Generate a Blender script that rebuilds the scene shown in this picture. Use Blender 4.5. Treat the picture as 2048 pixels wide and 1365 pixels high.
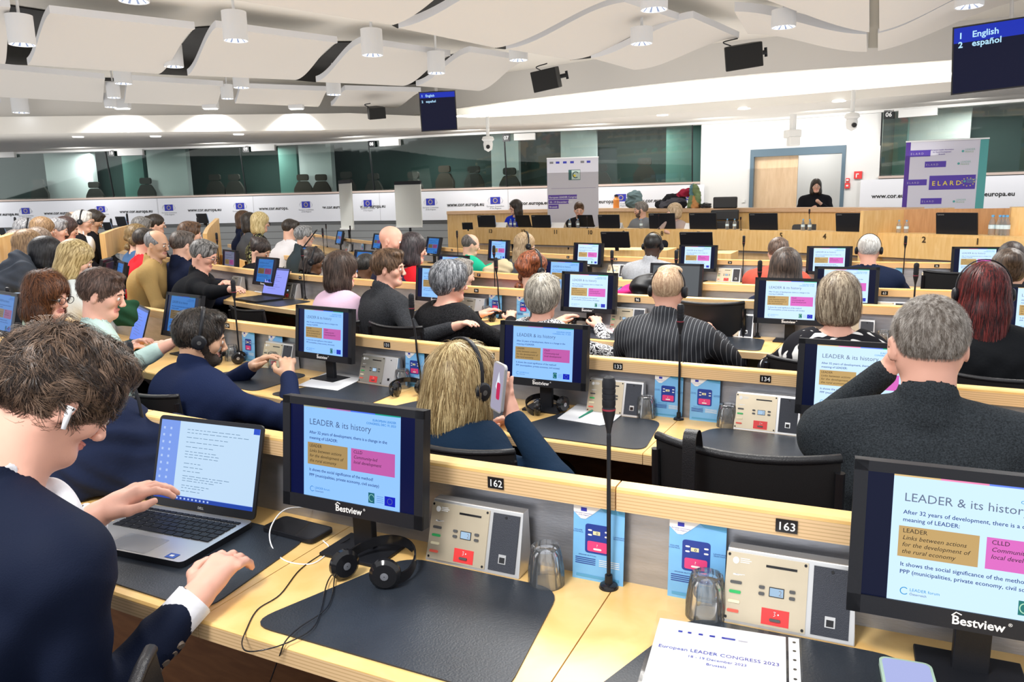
import bpy, math, random
import numpy as np
from mathutils import Vector, Matrix
random.seed(7); np.random.seed(7)
for o in list(bpy.data.objects): bpy.data.objects.remove(o)
SC = bpy.context.scene
COL = SC.collection
# ---------------------------------------------------------------- camera
CZ = 1.485; FPX = 1540.0; PITCH = math.radians(10.5); ROLL = math.radians(1.3)
_f = np.array([0, math.cos(PITCH), -math.sin(PITCH)]); _r = np.array([1.0, 0, 0]); _u = np.cross(_r, _f)
CR = math.cos(ROLL)*_r - math.sin(ROLL)*_u; CU = math.sin(ROLL)*_r + math.cos(ROLL)*_u; CF = _f
cd = bpy.data.cameras.new('camera'); cam = bpy.data.objects.new('camera', cd); COL.objects.link(cam)
cd.sensor_width = 36.0; cd.lens = FPX/2048*36.0; cd.clip_start = 0.05; cd.clip_end = 100
cam.matrix_world = Matrix(((CR[0], CU[0], -CF[0], 0), (CR[1], CU[1], -CF[1], 0), (CR[2], CU[2], -CF[2], CZ), (0, 0, 0, 1)))
SC.camera = cam
# ---------------------------------------------------------------- world, exposure
w = bpy.data.worlds.new('world'); SC.world = w; w.use_nodes = True
w.node_tree.nodes['Background'].inputs[0].default_value = (0.97, 0.98, 1.0, 1)
w.node_tree.nodes['Background'].inputs[1].default_value = 1.15
SC.view_settings.view_transform = 'Standard'; SC.view_settings.look = 'None'
SC.view_settings.exposure = 0.0; SC.view_settings.gamma = 1.0; SC.view_settings.use_curve_mapping = False
SC.cycles.max_bounces = 9; SC.cycles.diffuse_bounces = 3; SC.cycles.glossy_bounces = 3; SC.cycles.transmission_bounces = 9
SC.cycles.transparent_max_bounces = 10; SC.cycles.caustics_reflective = False; SC.cycles.caustics_refractive = False
def area(name, loc, size, power, color=(1, .96, .9), rot=(0, 0, 0), sy=None, spread=math.pi):
    l = bpy.data.lights.new(name, 'AREA'); l.energy = power; l.color = color; l.size = size
    l.shape = 'RECTANGLE' if sy else 'DISK'
    if sy: l.size_y = sy
    l.spread = spread
    o = bpy.data.objects.new(name, l); COL.objects.link(o); o.location = loc; o.rotation_euler = rot
    return o
def spot(name, loc, power, ang, color=(1, .97, .93), rot=(0, 0, 0), r=.06, blend=.5):
    l = bpy.data.lights.new(name, 'SPOT'); l.energy = power; l.color = color; l.spot_size = ang; l.spot_blend = blend; l.shadow_soft_size = r
    o = bpy.data.objects.new(name, l); COL.objects.link(o); o.location = loc; o.rotation_euler = rot
    return o
# the room's lamp fields, then an added ceiling fill
area('lamp_field_near', (-1.2, -.2, 3.45), .8, 110, (1, .98, .96))
area('lamp_field_mid', (.5, 4.2, 3.25), 1.6, 120, (1, .98, .94))
area('lamp_field_left', (-4.5, 6.5, 3.2), 1.6, 120, (1, .98, .96))
area('lamp_field_back', (1.8, 8.4, 3.15), 1.6, 120, (1, .98, .93))
area('lamp_field_right', (4.6, 5.5, 3.2), 1.4, 90, (1, .98, .94))
area('ceiling_fill', (-2.5, 10.2, 1.95), 17.0, 450, (1, .97, .93), rot=(math.pi, 0, 0), sy=10.5)  # added upward fill that brightens the ceiling, not a fitting of the room
# ---------------------------------------------------------------- pixel helpers (frame 2048 x 1365)
def ray(x, y): return CF + CR*(x-1024)/FPX - CU*(y-682.5)/FPX
def onz(x, y, zrel):
    d = ray(x, y); p = d*(zrel/d[2]); return np.array([p[0], p[1], CZ+zrel])
def ond(x, y, depth):
    p = ray(x, y)*depth; return np.array([p[0], p[1], CZ+p[2]])
def proj(P):
    P = np.array(P, float)-np.array([0, 0, CZ]); d = P@CF
    return 1024+FPX*(P@CR)/d, 682.5-FPX*(P@CU)/d, d
# ---------------------------------------------------------------- materials
MATS = {}
def mat(name, col=(.8, .8, .8), rough=.5, metal=0., emis=None, es=1., bump=0., bscale=200., noise=0., nscale=20., nstretch=(1, 1, 1), spec=.5, alpha=1., trans=0., ior=1.45, sheen=0., coord='Object', coat=0.):
    if name in MATS: return MATS[name]
    m = bpy.data.materials.new(name); m.use_nodes = True; nt = m.node_tree; b = nt.nodes['Principled BSDF']
    c = (*col, 1)
    b.inputs['Base Color'].default_value = c; b.inputs['Roughness'].default_value = rough; b.inputs['Metallic'].default_value = metal
    b.inputs['Specular IOR Level'].default_value = spec; b.inputs['IOR'].default_value = ior
    b.inputs['Alpha'].default_value = alpha; b.inputs['Transmission Weight'].default_value = trans
    b.inputs['Sheen Weight'].default_value = sheen; b.inputs['Coat Weight'].default_value = coat
    if emis: b.inputs['Emission Color'].default_value = (*emis, 1); b.inputs['Emission Strength'].default_value = es
    if bump or noise:
        tc = nt.nodes.new('ShaderNodeTexCoord'); mp = nt.nodes.new('ShaderNodeMapping'); nt.links.new(tc.outputs[coord], mp.inputs[0]); mp.inputs['Scale'].default_value = nstretch
    if noise:
        n = nt.nodes.new('ShaderNodeTexNoise'); n.inputs['Scale'].default_value = nscale; n.inputs['Detail'].default_value = 4
        nt.links.new(mp.outputs[0], n.inputs['Vector'])
        r = nt.nodes.new('ShaderNodeValToRGB'); r.color_ramp.elements[0].position = .3; r.color_ramp.elements[1].position = .7
        r.color_ramp.elements[0].color = (*[max(0, x*(1-noise)) for x in col], 1); r.color_ramp.elements[1].color = (*[min(1, x*(1+noise)) for x in col], 1)
        nt.links.new(n.outputs[0], r.inputs[0]); nt.links.new(r.outputs[0], b.inputs['Base Color'])
    if bump:
        n2 = nt.nodes.new('ShaderNodeTexNoise'); n2.inputs['Scale'].default_value = bscale; n2.inputs['Detail'].default_value = 3
        nt.links.new(mp.outputs[0], n2.inputs['Vector'])
        bp = nt.nodes.new('ShaderNodeBump'); bp.inputs['Strength'].default_value = bump; bp.inputs['Distance'].default_value = .01
        nt.links.new(n2.outputs[0], bp.inputs['Height']); nt.links.new(bp.outputs[0], b.inputs['Normal'])
    MATS[name] = m; return m
def wood(name, c0, c1, rough=.35, sc=(2.5, 2.5, 22), wscale=3., coat=.15):
    if name in MATS: return MATS[name]
    m = bpy.data.materials.new(name); m.use_nodes = True; nt = m.node_tree; b = nt.nodes['Principled BSDF']; b.inputs['Roughness'].default_value = rough; b.inputs['Coat Weight'].default_value = coat
    b.inputs['Coat Roughness'].default_value = .25
    tc = nt.nodes.new('ShaderNodeTexCoord'); mp = nt.nodes.new('ShaderNodeMapping'); mp.inputs['Scale'].default_value = sc; nt.links.new(tc.outputs['Object'], mp.inputs[0])
    n = nt.nodes.new('ShaderNodeTexNoise'); n.inputs['Scale'].default_value = wscale; n.inputs['Detail'].default_value = 6; n.inputs['Distortion'].default_value = .6
    nt.links.new(mp.outputs[0], n.inputs['Vector'])
    r = nt.nodes.new('ShaderNodeValToRGB'); r.color_ramp.elements[0].position = .35; r.color_ramp.elements[1].position = .65
    r.color_ramp.elements[0].color = (*c0, 1); r.color_ramp.elements[1].color = (*c1, 1)
    nt.links.new(n.outputs[0], r.inputs[0]); nt.links.new(r.outputs[0], b.inputs['Base Color'])
    MATS[name] = m; return m
def bands(name, c0, c1, scale, axis='Z', rough=.5, thr=.5):
    """layered plywood edge / ribbed wall: bands along one object axis"""
    if name in MATS: return MATS[name]
    m = bpy.data.materials.new(name); m.use_nodes = True; nt = m.node_tree; b = nt.nodes['Principled BSDF']; b.inputs['Roughness'].default_value = rough
    tc = nt.nodes.new('ShaderNodeTexCoord'); sp = nt.nodes.new('ShaderNodeSeparateXYZ'); nt.links.new(tc.outputs['Object'], sp.inputs[0])
    mu = nt.nodes.new('ShaderNodeMath'); mu.operation = 'MULTIPLY'; mu.inputs[1].default_value = scale; nt.links.new(sp.outputs[axis], mu.inputs[0])
    fr = nt.nodes.new('ShaderNodeMath'); fr.operation = 'FRACT'; nt.links.new(mu.outputs[0], fr.inputs[0])
    r = nt.nodes.new('ShaderNodeValToRGB'); e = r.color_ramp.elements; e[0].position = thr-.08; e[1].position = thr+.08; e[0].color = (*c0, 1); e[1].color = (*c1, 1)
    nt.links.new(fr.outputs[0], r.inputs[0]); nt.links.new(r.outputs[0], b.inputs['Base Color'])
    MATS[name] = m; return m
def emit(name, col, s=1.):
    return mat(name, (0, 0, 0), .3, emis=col, es=s, spec=.2)
WOOD = wood('birch_wood', (.86, .52, .17), (.96, .66, .27))
WOODP = wood('podium_wood', (.82, .50, .18), (.90, .60, .26), sc=(9, 9, 1.2))
PLY = bands('plywood_edge', (.80, .55, .30), (.62, .40, .19), 150, 'Z', .5, .70)
STEEL = mat('brushed_steel', (.42, .43, .47), .38, .75, bump=.05, bscale=60, noise=.12, nscale=9, nstretch=(1, 1, 5))
STEELL = mat('light_steel', (.72, .72, .72), .32, .8)
GOLD = mat('champagne_plate', (.66, .57, .42), .35, .55, noise=.05, nscale=12)
BLACKP = mat('black_plastic', (.013, .014, .018), .42, bump=.06, bscale=900, spec=.3)
BLACKG = mat('black_gloss', (.012, .012, .014), .12)
LEATH = mat('black_leather', (.012, .012, .014), .38, bump=.18, bscale=350)
MATL = mat('mat_leather', (.022, .028, .038), .42, bump=.10, bscale=260, noise=.25, nscale=6)
CHROME = mat('chrome', (.8, .8, .8), .12, 1)
WHITE = mat('white_paint', (.82, .82, .80), .6)
PAPER = mat('white_paper', (.88, .89, .91), .6)
RED = mat('red_plate', (.80, .05, .05), .4)
RUB = mat('dark_grey_rubber', (.09, .09, .09), .5)
GREENB = mat('green_button', (.03, .45, .12), .4); YELB = mat('cream_button', (.85, .75, .5), .4); REDB = mat('red_button', (.8, .12, .08), .4)
INKW = mat('white_ink', (.85, .85, .85), .5); INKB = mat('black_ink', (.02, .02, .02), .5); INKG = mat('grey_ink', (.2, .2, .22), .5)
EUB = mat('flag_blue', (.03, .04, .42), .5); EUY = mat('flag_yellow', (.9, .75, .05), .5)
def glassm():
    m = bpy.data.materials.new('clear_glass'); m.use_nodes = True; nt = m.node_tree; nt.nodes.clear()
    o = nt.nodes.new('ShaderNodeOutputMaterial'); t = nt.nodes.new('ShaderNodeBsdfTransparent'); t.inputs[0].default_value = (.975, .985, .99, 1); g = nt.nodes.new('ShaderNodeBsdfGlossy'); g.inputs['Roughness'].default_value = .04
    d = nt.nodes.new('ShaderNodeBsdfDiffuse'); d.inputs[0].default_value = (.85, .9, .95, 1); f = nt.nodes.new('ShaderNodeFresnel'); f.inputs[0].default_value = 1.6; ad = nt.nodes.new('ShaderNodeMath'); ad.operation = 'ADD'; ad.inputs[1].default_value = .05; nt.links.new(f.outputs[0], ad.inputs[0])
    mx = nt.nodes.new('ShaderNodeMixShader'); nt.links.new(ad.outputs[0], mx.inputs[0]); nt.links.new(t.outputs[0], mx.inputs[1]); nt.links.new(g.outputs[0], mx.inputs[2]); m2 = nt.nodes.new('ShaderNodeMixShader'); m2.inputs[0].default_value = .05; nt.links.new(mx.outputs[0], m2.inputs[1]); nt.links.new(d.outputs[0], m2.inputs[2]); nt.links.new(m2.outputs[0], o.inputs[0])
    MATS['clear_glass'] = m; return m
GLASS = glassm()
def paneglass(name, tint, refl=.12):
    m = bpy.data.materials.new(name); m.use_nodes = True; nt = m.node_tree; nt.nodes.clear()
    o = nt.nodes.new('ShaderNodeOutputMaterial'); t = nt.nodes.new('ShaderNodeBsdfTransparent'); t.inputs[0].default_value = (*tint, 1)
    g = nt.nodes.new('ShaderNodeBsdfGlossy'); g.inputs['Roughness'].default_value = .03; mx = nt.nodes.new('ShaderNodeMixShader')
    fr = nt.nodes.new('ShaderNodeFresnel'); fr.inputs[0].default_value = 1.5
    ad = nt.nodes.new('ShaderNodeMath'); ad.operation = 'ADD'; ad.inputs[1].default_value = refl; nt.links.new(fr.outputs[0], ad.inputs[0])
    nt.links.new(ad.outputs[0], mx.inputs[0]); nt.links.new(t.outputs[0], mx.inputs[1]); nt.links.new(g.outputs[0], mx.inputs[2]); nt.links.new(mx.outputs[0], o.inputs[0])
    MATS[name] = m; return m
# ---------------------------------------------------------------- mesh builder
_txt = {}
def text2d(s, size=1., italic=False, align='LEFT', bold=0.):
    key = (s, italic, align, bold)
    if key not in _txt:
        cu = bpy.data.curves.new('t', 'FONT'); cu.body = s; cu.size = 1.0; cu.align_x = align; cu.resolution_u = 2
        cu.offset = bold
        if italic: cu.shear = .25
        ob = bpy.data.objects.new('t', cu); me = bpy.data.meshes.new_from_object(ob)
        V = [tuple(v.co) for v in me.vertices]; F = [tuple(p.vertices) for p in me.polygons]
        bpy.data.objects.remove(ob); bpy.data.curves.remove(cu); bpy.data.meshes.remove(me)
        _txt[key] = (V, F)
    V, F = _txt[key]
    return [(x*size, y*size) for x, y, _ in V], F
class MB:
    def __init__(s): s.v = []; s.f = []; s.m = []; s.mats = []
    def mi(s, m):
        if m not in s.mats: s.mats.append(m)
        return s.mats.index(m)
    def add(s, V, F, m, T=None):
        o = len(s.v); i = s.mi(m)
        if T is not None: V = [tuple(T @ Vector(v)) for v in V]
        s.v += [tuple(v) for v in V]; s.f += [tuple(a+o for a in f) for f in F]; s.m += [i]*len(F)
        return s
    def box(s, c, d, m, T=None, top=1., topy=None):
        x, y, z = d[0]/2, d[1]/2, d[2]/2; ty = top if topy is None else topy
        V = [(c[0]+a*x*(top if e > 0 else 1), c[1]+b*y*(ty if e > 0 else 1), c[2]+e*z) for e in (-1, 1) for a, b in ((-1, -1), (1, -1), (1, 1), (-1, 1))]
        return s.add(V, [(3, 2, 1, 0), (4, 5, 6, 7), (0, 1, 5, 4), (1, 2, 6, 5), (2, 3, 7, 6), (3, 0, 4, 7)], m, T)
    def cyl(s, p0, p1, r0, m, r1=None, n=12, T=None, caps=True):
        return s.tube([p0, p1], r0, m, n=n, T=T, radii=[r0, r0 if r1 is None else r1], caps=caps)
    def tube(s, pts, r, m, n=8, T=None, radii=None, caps=True, flat=1.):
        P = [np.array(p, float) for p in pts]; V = []; k = len(P); up = None
        for i, p in enumerate(P):
            t = P[min(i+1, k-1)]-P[max(i-1, 0)]; t = t/(np.linalg.norm(t)+1e-12)
            if up is None:
                up = np.array([0, 0, 1.]) if abs(t[2]) < .9 else np.array([1., 0, 0])
            up = up-t*(up@t); up /= np.linalg.norm(up)+1e-12; b = np.cross(t, up); rr = radii[i] if radii else r
            for j in range(n):
                a = 2*math.pi*j/n; V.append(tuple(p+rr*(math.cos(a)*up*flat+math.sin(a)*b)))
        F = [(i*n+j, i*n+(j+1) % n, (i+1)*n+(j+1) % n, (i+1)*n+j) for i in range(k-1) for j in range(n)]
        if caps: F += [tuple(range(n-1, -1, -1)), tuple((k-1)*n+j for j in range(n))]
        return s.add(V, F, m, T)
    def lathe(s, prof, m, n=16, T=None, c=(0, 0, 0)):
        V = []; k = len(prof)
        for r, z in prof:
            for j in range(n): a = 2*math.pi*j/n; V.append((c[0]+r*math.cos(a), c[1]+r*math.sin(a), c[2]+z))
        F = [(i*n+j, i*n+(j+1) % n, (i+1)*n+(j+1) % n, (i+1)*n+j) for i in range(k-1) for j in range(n)]
        return s.add(V, F, m, T)
    def prism(s, poly, z0, z1, m, T=None, mside=None):
        n = len(poly); V = [(x, y, z0) for x, y in poly]+[(x, y, z1) for x, y in poly]
        s.add(V, [tuple(range(n-1, -1, -1)), tuple(range(n, 2*n))], m, T)
        return s.add(V, [(i, (i+1) % n, n+(i+1) % n, n+i) for i in range(n)], mside or m, T)
    def flat(s, poly, z, m, T=None):
        return s.add([(x, y, z) for x, y in poly], [tuple(range(len(poly)))], m, T)
    def rect(s, x0, y0, x1, y1, z, m, T=None): return s.flat([(x0, y0), (x1, y0), (x1, y1), (x0, y1)], z, m, T)
    def text(s, t, x, y, z, size, m, T=None, italic=False, align='LEFT', bold=0.):
        V, F = text2d(t, size, italic, align, bold); return s.add([(x+a, y+b, z) for a, b in V], F, m, T)
    def build(s, name, parent=None, smooth=False, bevel=0., seg=2, loc=None, rz=None, sub=0):
        me = bpy.data.meshes.new(name); me.from_pydata(s.v, [], s.f); me.update()
        for m in s.mats: me.materials.append(m)
        me.polygons.foreach_set('material_index', s.m)
        if smooth:
            me.polygons.foreach_set('use_smooth', [True]*len(me.polygons))
            if smooth == 'auto':
                try: me.set_sharp_from_angle(angle=.6)
                except Exception: pass
        o = bpy.data.objects.new(name, me); COL.objects.link(o)
        if parent is not None: o.parent = parent
        if bevel:
            b = o.modifiers.new('b', 'BEVEL'); b.width = bevel; b.segments = seg; b.limit_method = 'ANGLE'; b.angle_limit = .7
        if sub: q = o.modifiers.new('s', 'SUBSURF'); q.levels = sub; q.render_levels = sub
        if loc is not None: o.location = loc
        if rz is not None: o.rotation_euler = (0, 0, rz)
        return o
def empty(name, label, cat, loc=(0, 0, 0), rz=0., group=None):
    o = bpy.data.objects.new(name, None); COL.objects.link(o); o.location = loc; o.rotation_euler = (0, 0, rz); o.empty_display_size = .1
    tag(o, label, cat, group); return o
def tag(o, label, cat, group=None):
    if label: o['label'] = label
    if cat: o['category'] = cat
    if group: o['group'] = group
    return o
def struct(o): o['kind'] = 'structure'; return o
def dup(root, label, loc=None, rz=None, group=None):
    def cp(o, par):
        c = o.copy(); COL.objects.link(c)
        if par is not None: c.parent = par; c.matrix_parent_inverse = o.matrix_parent_inverse
        for ch in list(o.children): cp(ch, c)
        return c
    r = cp(root, None); r['label'] = label
    if group: r['group'] = group
    if loc is not None: r.location = loc
    if rz is not None: r.rotation_euler = (r.rotation_euler[0], r.rotation_euler[1], rz)
    return r
def rrect(w, h, r, n=5, cx=0, cy=0):
    P = []
    for sx, sy, a0 in ((1, -1, -90), (1, 1, 0), (-1, 1, 90), (-1, -1, 180)):
        for k in range(n+1):
            a = math.radians(a0+90*k/n); P.append((cx+sx*(w/2-r)+r*math.cos(a), cy+sy*(h/2-r)+r*math.sin(a)))
    return P
def rpoly(pts, r, n=5):
    """rounded polygon"""
    out = []; k = len(pts)
    for i in range(k):
        p = np.array(pts[i], float); a = np.array(pts[i-1], float)-p; b = np.array(pts[(i+1) % k], float)-p
        la, lb = np.linalg.norm(a), np.linalg.norm(b); a /= la; b /= lb; d = min(r, la*.45, lb*.45)
        p0 = p+a*d; p1 = p+b*d
        for t in np.linspace(0, 1, n+1): out.append(tuple((1-t)**2*p0+2*t*(1-t)*p+t*t*p1))
    return out
def smoothpts(pts, n=6):
    """Catmull-Rom through points"""
    P = [np.array(p, float) for p in pts]; P = [2*P[0]-P[1]]+P+[2*P[-1]-P[-2]]; out = []
    for i in range(1, len(P)-2):
        for t in np.linspace(0, 1, n, endpoint=False):
            a, b, c, d = P[i-1:i+3]
            out.append(.5*((2*b)+(-a+c)*t+(2*a-5*b+4*c-d)*t*t+(-a+3*b-3*c+d)*t**3))
    out.append(P[-2]); return out
# ================================================================ SDF bodies (one continuous skin, sparse surface nets)
def smin(a, b, k):
    if k <= 0: return np.minimum(a, b)
    h = np.clip(.5+.5*(b-a)/k, 0, 1); return b*(1-h)+a*h-k*h*(1-h)
def A3(x): return np.array(x, np.float32)
def rc(a, b, ra, rb, k=.02, m=0): return ('c', A3(a), A3(b), ra, rb, k, m)
def el(c, r, k=.02, m=0, R=None): return ('e', A3(c), A3(r), None if R is None else np.array(R, np.float32), k, m)
def sub(p): return ('-',)+p
def cut(n, d, k=.0): return ('p', A3(n), d, k)           # keep n.p < d
def ev1(p, P):
    if p[0] == 'c':
        _, a, b, ra, rb, k, m = p; ba = b-a; pa = P-a; t = np.clip((pa@ba)/max(float(ba@ba), 1e-9), 0, 1)
        return np.linalg.norm(pa-t[:, None]*ba, axis=1)-(ra+(rb-ra)*t)
    _, c, r, R, k, m = p; q = P-c
    if R is not None: q = q@R
    k0 = np.linalg.norm(q/r, axis=1); k1 = np.linalg.norm(q/(r*r), axis=1); return k0*(k0-1)/np.maximum(k1, 1e-6)
def ev(prims, P, disp=None):
    d = None
    for p in prims:
        if p[0] == 'p': dd = P@p[1]-p[2]; d = -smin(-d, -dd, p[3]) if p[3] > 0 else np.maximum(d, dd); continue
        if p[0] == '-': q = p[1:]; d = -smin(-d, ev1(q, P), q[-2]); continue
        e = ev1(p, P); d = e if d is None else smin(d, e, p[-2])
    if disp is not None: d = d+disp(P)
    return d
def pbounds(prims):
    lo = np.full(3, 1e9); hi = -lo
    for p in prims:
        if p[0] == 'c':
            lo = np.minimum(lo, np.minimum(p[1]-p[3], p[2]-p[4])); hi = np.maximum(hi, np.maximum(p[1]+p[3], p[2]+p[4]))
        elif p[0] == 'e': R = float(p[2].max()); lo = np.minimum(lo, p[1]-R); hi = np.maximum(hi, p[1]+R)
    return lo-.03, hi+.03
def sdf_mesh(name, prims, h, mats, parent=None, disp=None, B=8, relax=1):
    lo, hi = pbounds(prims); bs = B*h; nb = np.ceil((hi-lo)/bs).astype(int)
    g = np.stack(np.meshgrid(*[np.arange(n) for n in nb], indexing='ij'), -1).reshape(-1, 3)
    C = (lo+(g+.5)*bs).astype(np.float32); d = ev(prims, C, disp); g = g[np.abs(d) < bs*.95+.012]
    if len(g) == 0: return None
    n1 = B+1; off = np.stack(np.meshgrid(*[np.arange(n1)]*3, indexing='ij'), -1).reshape(-1, 3)
    G = (g[:, None, :]*B+off[None]).reshape(-1, 3); D = np.empty(len(G), np.float32)
    for s0 in range(0, len(G), 400000):
        D[s0:s0+400000] = ev(prims, (lo+G[s0:s0+400000]*h).astype(np.float32), disp)
    D = D.reshape(-1, n1, n1, n1); ins = D < 0
    cnt = np.zeros((len(g), B, B, B), np.int8)
    for dx in (0, 1):
        for dy in (0, 1):
            for dz in (0, 1): cnt += ins[:, dx:dx+B, dy:dy+B, dz:dz+B]
    bi, ci, cj, ck = np.nonzero((cnt > 0) & (cnt < 8))
    cell = g[bi]*B+np.stack([ci, cj, ck], 1); N = (nb*B+2).astype(np.int64)
    key = (cell[:, 0]*N[1]+cell[:, 1])*N[2]+cell[:, 2]
    corner = {}
    for dx in (0, 1):
        for dy in (0, 1):
            for dz in (0, 1): corner[dx, dy, dz] = D[bi, ci+dx, cj+dy, ck+dz]
    acc = np.zeros((len(bi), 3)); num = np.zeros(len(bi))
    for ax in range(3):
        for u in (0, 1):
            for v in (0, 1):
                a = [0, 0, 0]; a[(ax+1) % 3] = u; a[(ax+2) % 3] = v; b = list(a); b[ax] = 1
                da, db = corner[tuple(a)], corner[tuple(b)]; m = (da < 0) != (db < 0); t = np.where(m, da/np.where(m, da-db, 1), 0)
                p = np.tile(np.array(a, float), (len(bi), 1)); p[:, ax] = t; acc += p*m[:, None]; num += m
    V = lo+(cell+acc/np.maximum(num, 1)[:, None])*h
    o = np.argsort(key); ks = key[o]
    def look(c):
        k = (c[:, 0]*N[1]+c[:, 1])*N[2]+c[:, 2]; i = np.searchsorted(ks, k); i = np.minimum(i, len(ks)-1); ok = ks[i] == k; return np.where(ok, o[i], -1)
    Fs = []
    for ax in range(3):
        a = corner[0, 0, 0]; e = [0, 0, 0]; e[ax] = 1; b = corner[tuple(e)]; m = (a < 0) != (b < 0)
        c = cell[m]; s_ = (a[m] < 0); u = np.zeros(3, int); v = np.zeros(3, int); u[(ax+1) % 3] = 1; v[(ax+2) % 3] = 1
        q = np.stack([look(c), look(c-u), look(c-u-v), look(c-v)], 1); ok = (q >= 0).all(1); q = q[ok]; s_ = s_[ok]
        q[~s_] = q[~s_][:, ::-1]; Fs.append(q)
    F = np.concatenate(Fs)
    me = bpy.data.meshes.new(name); me.vertices.add(len(V)); me.loops.add(len(F)*4); me.polygons.add(len(F))
    me.vertices.foreach_set('co', V.astype(np.float32).ravel()); me.loops.foreach_set('vertex_index', F.ravel().astype(np.int32))
    me.polygons.foreach_set('loop_start', np.arange(0, len(F)*4, 4, dtype=np.int32))
    try: me.polygons.foreach_set('loop_total', np.full(len(F), 4, np.int32))
    except Exception: pass
    me.polygons.foreach_set('use_smooth', np.ones(len(F), bool))
    for m in mats: me.materials.append(m)
    if len(mats) > 1:
        FC = V[F].mean(1).astype(np.float32); best = np.full(len(FC), 1e9); mi = np.zeros(len(FC), np.int32)
        for p in prims:
            if p[0] in 'p-': continue
            e = ev1(p, FC); w_ = e < best; best[w_] = e[w_]; mi[w_] = p[-1]
        me.polygons.foreach_set('material_index', mi)
    me.update(); me.validate()
    ob = bpy.data.objects.new(name, me); COL.objects.link(ob)
    if parent is not None: ob.parent = parent
    return ob
def rotm(yaw=0, pitch=0, roll=0):
    """columns = local axes in parent frame; yaw turns left (+z), pitch nods down (+)"""
    return np.array((Matrix.Rotation(math.radians(yaw), 3, 'Z') @ Matrix.Rotation(math.radians(-pitch), 3, 'X') @ Matrix.Rotation(math.radians(roll), 3, 'Y')))
def xf(prims, R, t, s=1.):
    R = np.array(R, np.float32); t = np.array(t, np.float32); out = []
    for p in prims:
        neg = p[0] == '-'; q = p[1:] if neg else p
        if q[0] == 'c': q = ('c', R@(q[1]*s)+t, R@(q[2]*s)+t, q[3]*s, q[4]*s, q[5]*s, q[6])
        elif q[0] == 'e': q = ('e', R@(q[1]*s)+t, q[2]*s, R if q[3] is None else (R@q[3]).astype(np.float32), q[4]*s, q[5])
        elif q[0] == 'p': n = R@q[1]; q = ('p', n, q[2]*s+float(n@t), q[3])
        out.append(('-',)+q if neg else q)
    return out
def head_prims(fem=False, fat=1.):
    w = (.93 if fem else 1.)*fat
    P = [el((0, -.014, .030), (.077*w, .098, .088), 0), rc((0, .026, -.008), (0, .038, -.078), .062*w, .034*w, .03),
         el((0, .066, -.094), (.024*w, .021, .019), .025)]
    for s in (-1, 1):
        P += [rc((s*.050*w, -.004, -.045), (s*.020*w, .056, -.088), .023, .019, .03), el((s*.043*w, .052, -.024), (.024, .026, .026), .02)]
    P += [rc((-.032*w, .076, .016), (.032*w, .076, .016), .013, .013, .015)]
    for s in (-1, 1): P += [sub(el((s*.031, .098, -.001), (.017, .016, .011), .012))]
    P += [rc((0, .086, .008), (0, .106, -.030), .008, .0115, .012), el((-.011, .098, -.036), (.009, .010, .008), .006), el((.011, .098, -.036), (.009, .010, .008), .006),
          el((0, .0835, -.0575), (.021, .0085, .0042), .004, 1), el((0, .0825, -.0660), (.018, .0085, .0048), .004, 1)]
    for s in (-1, 1): P += [el((s*.031, .078, -.001), (.015, .013, .011), .004)]
    for s in (-1, 1):
        P += [el((s*.081*w, -.008, -.012), (.008, .019, .032), .008, 0, rotm(s*-22, 8)), sub(el((s*.092*w, -.004, -.006), (.009, .010, .018), .005, 0, rotm(s*-22, 8)))]
    P += [rc((0, -.022, -.05), (0, -.045, -.175), .053*w, .058*w, .03)]
    return P
def hand_prims(side=1, curl=.5, spread=.1, thumb=.5, m=0, s=1.):
    """palm from wrist (origin) along +y, palm facing -z, thumb at -x*side"""
    P = [rc((.006*side, .02, 0), (.012*side, .075, 0), .020, .019, .01, m), rc((-.014*side, .02, 0), (-.020*side, .080, 0), .019, .018, .015, m), rc((0, -.03, 0), (0, .03, 0), .024, .022, .02, m)]
    for i, (x, L) in enumerate(((-.030, .075), (-.010, .083), (.010, .077), (.029, .060))):
        a = (x+.0)*spread*10*math.radians(6)/.03*.1; p = np.array([x*side, .085-.004*abs(i-1), .002]); ang = math.radians(8)+curl*.35
        dirx = math.sin(a*3)*side
        for j, f in enumerate((.45, .30, .25)):
            q = p+np.array([dirx*L*f, math.cos(ang)*L*f, -math.sin(ang)*L*f]); P.append(rc(p, q, (.0098, .0088, .0078)[j], (.0088, .0078, .0068)[j], .004, m)); p = q; ang += curl*(.75, .55, .3)[j]
    t0 = np.array([-.028*side, .018, -.004]); t1 = t0+np.array([-.026*side, .028, -.012*thumb]); t2 = t1+np.array([-.008*side, .030, -.012*thumb]); t3 = t2+np.array([.004*side, .024, -.008*thumb])
    P += [rc(t0, t1, .016, .012, .012, m), rc(t1, t2, .0115, .0105, .006, m), rc(t2, t3, .010, .008, .004, m)]
    return xf(P, np.eye(3), (0, 0, 0), s)
def frame(fwd, up):
    f = np.array(fwd, float); f /= np.linalg.norm(f); u = np.array(up, float); u = u-f*(u@f); u /= np.linalg.norm(u); x = np.cross(f, u); return np.stack([x, f, u], 1)
def ik(S, Wp, l1, l2, pole):
    S = np.array(S, float); Wp = np.array(Wp, float); d = Wp-S; L = np.linalg.norm(d)
    if L > (l1+l2)*.995: Wp = S+d/L*(l1+l2)*.995; d = Wp-S; L = np.linalg.norm(d)
    a = (l1*l1-l2*l2+L*L)/(2*L); hh = math.sqrt(max(l1*l1-a*a, 0)); n = d/L; p = np.array(pole, float); p = p-n*(p@n); p /= np.linalg.norm(p)+1e-9
    return S+n*a+p*hh, Wp
def skinm(name, c): return mat('skin_'+name, c, .48, bump=.03, bscale=300, noise=.06, nscale=12)
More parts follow.
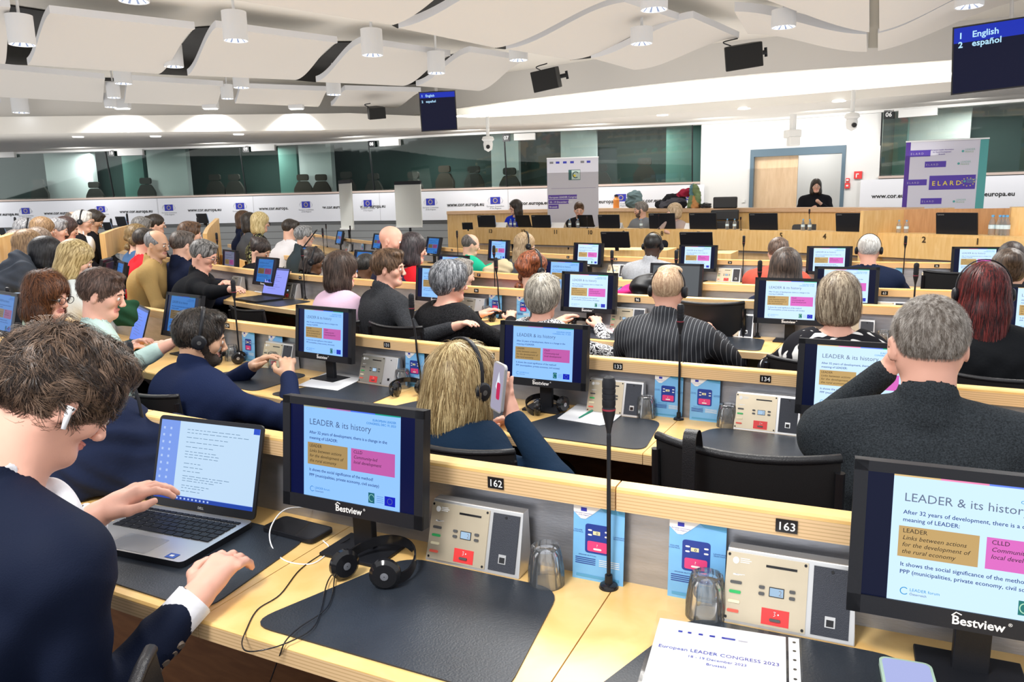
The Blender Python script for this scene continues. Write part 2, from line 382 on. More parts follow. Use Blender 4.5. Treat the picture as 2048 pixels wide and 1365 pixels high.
SK = {'fair': skinm('fair', (.78, .47, .35)), 'pink': skinm('pink', (.80, .43, .32)), 'tan': skinm('tan', (.62, .36, .23)), 'brown': skinm('brown', (.16, .075, .04)), 'dark': skinm('dark', (.05, .026, .018))}
LIP = {'fair': skinm('lip_fair', (.62, .24, .2)), 'pink': skinm('lip_pink', (.62, .24, .2)), 'tan': skinm('lip_tan', (.42, .18, .14)), 'brown': skinm('lip_brown', (.16, .06, .05)), 'dark': skinm('lip_dark', (.07, .03, .03))}
EYEW = mat('eye_white', (.8, .78, .75), .2); EYED = mat('eye_iris', (.05, .035, .02), .15)
def hairmat(c0, c1, tag_=''):
    key = 'hair_%s_%s' % ('%.2f%.2f%.2f' % tuple(c0), '%.2f%.2f%.2f' % tuple(c1))
    if key in MATS: return MATS[key]
    m = bpy.data.materials.new(key); m.use_nodes = True; nt = m.node_tree; b = nt.nodes['Principled BSDF']; b.inputs['Roughness'].default_value = .42; b.inputs['Specular IOR Level'].default_value = .4
    tc = nt.nodes.new('ShaderNodeTexCoord'); mp = nt.nodes.new('ShaderNodeMapping'); mp.inputs['Scale'].default_value = (1, 1, .13); nt.links.new(tc.outputs['Object'], mp.inputs[0])
    n = nt.nodes.new('ShaderNodeTexNoise'); n.inputs['Scale'].default_value = 110; n.inputs['Detail'].default_value = 4; n.inputs['Distortion'].default_value = .4; nt.links.new(mp.outputs[0], n.inputs['Vector'])
    at = nt.nodes.new('ShaderNodeAttribute'); at.attribute_name = 'rnd'
    ad = nt.nodes.new('ShaderNodeMath'); ad.operation = 'ADD'; nt.links.new(n.outputs[0], ad.inputs[0]); nt.links.new(at.outputs['Fac'], ad.inputs[1])
    r = nt.nodes.new('ShaderNodeValToRGB'); e = r.color_ramp.elements; e[0].position = .38; e[1].position = .66; e[0].color = (*c0, 1); e[1].color = (*c1, 1)
    nt.links.new(ad.outputs[0], r.inputs[0]); nt.links.new(r.outputs[0], b.inputs['Base Color'])
    bp = nt.nodes.new('ShaderNodeBump'); bp.inputs['Strength'].default_value = .35; bp.inputs['Distance'].default_value = .004; nt.links.new(n.outputs[0], bp.inputs['Height']); nt.links.new(bp.outputs[0], b.inputs['Normal'])
    MATS[key] = m; return m
def hair_prims(style, fem=False, fat=1., seed=0):
    w = (.93 if fem else 1.)*fat; S = lambda t, dz=0: el((0, -.014-t*.2, .030+dz), (.077*w+t, .098+t, .088+t), 0)
    face = sub(el((0, .118, -.045), (.078*w, .070, .100), .018)); rng = random.Random(seed)
    ears = [sub(el((s*.092*w, .004, -.020), (.022, .028, .036), .008)) for s in (-1, 1)]
    if style == 'short': return [S(.009, .002), el((0, .045, .100), (.058*w, .042, .022), .02)]+[face, sub(el((0, .02, -.115), (.12, .13, .085), .01))]+ears
    if style == 'crop': return [S(.004), face, sub(el((0, .03, -.115), (.12, .13, .09), .01))]+ears
    if style == 'thick': return [S(.009, .003), el((0, .040, .100), (.064*w, .050, .028), .02), el((0, -.075, .03), (.07, .04, .07), .02), face, sub(el((0, .02, -.120), (.12, .13, .075), .01))]+ears
    if style == 'balding': return [S(.006), face, cut((0, .55, .83), .052), sub(el((0, .03, -.115), (.12, .13, .09), .01))]+ears
    if style == 'bob': return [S(.020, .002), el((0, -.03, -.020), (.098*w, .088, .080), .03), el((.050, -.025, -.065), (.042, .060, .045), .02), el((-.050, -.025, -.065), (.042, .060, .045), .02), el((0, -.07, -.06), (.07, .04, .05), .02), face]
    if style == 'pixie': return [S(.022, .006), el((0, -.06, -.005), (.082*w, .055, .075), .03), el((0, .035, .100), (.068, .055, .032), .02), face, sub(el((0, .02, -.135), (.12, .13, .07), .012))]+ears[:0]
    if style == 'mid': return [S(.020, .002), el((0, -.035, -.040), (.104*w, .088, .100), .03), el((.062, -.01, -.10), (.040, .060, .06), .03), el((-.062, -.01, -.10), (.040, .060, .06), .03), el((0, -.07, -.10), (.08, .045, .06), .03), face]
    if style == 'long': return [S(.020, .002), el((0, -.035, -.050), (.104*w, .085, .110), .03), rc((.062, -.01, -.08), (.070, .01, -.22), .042, .030, .03), rc((-.062, -.01, -.08), (-.070, .01, -.22), .042, .030, .03), rc((0, -.075, -.08), (0, -.085, -.24), .055, .04, .03), rc((.04, -.07, -.08), (.045, -.075, -.23), .045, .035, .03), rc((-.04, -.07, -.08), (-.045, -.075, -.23), .045, .035, .03), face]
    if style == 'bun': return [S(.012, .002), el((0, -.115, .06), (.04, .035, .04), .02), face, sub(el((0, .03, -.12), (.12, .13, .075), .01))]
    if style == 'curly':
        P = [S(.018, .004)]
        for i in range(26):
            a = rng.uniform(0, 6.28); z = rng.uniform(-.13, .08); r_ = .085 if z > -.06 else .075
            x, y = math.cos(a)*r_, math.sin(a)*r_-.02
            if y > .045 and z < .05: continue
            P.append(el((x*w, y, z), (rng.uniform(.026, .04),)*3, .012))
        return P+[face]
    if style == 'braids':
        P = [S(.014, .002)]
        for i in range(16):
            a = math.radians(-200+i*14); x, y = math.cos(a)*.085, math.sin(a)*.09-.02
            P.append(rc((x, y, .02), (x*1.15, y*1.1, -.10-.03*rng.random()), .014, .010, .006))
        return P+[face]
    return [S(.010), face]
def strands(prims, obj, n, L, width, mat_, comb=(0, 0, -1), crown=(0, -.05, .12), seed=0, lift=.002, segs=6, wild=.25, rlen=(.6, 1.), bump_=.0035, out=0.):
    """lay fine flat strands along the hair volume and join them into the hair mesh"""
    rng = np.random.RandomState(seed); me = obj.data; nv = len(me.vertices); co = np.empty(nv*3, np.float32); me.vertices.foreach_get('co', co); co = co.reshape(-1, 3)
    P = co[rng.randint(0, nv, n)].copy(); P += rng.normal(0, .002, P.shape); cr = np.array(crown, np.float32); cb = np.array(comb, np.float32)
    Ls = L*rng.uniform(rlen[0], rlen[1], n)/segs; ph = rng.uniform(0, 6.28, 3); cs = .011; cid = np.floor(P/cs).astype(np.int64); hsh = (cid[:, 0]*73856093 ^ cid[:, 1]*19349663 ^ cid[:, 2]*83492791) % 4096
    tab = rng.normal(0, 1, (4096, 3)); wn = wild*(tab[hsh]*.9+rng.normal(0, .45, (n, 3))); cc = ((cid+.5)*cs).astype(np.float32); pull = (cc-P)*(.5/segs if segs > 2 else 0); crv = rng.normal(0, 1, 4096)[hsh]
    def grad(P):
        e = .003; g = np.stack([ev(prims, P+np.eye(3, dtype=np.float32)[i]*e)-ev(prims, P-np.eye(3, dtype=np.float32)[i]*e) for i in range(3)], 1); return g/(np.linalg.norm(g, axis=1, keepdims=True)+1e-9)
    pts = []; nrm = []; dirs = []
    for j in range(segs+1):
        P = P.astype(np.float32); g = grad(P); d = ev(prims, P); P = P-g*(d-lift-out*j/segs*.01-bump_*math.sin(math.pi*min(1, j/segs*.9))*np.abs(crv))[:, None]*(1 if j < segs*.7 else .3)
        away = P-cr; away /= np.linalg.norm(away, axis=1, keepdims=True)+1e-9
        low = np.stack([np.sin(P[:, 1]*40+ph[0]), np.sin(P[:, 0]*45+ph[1]), np.sin(P[:, 2]*35+ph[2])], 1)
        t = cb[None]+away*.9+wn+low*wild*.8; t = t-g*(t*g).sum(1)[:, None]; t = t/(np.linalg.norm(t, axis=1, keepdims=True)+1e-9)
        if out: t = t+g*out; t = t/(np.linalg.norm(t, axis=1, keepdims=True)+1e-9)
        pts.append(P.copy()); nrm.append(g); dirs.append(t); P = P+t*Ls[:, None]+pull
    V = []
    for j in range(segs+1):
        s_ = np.cross(dirs[j], nrm[j]); s_ /= np.linalg.norm(s_, axis=1, keepdims=True)+1e-9; wv = width*(1-.75*j/segs)
        V.append(pts[j]-s_*wv/2); V.append(pts[j]+s_*wv/2)
    V = np.stack(V, 1).reshape(-1, 3); k = 2*(segs+1); base = (np.arange(n)*k)[:, None]
    F = np.concatenate([base+np.array([2*j, 2*j+1, 2*j+3, 2*j+2])[None] for j in range(segs)], 0)
    F0 = np.empty(len(me.loops), np.int32); me.loops.foreach_get('vertex_index', F0); F0 = F0.reshape(-1, 4)
    VV = np.concatenate([co, V]); FF = np.concatenate([F0, F+nv]); rv = np.concatenate([np.zeros(nv), np.repeat(rng.normal(0, .10, n)+.09*crv, k)])
    m2 = bpy.data.meshes.new(me.name); m2.vertices.add(len(VV)); m2.loops.add(len(FF)*4); m2.polygons.add(len(FF))
    m2.vertices.foreach_set('co', VV.astype(np.float32).ravel()); m2.loops.foreach_set('vertex_index', FF.ravel().astype(np.int32)); m2.polygons.foreach_set('loop_start', np.arange(0, len(FF)*4, 4, dtype=np.int32))
    m2.polygons.foreach_set('use_smooth', np.ones(len(FF), bool)); m2.materials.append(mat_); m2.update()
    at = m2.attributes.new('rnd', 'FLOAT', 'POINT'); at.data.foreach_set('value', rv.astype(np.float32)); obj.data = m2; bpy.data.meshes.remove(me)
# ================================================================ people
FLOOR = -.04
def cloth(name, c, rough=.85, bump=.15, bs=90., noise=.0, ns=30., sheen=0.): return mat('cloth_'+name, c, rough, bump=bump, bscale=bs, noise=noise, nscale=ns, sheen=sheen, spec=.12)
def bandmat(name, c0, c1, scale, axis='X', thr=.06):
    return bands(name, c1, c0, scale, axis, .8, thr)
def worn_headset(hT, fat=1., mic=False, h=0, label='', tilt=0.):
    """band over the crown and two ear cups"""
    e = empty('headset', label, 'headset')
    e.matrix_world = hT
    b = MB(); pts = []
    R = .090*fat+.006
    for i in range(25):
        a = math.radians(-8+196*i/24); pts.append((R*math.cos(a), -.012+tilt*math.sin(a), .022+(R+.018)*math.sin(a)))
    V = []; F = []
    for i, p in enumerate(pts):
        a = math.radians(-8+196*i/24); n = np.array((math.cos(a), 0, math.sin(a))); p = np.array(p)
        wv = .009*(.6+.4*math.sin(max(0, a)))
        for q in (p-(0, wv, 0), p+(0, wv, 0), p+(0, wv, 0)+n*.004, p-(0, wv, 0)+n*.004): V.append(tuple(q))
    for i in range(24):
        o = i*4; F += [(o+j, o+(j+1) % 4, o+4+(j+1) % 4, o+4+j) for j in range(4)]
    b.add(V, F, BLACKP); b.build('headband', e, smooth=True)
    for s in (-1, 1):
        c = MB(); T = Matrix.Translation((s*(R+.002), -.010, -.006)) @ Matrix.Rotation(math.pi/2, 4, 'Y')
        c.lathe([(0.001, -.012*s), (.026, -.012*s), (.031, -.004*s), (.032, .004*s), (.026, .011*s), (.014, .014*s), (.001, .014*s)], BLACKP, 18, T)
        c.lathe([(.001, .0155*s), (.009, .015*s)], RUB, 12, T); c.build('ear_cup', e, smooth='auto')
    return e
def eyeglasses(hT, parent, col=BLACKG, sx=1.):
    g = MB()
    for s in (-1, 1):
        cx = s*.032; pts = [(cx+.024*math.cos(a)*1.05, .108, -.002+.019*math.sin(a)) for a in np.linspace(0, 2*math.pi, 17)]
        g.tube(pts, .0018, col, n=6, caps=False); g.tube([(s*.056, .106, .004), (s*.074, .09, .006), (s*.080, .0, -.002), (s*.080, -.02, -.015)], .0018, col, n=6)
    g.tube([(-.009, .109, .002), (.009, .109, .002)], .0018, col, n=6)
    o = g.build('eyeglasses', parent, smooth=True); o.matrix_parent_inverse = Matrix.Identity(4); o.matrix_local = hT; return o
PEOPLE = {}
def person(label, head, yaw, depth, fem=False, skin='fair', hair=('short', (.05, .03, .02), (.16, .10, .06)), top=None, hyaw=0, hpitch=8, hroll=0, lean=.10, arms=None, hands=None,
           collar='shirt', cuffs=None, glasses=False, headset=None, st=None, sw=None, hs=.94, fat=1., group=None, stand=False, legs=True, beard=None, extra=None, h=None, sleeve=True, inner=None, garment='jacket', seat=.47, chestf=1., disp=True, handres=None, nbd=(0, 0, 0), hscale=1., facehair=None, hcurl=.5, hairprims=None, trouser=None, floor=None, topcoll=None, aw=None, hw=None):
    """seated figure; head = world position of the head's middle"""
    fl = FLOOR if floor is None else floor
    a = math.radians(yaw); head = np.array(head, float); Rb = np.array(Matrix.Rotation(a, 3, 'Z'))
    O = np.array([head[0], head[1], 0])-Rb@np.array([0, lean, 0]); O[2] = fl
    root = empty('person', label, 'person', O, a, group)
    hl = np.array([0, lean, head[2]-fl]); Rh = rotm(hyaw, hpitch, hroll)
    if h is None: h = min(max(depth*.0016, .0052), .0125)
    sw = sw or (.150 if fem else .180); hz = hl[2]
    pel = np.array([0, 0, seat+.10 if not stand else hz-.70]); NB = np.array([0, lean-.040, hz-.175*hs])+np.array(nbd)
    chest = pel+(NB-pel)*.62; shz = NB[2]-.045
    hp = head_prims(fem, fat)[:-1]; S = xf(hp, Rh, hl, hs)
    nk = Rh@np.array([0, -.022, -.05])*hs+hl
    S += [rc(nk, NB+(0, -.004, -.02), .053*(.9 if fem else 1)*fat, .060*(.9 if fem else 1.02)*fat, .025)]
    def torso(t, m, k=.04):
        q = []
        for s in (-1, 1):
            q += [rc(pel+(s*.055, 0, 0), chest+(s*.065, .005, 0), .115*fat+t, .105*chestf+t, .05, m)]
        q += [rc(chest+(-.07, .0, .03), chest+(.07, .0, .03), .115*chestf+t, .115*chestf+t, .05, m), rc((-sw+.01, NB[1]+.0, shz-.03), (sw-.01, NB[1], shz-.03), .062+t, .062+t, .06, m)]
        for s in (-1, 1): q += [rc(NB+(s*.02, -.005, .012), (s*(sw-.02), NB[1], shz), .040+t*.7, .050+t, .04, m)]
        return q
    S += torso(-.012, 0)
    if aw:
        cvt = lambda v: None if v is None else Rb.T@(np.array(v, float)-np.array([O[0], O[1], fl])); cd_ = lambda v: Rb.T@np.array(v, float)
        dflt = (((-.15, .40, .79), None), ((.15, .40, .79), None)) if not arms else arms
        arms = tuple(dflt[i] if aw[i] is None else (cvt(aw[i][0]), aw[i][1]) for i in (0, 1))
        if hw: hands = tuple(None if q is None else (cd_(q[0]), cd_(q[1]), *q[2:]) for q in hw)
    arms = arms or (((-.15, .40, .79), None), ((.15, .40, .79), None)); AR = []
    for s, (Wt, pole) in zip((-1, 1), arms):
        Sh = np.array([s*sw, NB[1], shz-.02]); Wt = np.array(Wt, float); E_, Wt = ik(Sh, Wt, .285, .25, pole or (s*.8, -.5, -.6)); AR.append((Sh, E_, Wt))
        S += [rc(Sh, E_, .046, .037, .03), rc(E_, Wt, .037, .025, .02)]
        fw = Wt-E_; fw = fw/np.linalg.norm(fw); upv = (0, 0, 1)
        hd = hands[0 if s < 0 else 1] if hands else None
        cu = hcurl; sc_ = .95 if not fem else .86; th = .5
        if hd: fw = np.array(hd[0], float); upv = hd[1]; cu = hd[2] if len(hd) > 2 else cu
        if depth < 9: S += xf(hand_prims(s, cu), frame(fw, upv), Wt+frame(fw, upv)@np.array([0, .012, 0]), sc_)
        else: S += [rc(Wt, Wt+fw*.10, .024, .03, .02)]
    if facehair: S += [('c',)+p[1:-1]+(2,) if p[0] == 'c' else p[:-1]+(2,) for p in xf([el((0, .05, -.085), (.045, .044, .034), .01), rc((.058, .0, -.02), (.03, .055, -.085), .024, .02, .01), rc((-.058, 0, -.02), (-.03, .055, -.085), .024, .02, .01), rc((-.02, .092, -.05), (.02, .092, -.05), .006, .006, .004)], Rh, hl, hs)]
    ms = [SK[skin], LIP[skin]]+([mat('beard_'+'%.2f' % facehair[0], facehair, .8, bump=.4, bscale=300, noise=.4, nscale=200)] if facehair else [])
    body = sdf_mesh('body', S, h, ms, root)
    # garment
    topm = top if isinstance(top, (list, tuple)) else [top]
    tk = .016; dz = (suit_disp if depth < 2 else cl_disp) if (disp and depth < 4.5) else None
    G = torso(tk, 0)
    for (Sh, E_, Wt), s in zip(AR, (-1, 1)):
        f = (Wt-E_)/np.linalg.norm(Wt-E_)
        if sleeve: G += [rc(Sh, E_, .060, .050, .035, 0), rc(E_, Wt-f*(.012 if cuffs is None else .055), .050, .036 if cuffs is None else .041, .025, 0)]
        else: G += [rc(Sh, Sh+(E_-Sh)*.35, .06, .055, .03, 0)]
    if collar == 'shirt': G += [rc(NB+(0, -.004, .010), NB+(0, .002, .050), .068, .060, .012, 0), sub(rc(NB+(0, .0, .0), NB+(0, .008, .12), .055, .058, .004))]
    if collar == 'coat': G += [rc(NB+(0, -.010, .005), NB+(0, -.008, .055), .080, .068, .012, 0), sub(rc(NB+(0, .004, .02), NB+(0, .012, .12), .062, .064, .004))]
    if collar == 'turtle': G += [rc(NB+(0, -.004, .0), (NB+nk)/2+(0, -.002, .006), .072, .066, .010, 0)]
    if collar == 'scoop': G += [sub(rc(NB+(0, .01, .035), NB+(0, .02, .15), .088, .11, .012))]
    if collar == 'crew': G += [sub(rc(NB+(0, .006, .028), NB+(0, .02, .15), .066, .085, .008))]
    if extra: G += extra(NB, shz, sw, AR, pel, chest)
    G += [cut((0, 0, -1), -(pel[2]-.06))]
    g = sdf_mesh(garment, G, max(h*1.1, .006), topm, root, disp=(None if dz is None else (lambda P_: dz(P_)*np.clip((NB[2]-.03-P_[:, 2])*14, 0, 1))))
    if depth < 5:
        sm_ = g.modifiers.new('smooth', 'SMOOTH'); sm_.factor = .5; sm_.iterations = 4
    if inner is not None:
        I = [rc(NB+(0, .0, -.02), NB+(0, .006, .062), .062, .060, .01), sub(rc(NB+(0, .004, .03), NB+(0, .012, .14), .056, .0575, .002)), el(NB+(0, .085, -.09), (.07, .045, .10), .02)]
        sdf_mesh('shirt_collar', I, max(h*.8, .0045), [inner], root)
    if cuffs is not None:
        for (Sh, E_, Wt) in AR:
            f = (Wt-E_)/np.linalg.norm(Wt-E_); c_ = MB(); c_.tube([Wt-f*.07, Wt-f*.010, Wt-f*.008, Wt-f*.03], .037, cuffs, n=24, radii=[.0365, .0365, .0335, .033], caps=False); c_.build('cuff', root, smooth='auto')
    if legs:
        if not stand:
            L = []
            for s in (-1, 1): L += [rc((s*.09, 0, seat+.07), (s*.11, .40, seat+.07), .088, .065, .03), rc((s*.11, .40, seat+.06), (s*.11, .38, .10), .062, .05, .02), rc((s*.11, .36, .045), (s*.12, .50, .04), .042, .035, .01, 1)]
        else:
            L = []
            for s in (-1, 1): L += [rc((s*.08, 0, pel[2]), (s*.09, .01, .48), .10, .065, .03), rc((s*.09, .01, .48), (s*.09, 0, .10), .062, .048, .02), rc((s*.09, -.03, .045), (s*.10, .12, .04), .042, .035, .01, 1)]
        sdf_mesh('trousers', L, .014, [trouser or cloth('dark_trousers', (.02, .022, .03)), BLACKG], root)
    hT = Matrix.Translation(Vector(hl)) @ Matrix(Rh.tolist()).to_4x4() @ Matrix.Scale(hs, 4)
    # eyes and brows
    if depth < 30:
        e = MB()
        for s in (-1, 1):
            e.lathe([(.001, .0118), (.006, .0105), (.0105, .005), (.0118, 0), (.0105, -.006), (.001, -.0118)], EYEW, 10, Matrix.Translation((s*.031, .0810, -.001)))
            e.lathe([(.0005, .0), (.0055, -.0003)], EYED, 10, Matrix.Translation((s*.031, .0933, -.002)) @ Matrix.Rotation(-math.pi/2, 4, 'X'))
        ob = e.build('eyes', root, smooth=True); ob.matrix_local = hT
    if hair:
        style, c0, c1 = hair[:3]; hm = hairmat(c0, c1); pr = hairprims or hair_prims(style, fem, fat, seed=hash_(label))
        if hs and facehair is None:
            pass
        pr2 = list(pr)
        ho = sdf_mesh('hair', pr2, max(h*.85, .0045) if style != 'crop' else max(h*.7, .0040), [hm], root, disp=hair_disp(style) if style not in ('crop', 'balding') else None)
        if ho:
            ho.matrix_local = hT
            if st: strands(pr2, ho, mat_=hm, **st)
        bm = MB()
        for s in (-1, 1): bm.tube([(s*.014, .093, .018), (s*.030, .094, .024), (s*.048, .084, .018)], .0035, hm, n=6, radii=[.003, .0042, .002])
        ob = bm.build('eyebrows', root, smooth=True); ob.matrix_local = hT
    if glasses: eyeglasses(hT, root)
    wT = Matrix.Translation(Vector(O)) @ Matrix.Rotation(a, 4, 'Z') @ hT
    if headset: worn_headset(wT, fat*hscale*({'long': 1.12, 'mid': 1.12, 'bob': 1.14, 'pixie': 1.1, 'curly': 1.15, 'braids': 1.06, 'short': .94, 'thick': .98, 'balding': .92}.get(hair[0], .92) if hair else 1), label=headset)
    PEOPLE[label] = dict(root=root, hT=wT, arms=AR, NB=NB, Rb=Rb, O=O, body=body)
    return root
def hash_(s): return sum(ord(c)*(i+1) for i, c in enumerate(s)) % 100003
def cl_disp(P):
    x, y, z = P[:, 0], P[:, 1], P[:, 2]
    return .0042*np.sin(x*31+z*19+2.2*np.sin(y*17+z*9))*np.sin(z*23-x*13+1.7*np.sin(x*21)) + .0025*np.sin(x*57-z*49+y*33)
def suit_disp(P):
    x, y, z = P[:, 0], P[:, 1], P[:, 2]; q = np.abs(np.sin(x*16+z*13+1.8*np.sin(y*15+z*8)))
    return .008*(q**.5-.75)*(.35+.65*np.clip(np.sin(z*14+y*11-x*6), 0, 1))+.0025*np.sin(x*57-z*49+y*33)
def hair_disp(style):
    a_, f_ = {'curly': (.006, 60), 'braids': (.002, 90), 'thick': (.0035, 75), 'pixie': (.0045, 70)}.get(style, (.0028, 85))
    def d(P):
        x, y, z = P[:, 0], P[:, 1], P[:, 2]; an = np.arctan2(y+.03, x)
        return -a_*np.abs(np.sin(an*f_*.22+2.2*np.sin(z*22)+np.sin(z*45+an*3)))+a_*.5
    return d
# ================================================================ conference rows
ZR = -.5427
def mkcurve(pts, dz):
    P = [onz(x, y, ZR-dz)[:2] for x, y in pts]; a = np.array(P[0])-np.array(P[1]); b = np.array(P[-1])-np.array(P[-2])
    return np.array(P)
class Row:
    def __init__(s, pts, dz, ext=(0.6, 1.2)):
        P = mkcurve(pts, dz); s.dz = dz; s.rail = CZ+ZR-dz; s.desk = s.rail-.20
        e0 = P[0]+(P[0]-P[1])/np.linalg.norm(P[0]-P[1])*ext[0]; e1 = P[-1]+(P[-1]-P[-2])/np.linalg.norm(P[-1]-P[-2])*ext[1]
        # smooth the measured points with a low order curve
        Q = np.vstack([e0, P, e1]); Q = np.array(smoothpts(Q, 10)); d = np.r_[0, np.cumsum(np.linalg.norm(np.diff(Q, axis=0), axis=1))]
        s.L = d[-1]; g = np.linspace(0, s.L, 60); s.s = g; X = np.interp(g, d, Q[:, 0]); Y = np.interp(g, d, Q[:, 1])
        for _ in range(14):
            X[1:-1] = (X[:-2]+X[1:-1]*2+X[2:])/4; Y[1:-1] = (Y[:-2]+Y[1:-1]*2+Y[2:])/4
        s.P = np.stack([X, Y], 1)
    def at(s, u):
        u = min(max(u, 0), s.L); x = np.interp(u, s.s, s.P[:, 0]); y = np.interp(u, s.s, s.P[:, 1])
        x2 = np.interp(min(u+.05, s.L), s.s, s.P[:, 0])-np.interp(max(u-.05, 0), s.s, s.P[:, 0]); y2 = np.interp(min(u+.05, s.L), s.s, s.P[:, 1])-np.interp(max(u-.05, 0), s.s, s.P[:, 1])
        T = np.array([x2, y2]); T /= np.linalg.norm(T); return np.array([x, y]), T, np.array([-T[1], T[0]])
    def find(s, px, off=0., z=None):
        """arc position whose point, `off` metres toward the sitter, shows at column px"""
        z = s.desk if z is None else z; best = None
        for u in np.linspace(0, s.L, 500):
            P, T, N = s.at(u); q = P-N*off; X, Y, d = proj((q[0], q[1], z))
            if d > .25 and (best is None or abs(X-px) < best[0]): best = (abs(X-px), u)
        return best[1]
    def place(s, px, off=0., z=None, side=0.):
        z = s.desk if z is None else z; u = s.find(px, off, z); P, T, N = s.at(u); q = P-N*off+T*side
        return Vector((q[0], q[1], z)), math.atan2(T[1], T[0]), u
ROWS = {
 1: Row([(214, 810), (554, 868), (863, 914), (1277, 974), (1700, 1030)], 0, (1.0, 1.6)),
 2: Row([(40, 577), (310, 618), (455, 640), (773, 676), (984, 697), (1235, 716), (1534, 740)], .05, (.1, 1.3)),
 3: Row([(240, 500), (427, 529), (600, 549), (952, 573), (1273, 590), (1471, 599), (1730, 609)], .03, (.1, 1.9)),
 4: Row([(465, 490), (546, 508), (800, 532), (959, 543), (1281, 562), (1773, 577), (1926, 581)], .04, (.3, 1.5)),
 5: Row([(610, 466), (685, 476), (735, 482), (890, 495), (1137, 510), (1233, 513), (1458, 520), (1873, 525)], .05, (.3, 2.2))}
def sweep(mb, row, u0, u1, prof, m, caps=True, n=None, T0=None):
    """prof: list of (off toward viewer, z) ; closed"""
    n = n or max(2, int((u1-u0)/.09)); V = []; k = len(prof)
    for i in range(n+1):
        P, T, N = row.at(u0+(u1-u0)*i/n)
        for o, z in prof: V.append((P[0]-N[0]*o, P[1]-N[1]*o, z))
    F = [(i*k+j, (i+1)*k+j, (i+1)*k+(j+1) % k, i*k+(j+1) % k) for i in range(n) for j in range(k)]
    if caps: F += [tuple(range(k)), tuple(n*k+j for j in range(k-1, -1, -1))]
    mb.add(V, F, m)
DD = .44
def build_row(k, label, joints=(), u0=0., u1=None, rj=()):
    r = ROWS[k]; u1 = u1 or r.L; root = empty('conference_desk', label, 'desk', (r.at(r.L/2)[0][0], r.at(r.L/2)[0][1], FLOOR), 0, 'curved conference desks')
    inv = Matrix.Translation(root.location).inverted()
    def fin(mb, name, **kw):
        mb.v = [tuple(inv @ Vector(v)) for v in mb.v]; return mb.build(name, root, **kw)
    d = r.desk; js = sorted([u0]+list(joints)+[u1]); t = MB()
    for a, b in zip(js, js[1:]):
        sweep(t, r, a+.0012, b-.0012, [(-.0, d), (DD, d), (DD+.004, d-.004), (DD+.004, d-.006), (0, d-.006)], WOOD)
        sweep(t, r, a+.0012, b-.0012, [(0, d-.0061), (DD+.004, d-.0061), (DD+.004, d-.036), (0, d-.036)], PLY)
    fin(t, 'desktop')
    R = r.rail; t = MB(); js = sorted([u0]+list(rj)+[u1])
    for a, b in zip(js, js[1:]):
        sweep(t, r, a+.0015, b-.0015, [(-.016, R), (.018, R), (.022, R-.004), (.022, R-.010), (-.016, R-.010)], WOOD)
        sweep(t, r, a+.0015, b-.0015, [(-.016, R-.0101), (.022, R-.0101), (.022, R-.047), (-.016, R-.047)], PLY)
    fin(t, 'rail')
    t = MB(); sweep(t, r, u0, u1, [(-.03, R-.045), (-.012, R-.045), (.004, d-.036), (-.03, d-.036)], STEEL); fin(t, 'steel_panel', smooth=False)
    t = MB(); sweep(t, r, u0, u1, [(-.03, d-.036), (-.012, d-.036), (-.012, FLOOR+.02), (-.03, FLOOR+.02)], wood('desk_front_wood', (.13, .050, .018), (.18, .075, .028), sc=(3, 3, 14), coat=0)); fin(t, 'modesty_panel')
    t = MB(); g = mat('under_desk_metal', (.20, .19, .10), .45, .5)
    sweep(t, r, u0+.02, u1-.02, [(.02, d-.04), (.06, d-.04), (.03, d-.17), (-.01, d-.17)], g)
    fin(t, 'cable_tray')
    return root
def number_plate(k, px, s, parent, lab=None):
    r = ROWS[k]; u = r.find(px, .022, r.rail-.027); P, T, N = r.at(u); q = P-N*.0232
    b = MB(); b.prism([(-.018, -.012), (.018, -.012), (.018, .012), (-.018, .012)], 0, .0015, BLACKG); b.text(s, 0, -.0075, .0018, .021, INKW, align='CENTER', bold=.01)
    o = b.build('seat_number', parent)
    o.matrix_world = Matrix.Translation((q[0], q[1], r.rail-.027)) @ Matrix.Rotation(math.atan2(T[1], T[0]), 4, 'Z') @ Matrix.Rotation(math.pi/2, 4, 'X')
    o.matrix_parent_inverse = Matrix.Identity(4); o.matrix_local = Matrix.Translation(-parent.location) @ o.matrix_world
    return o
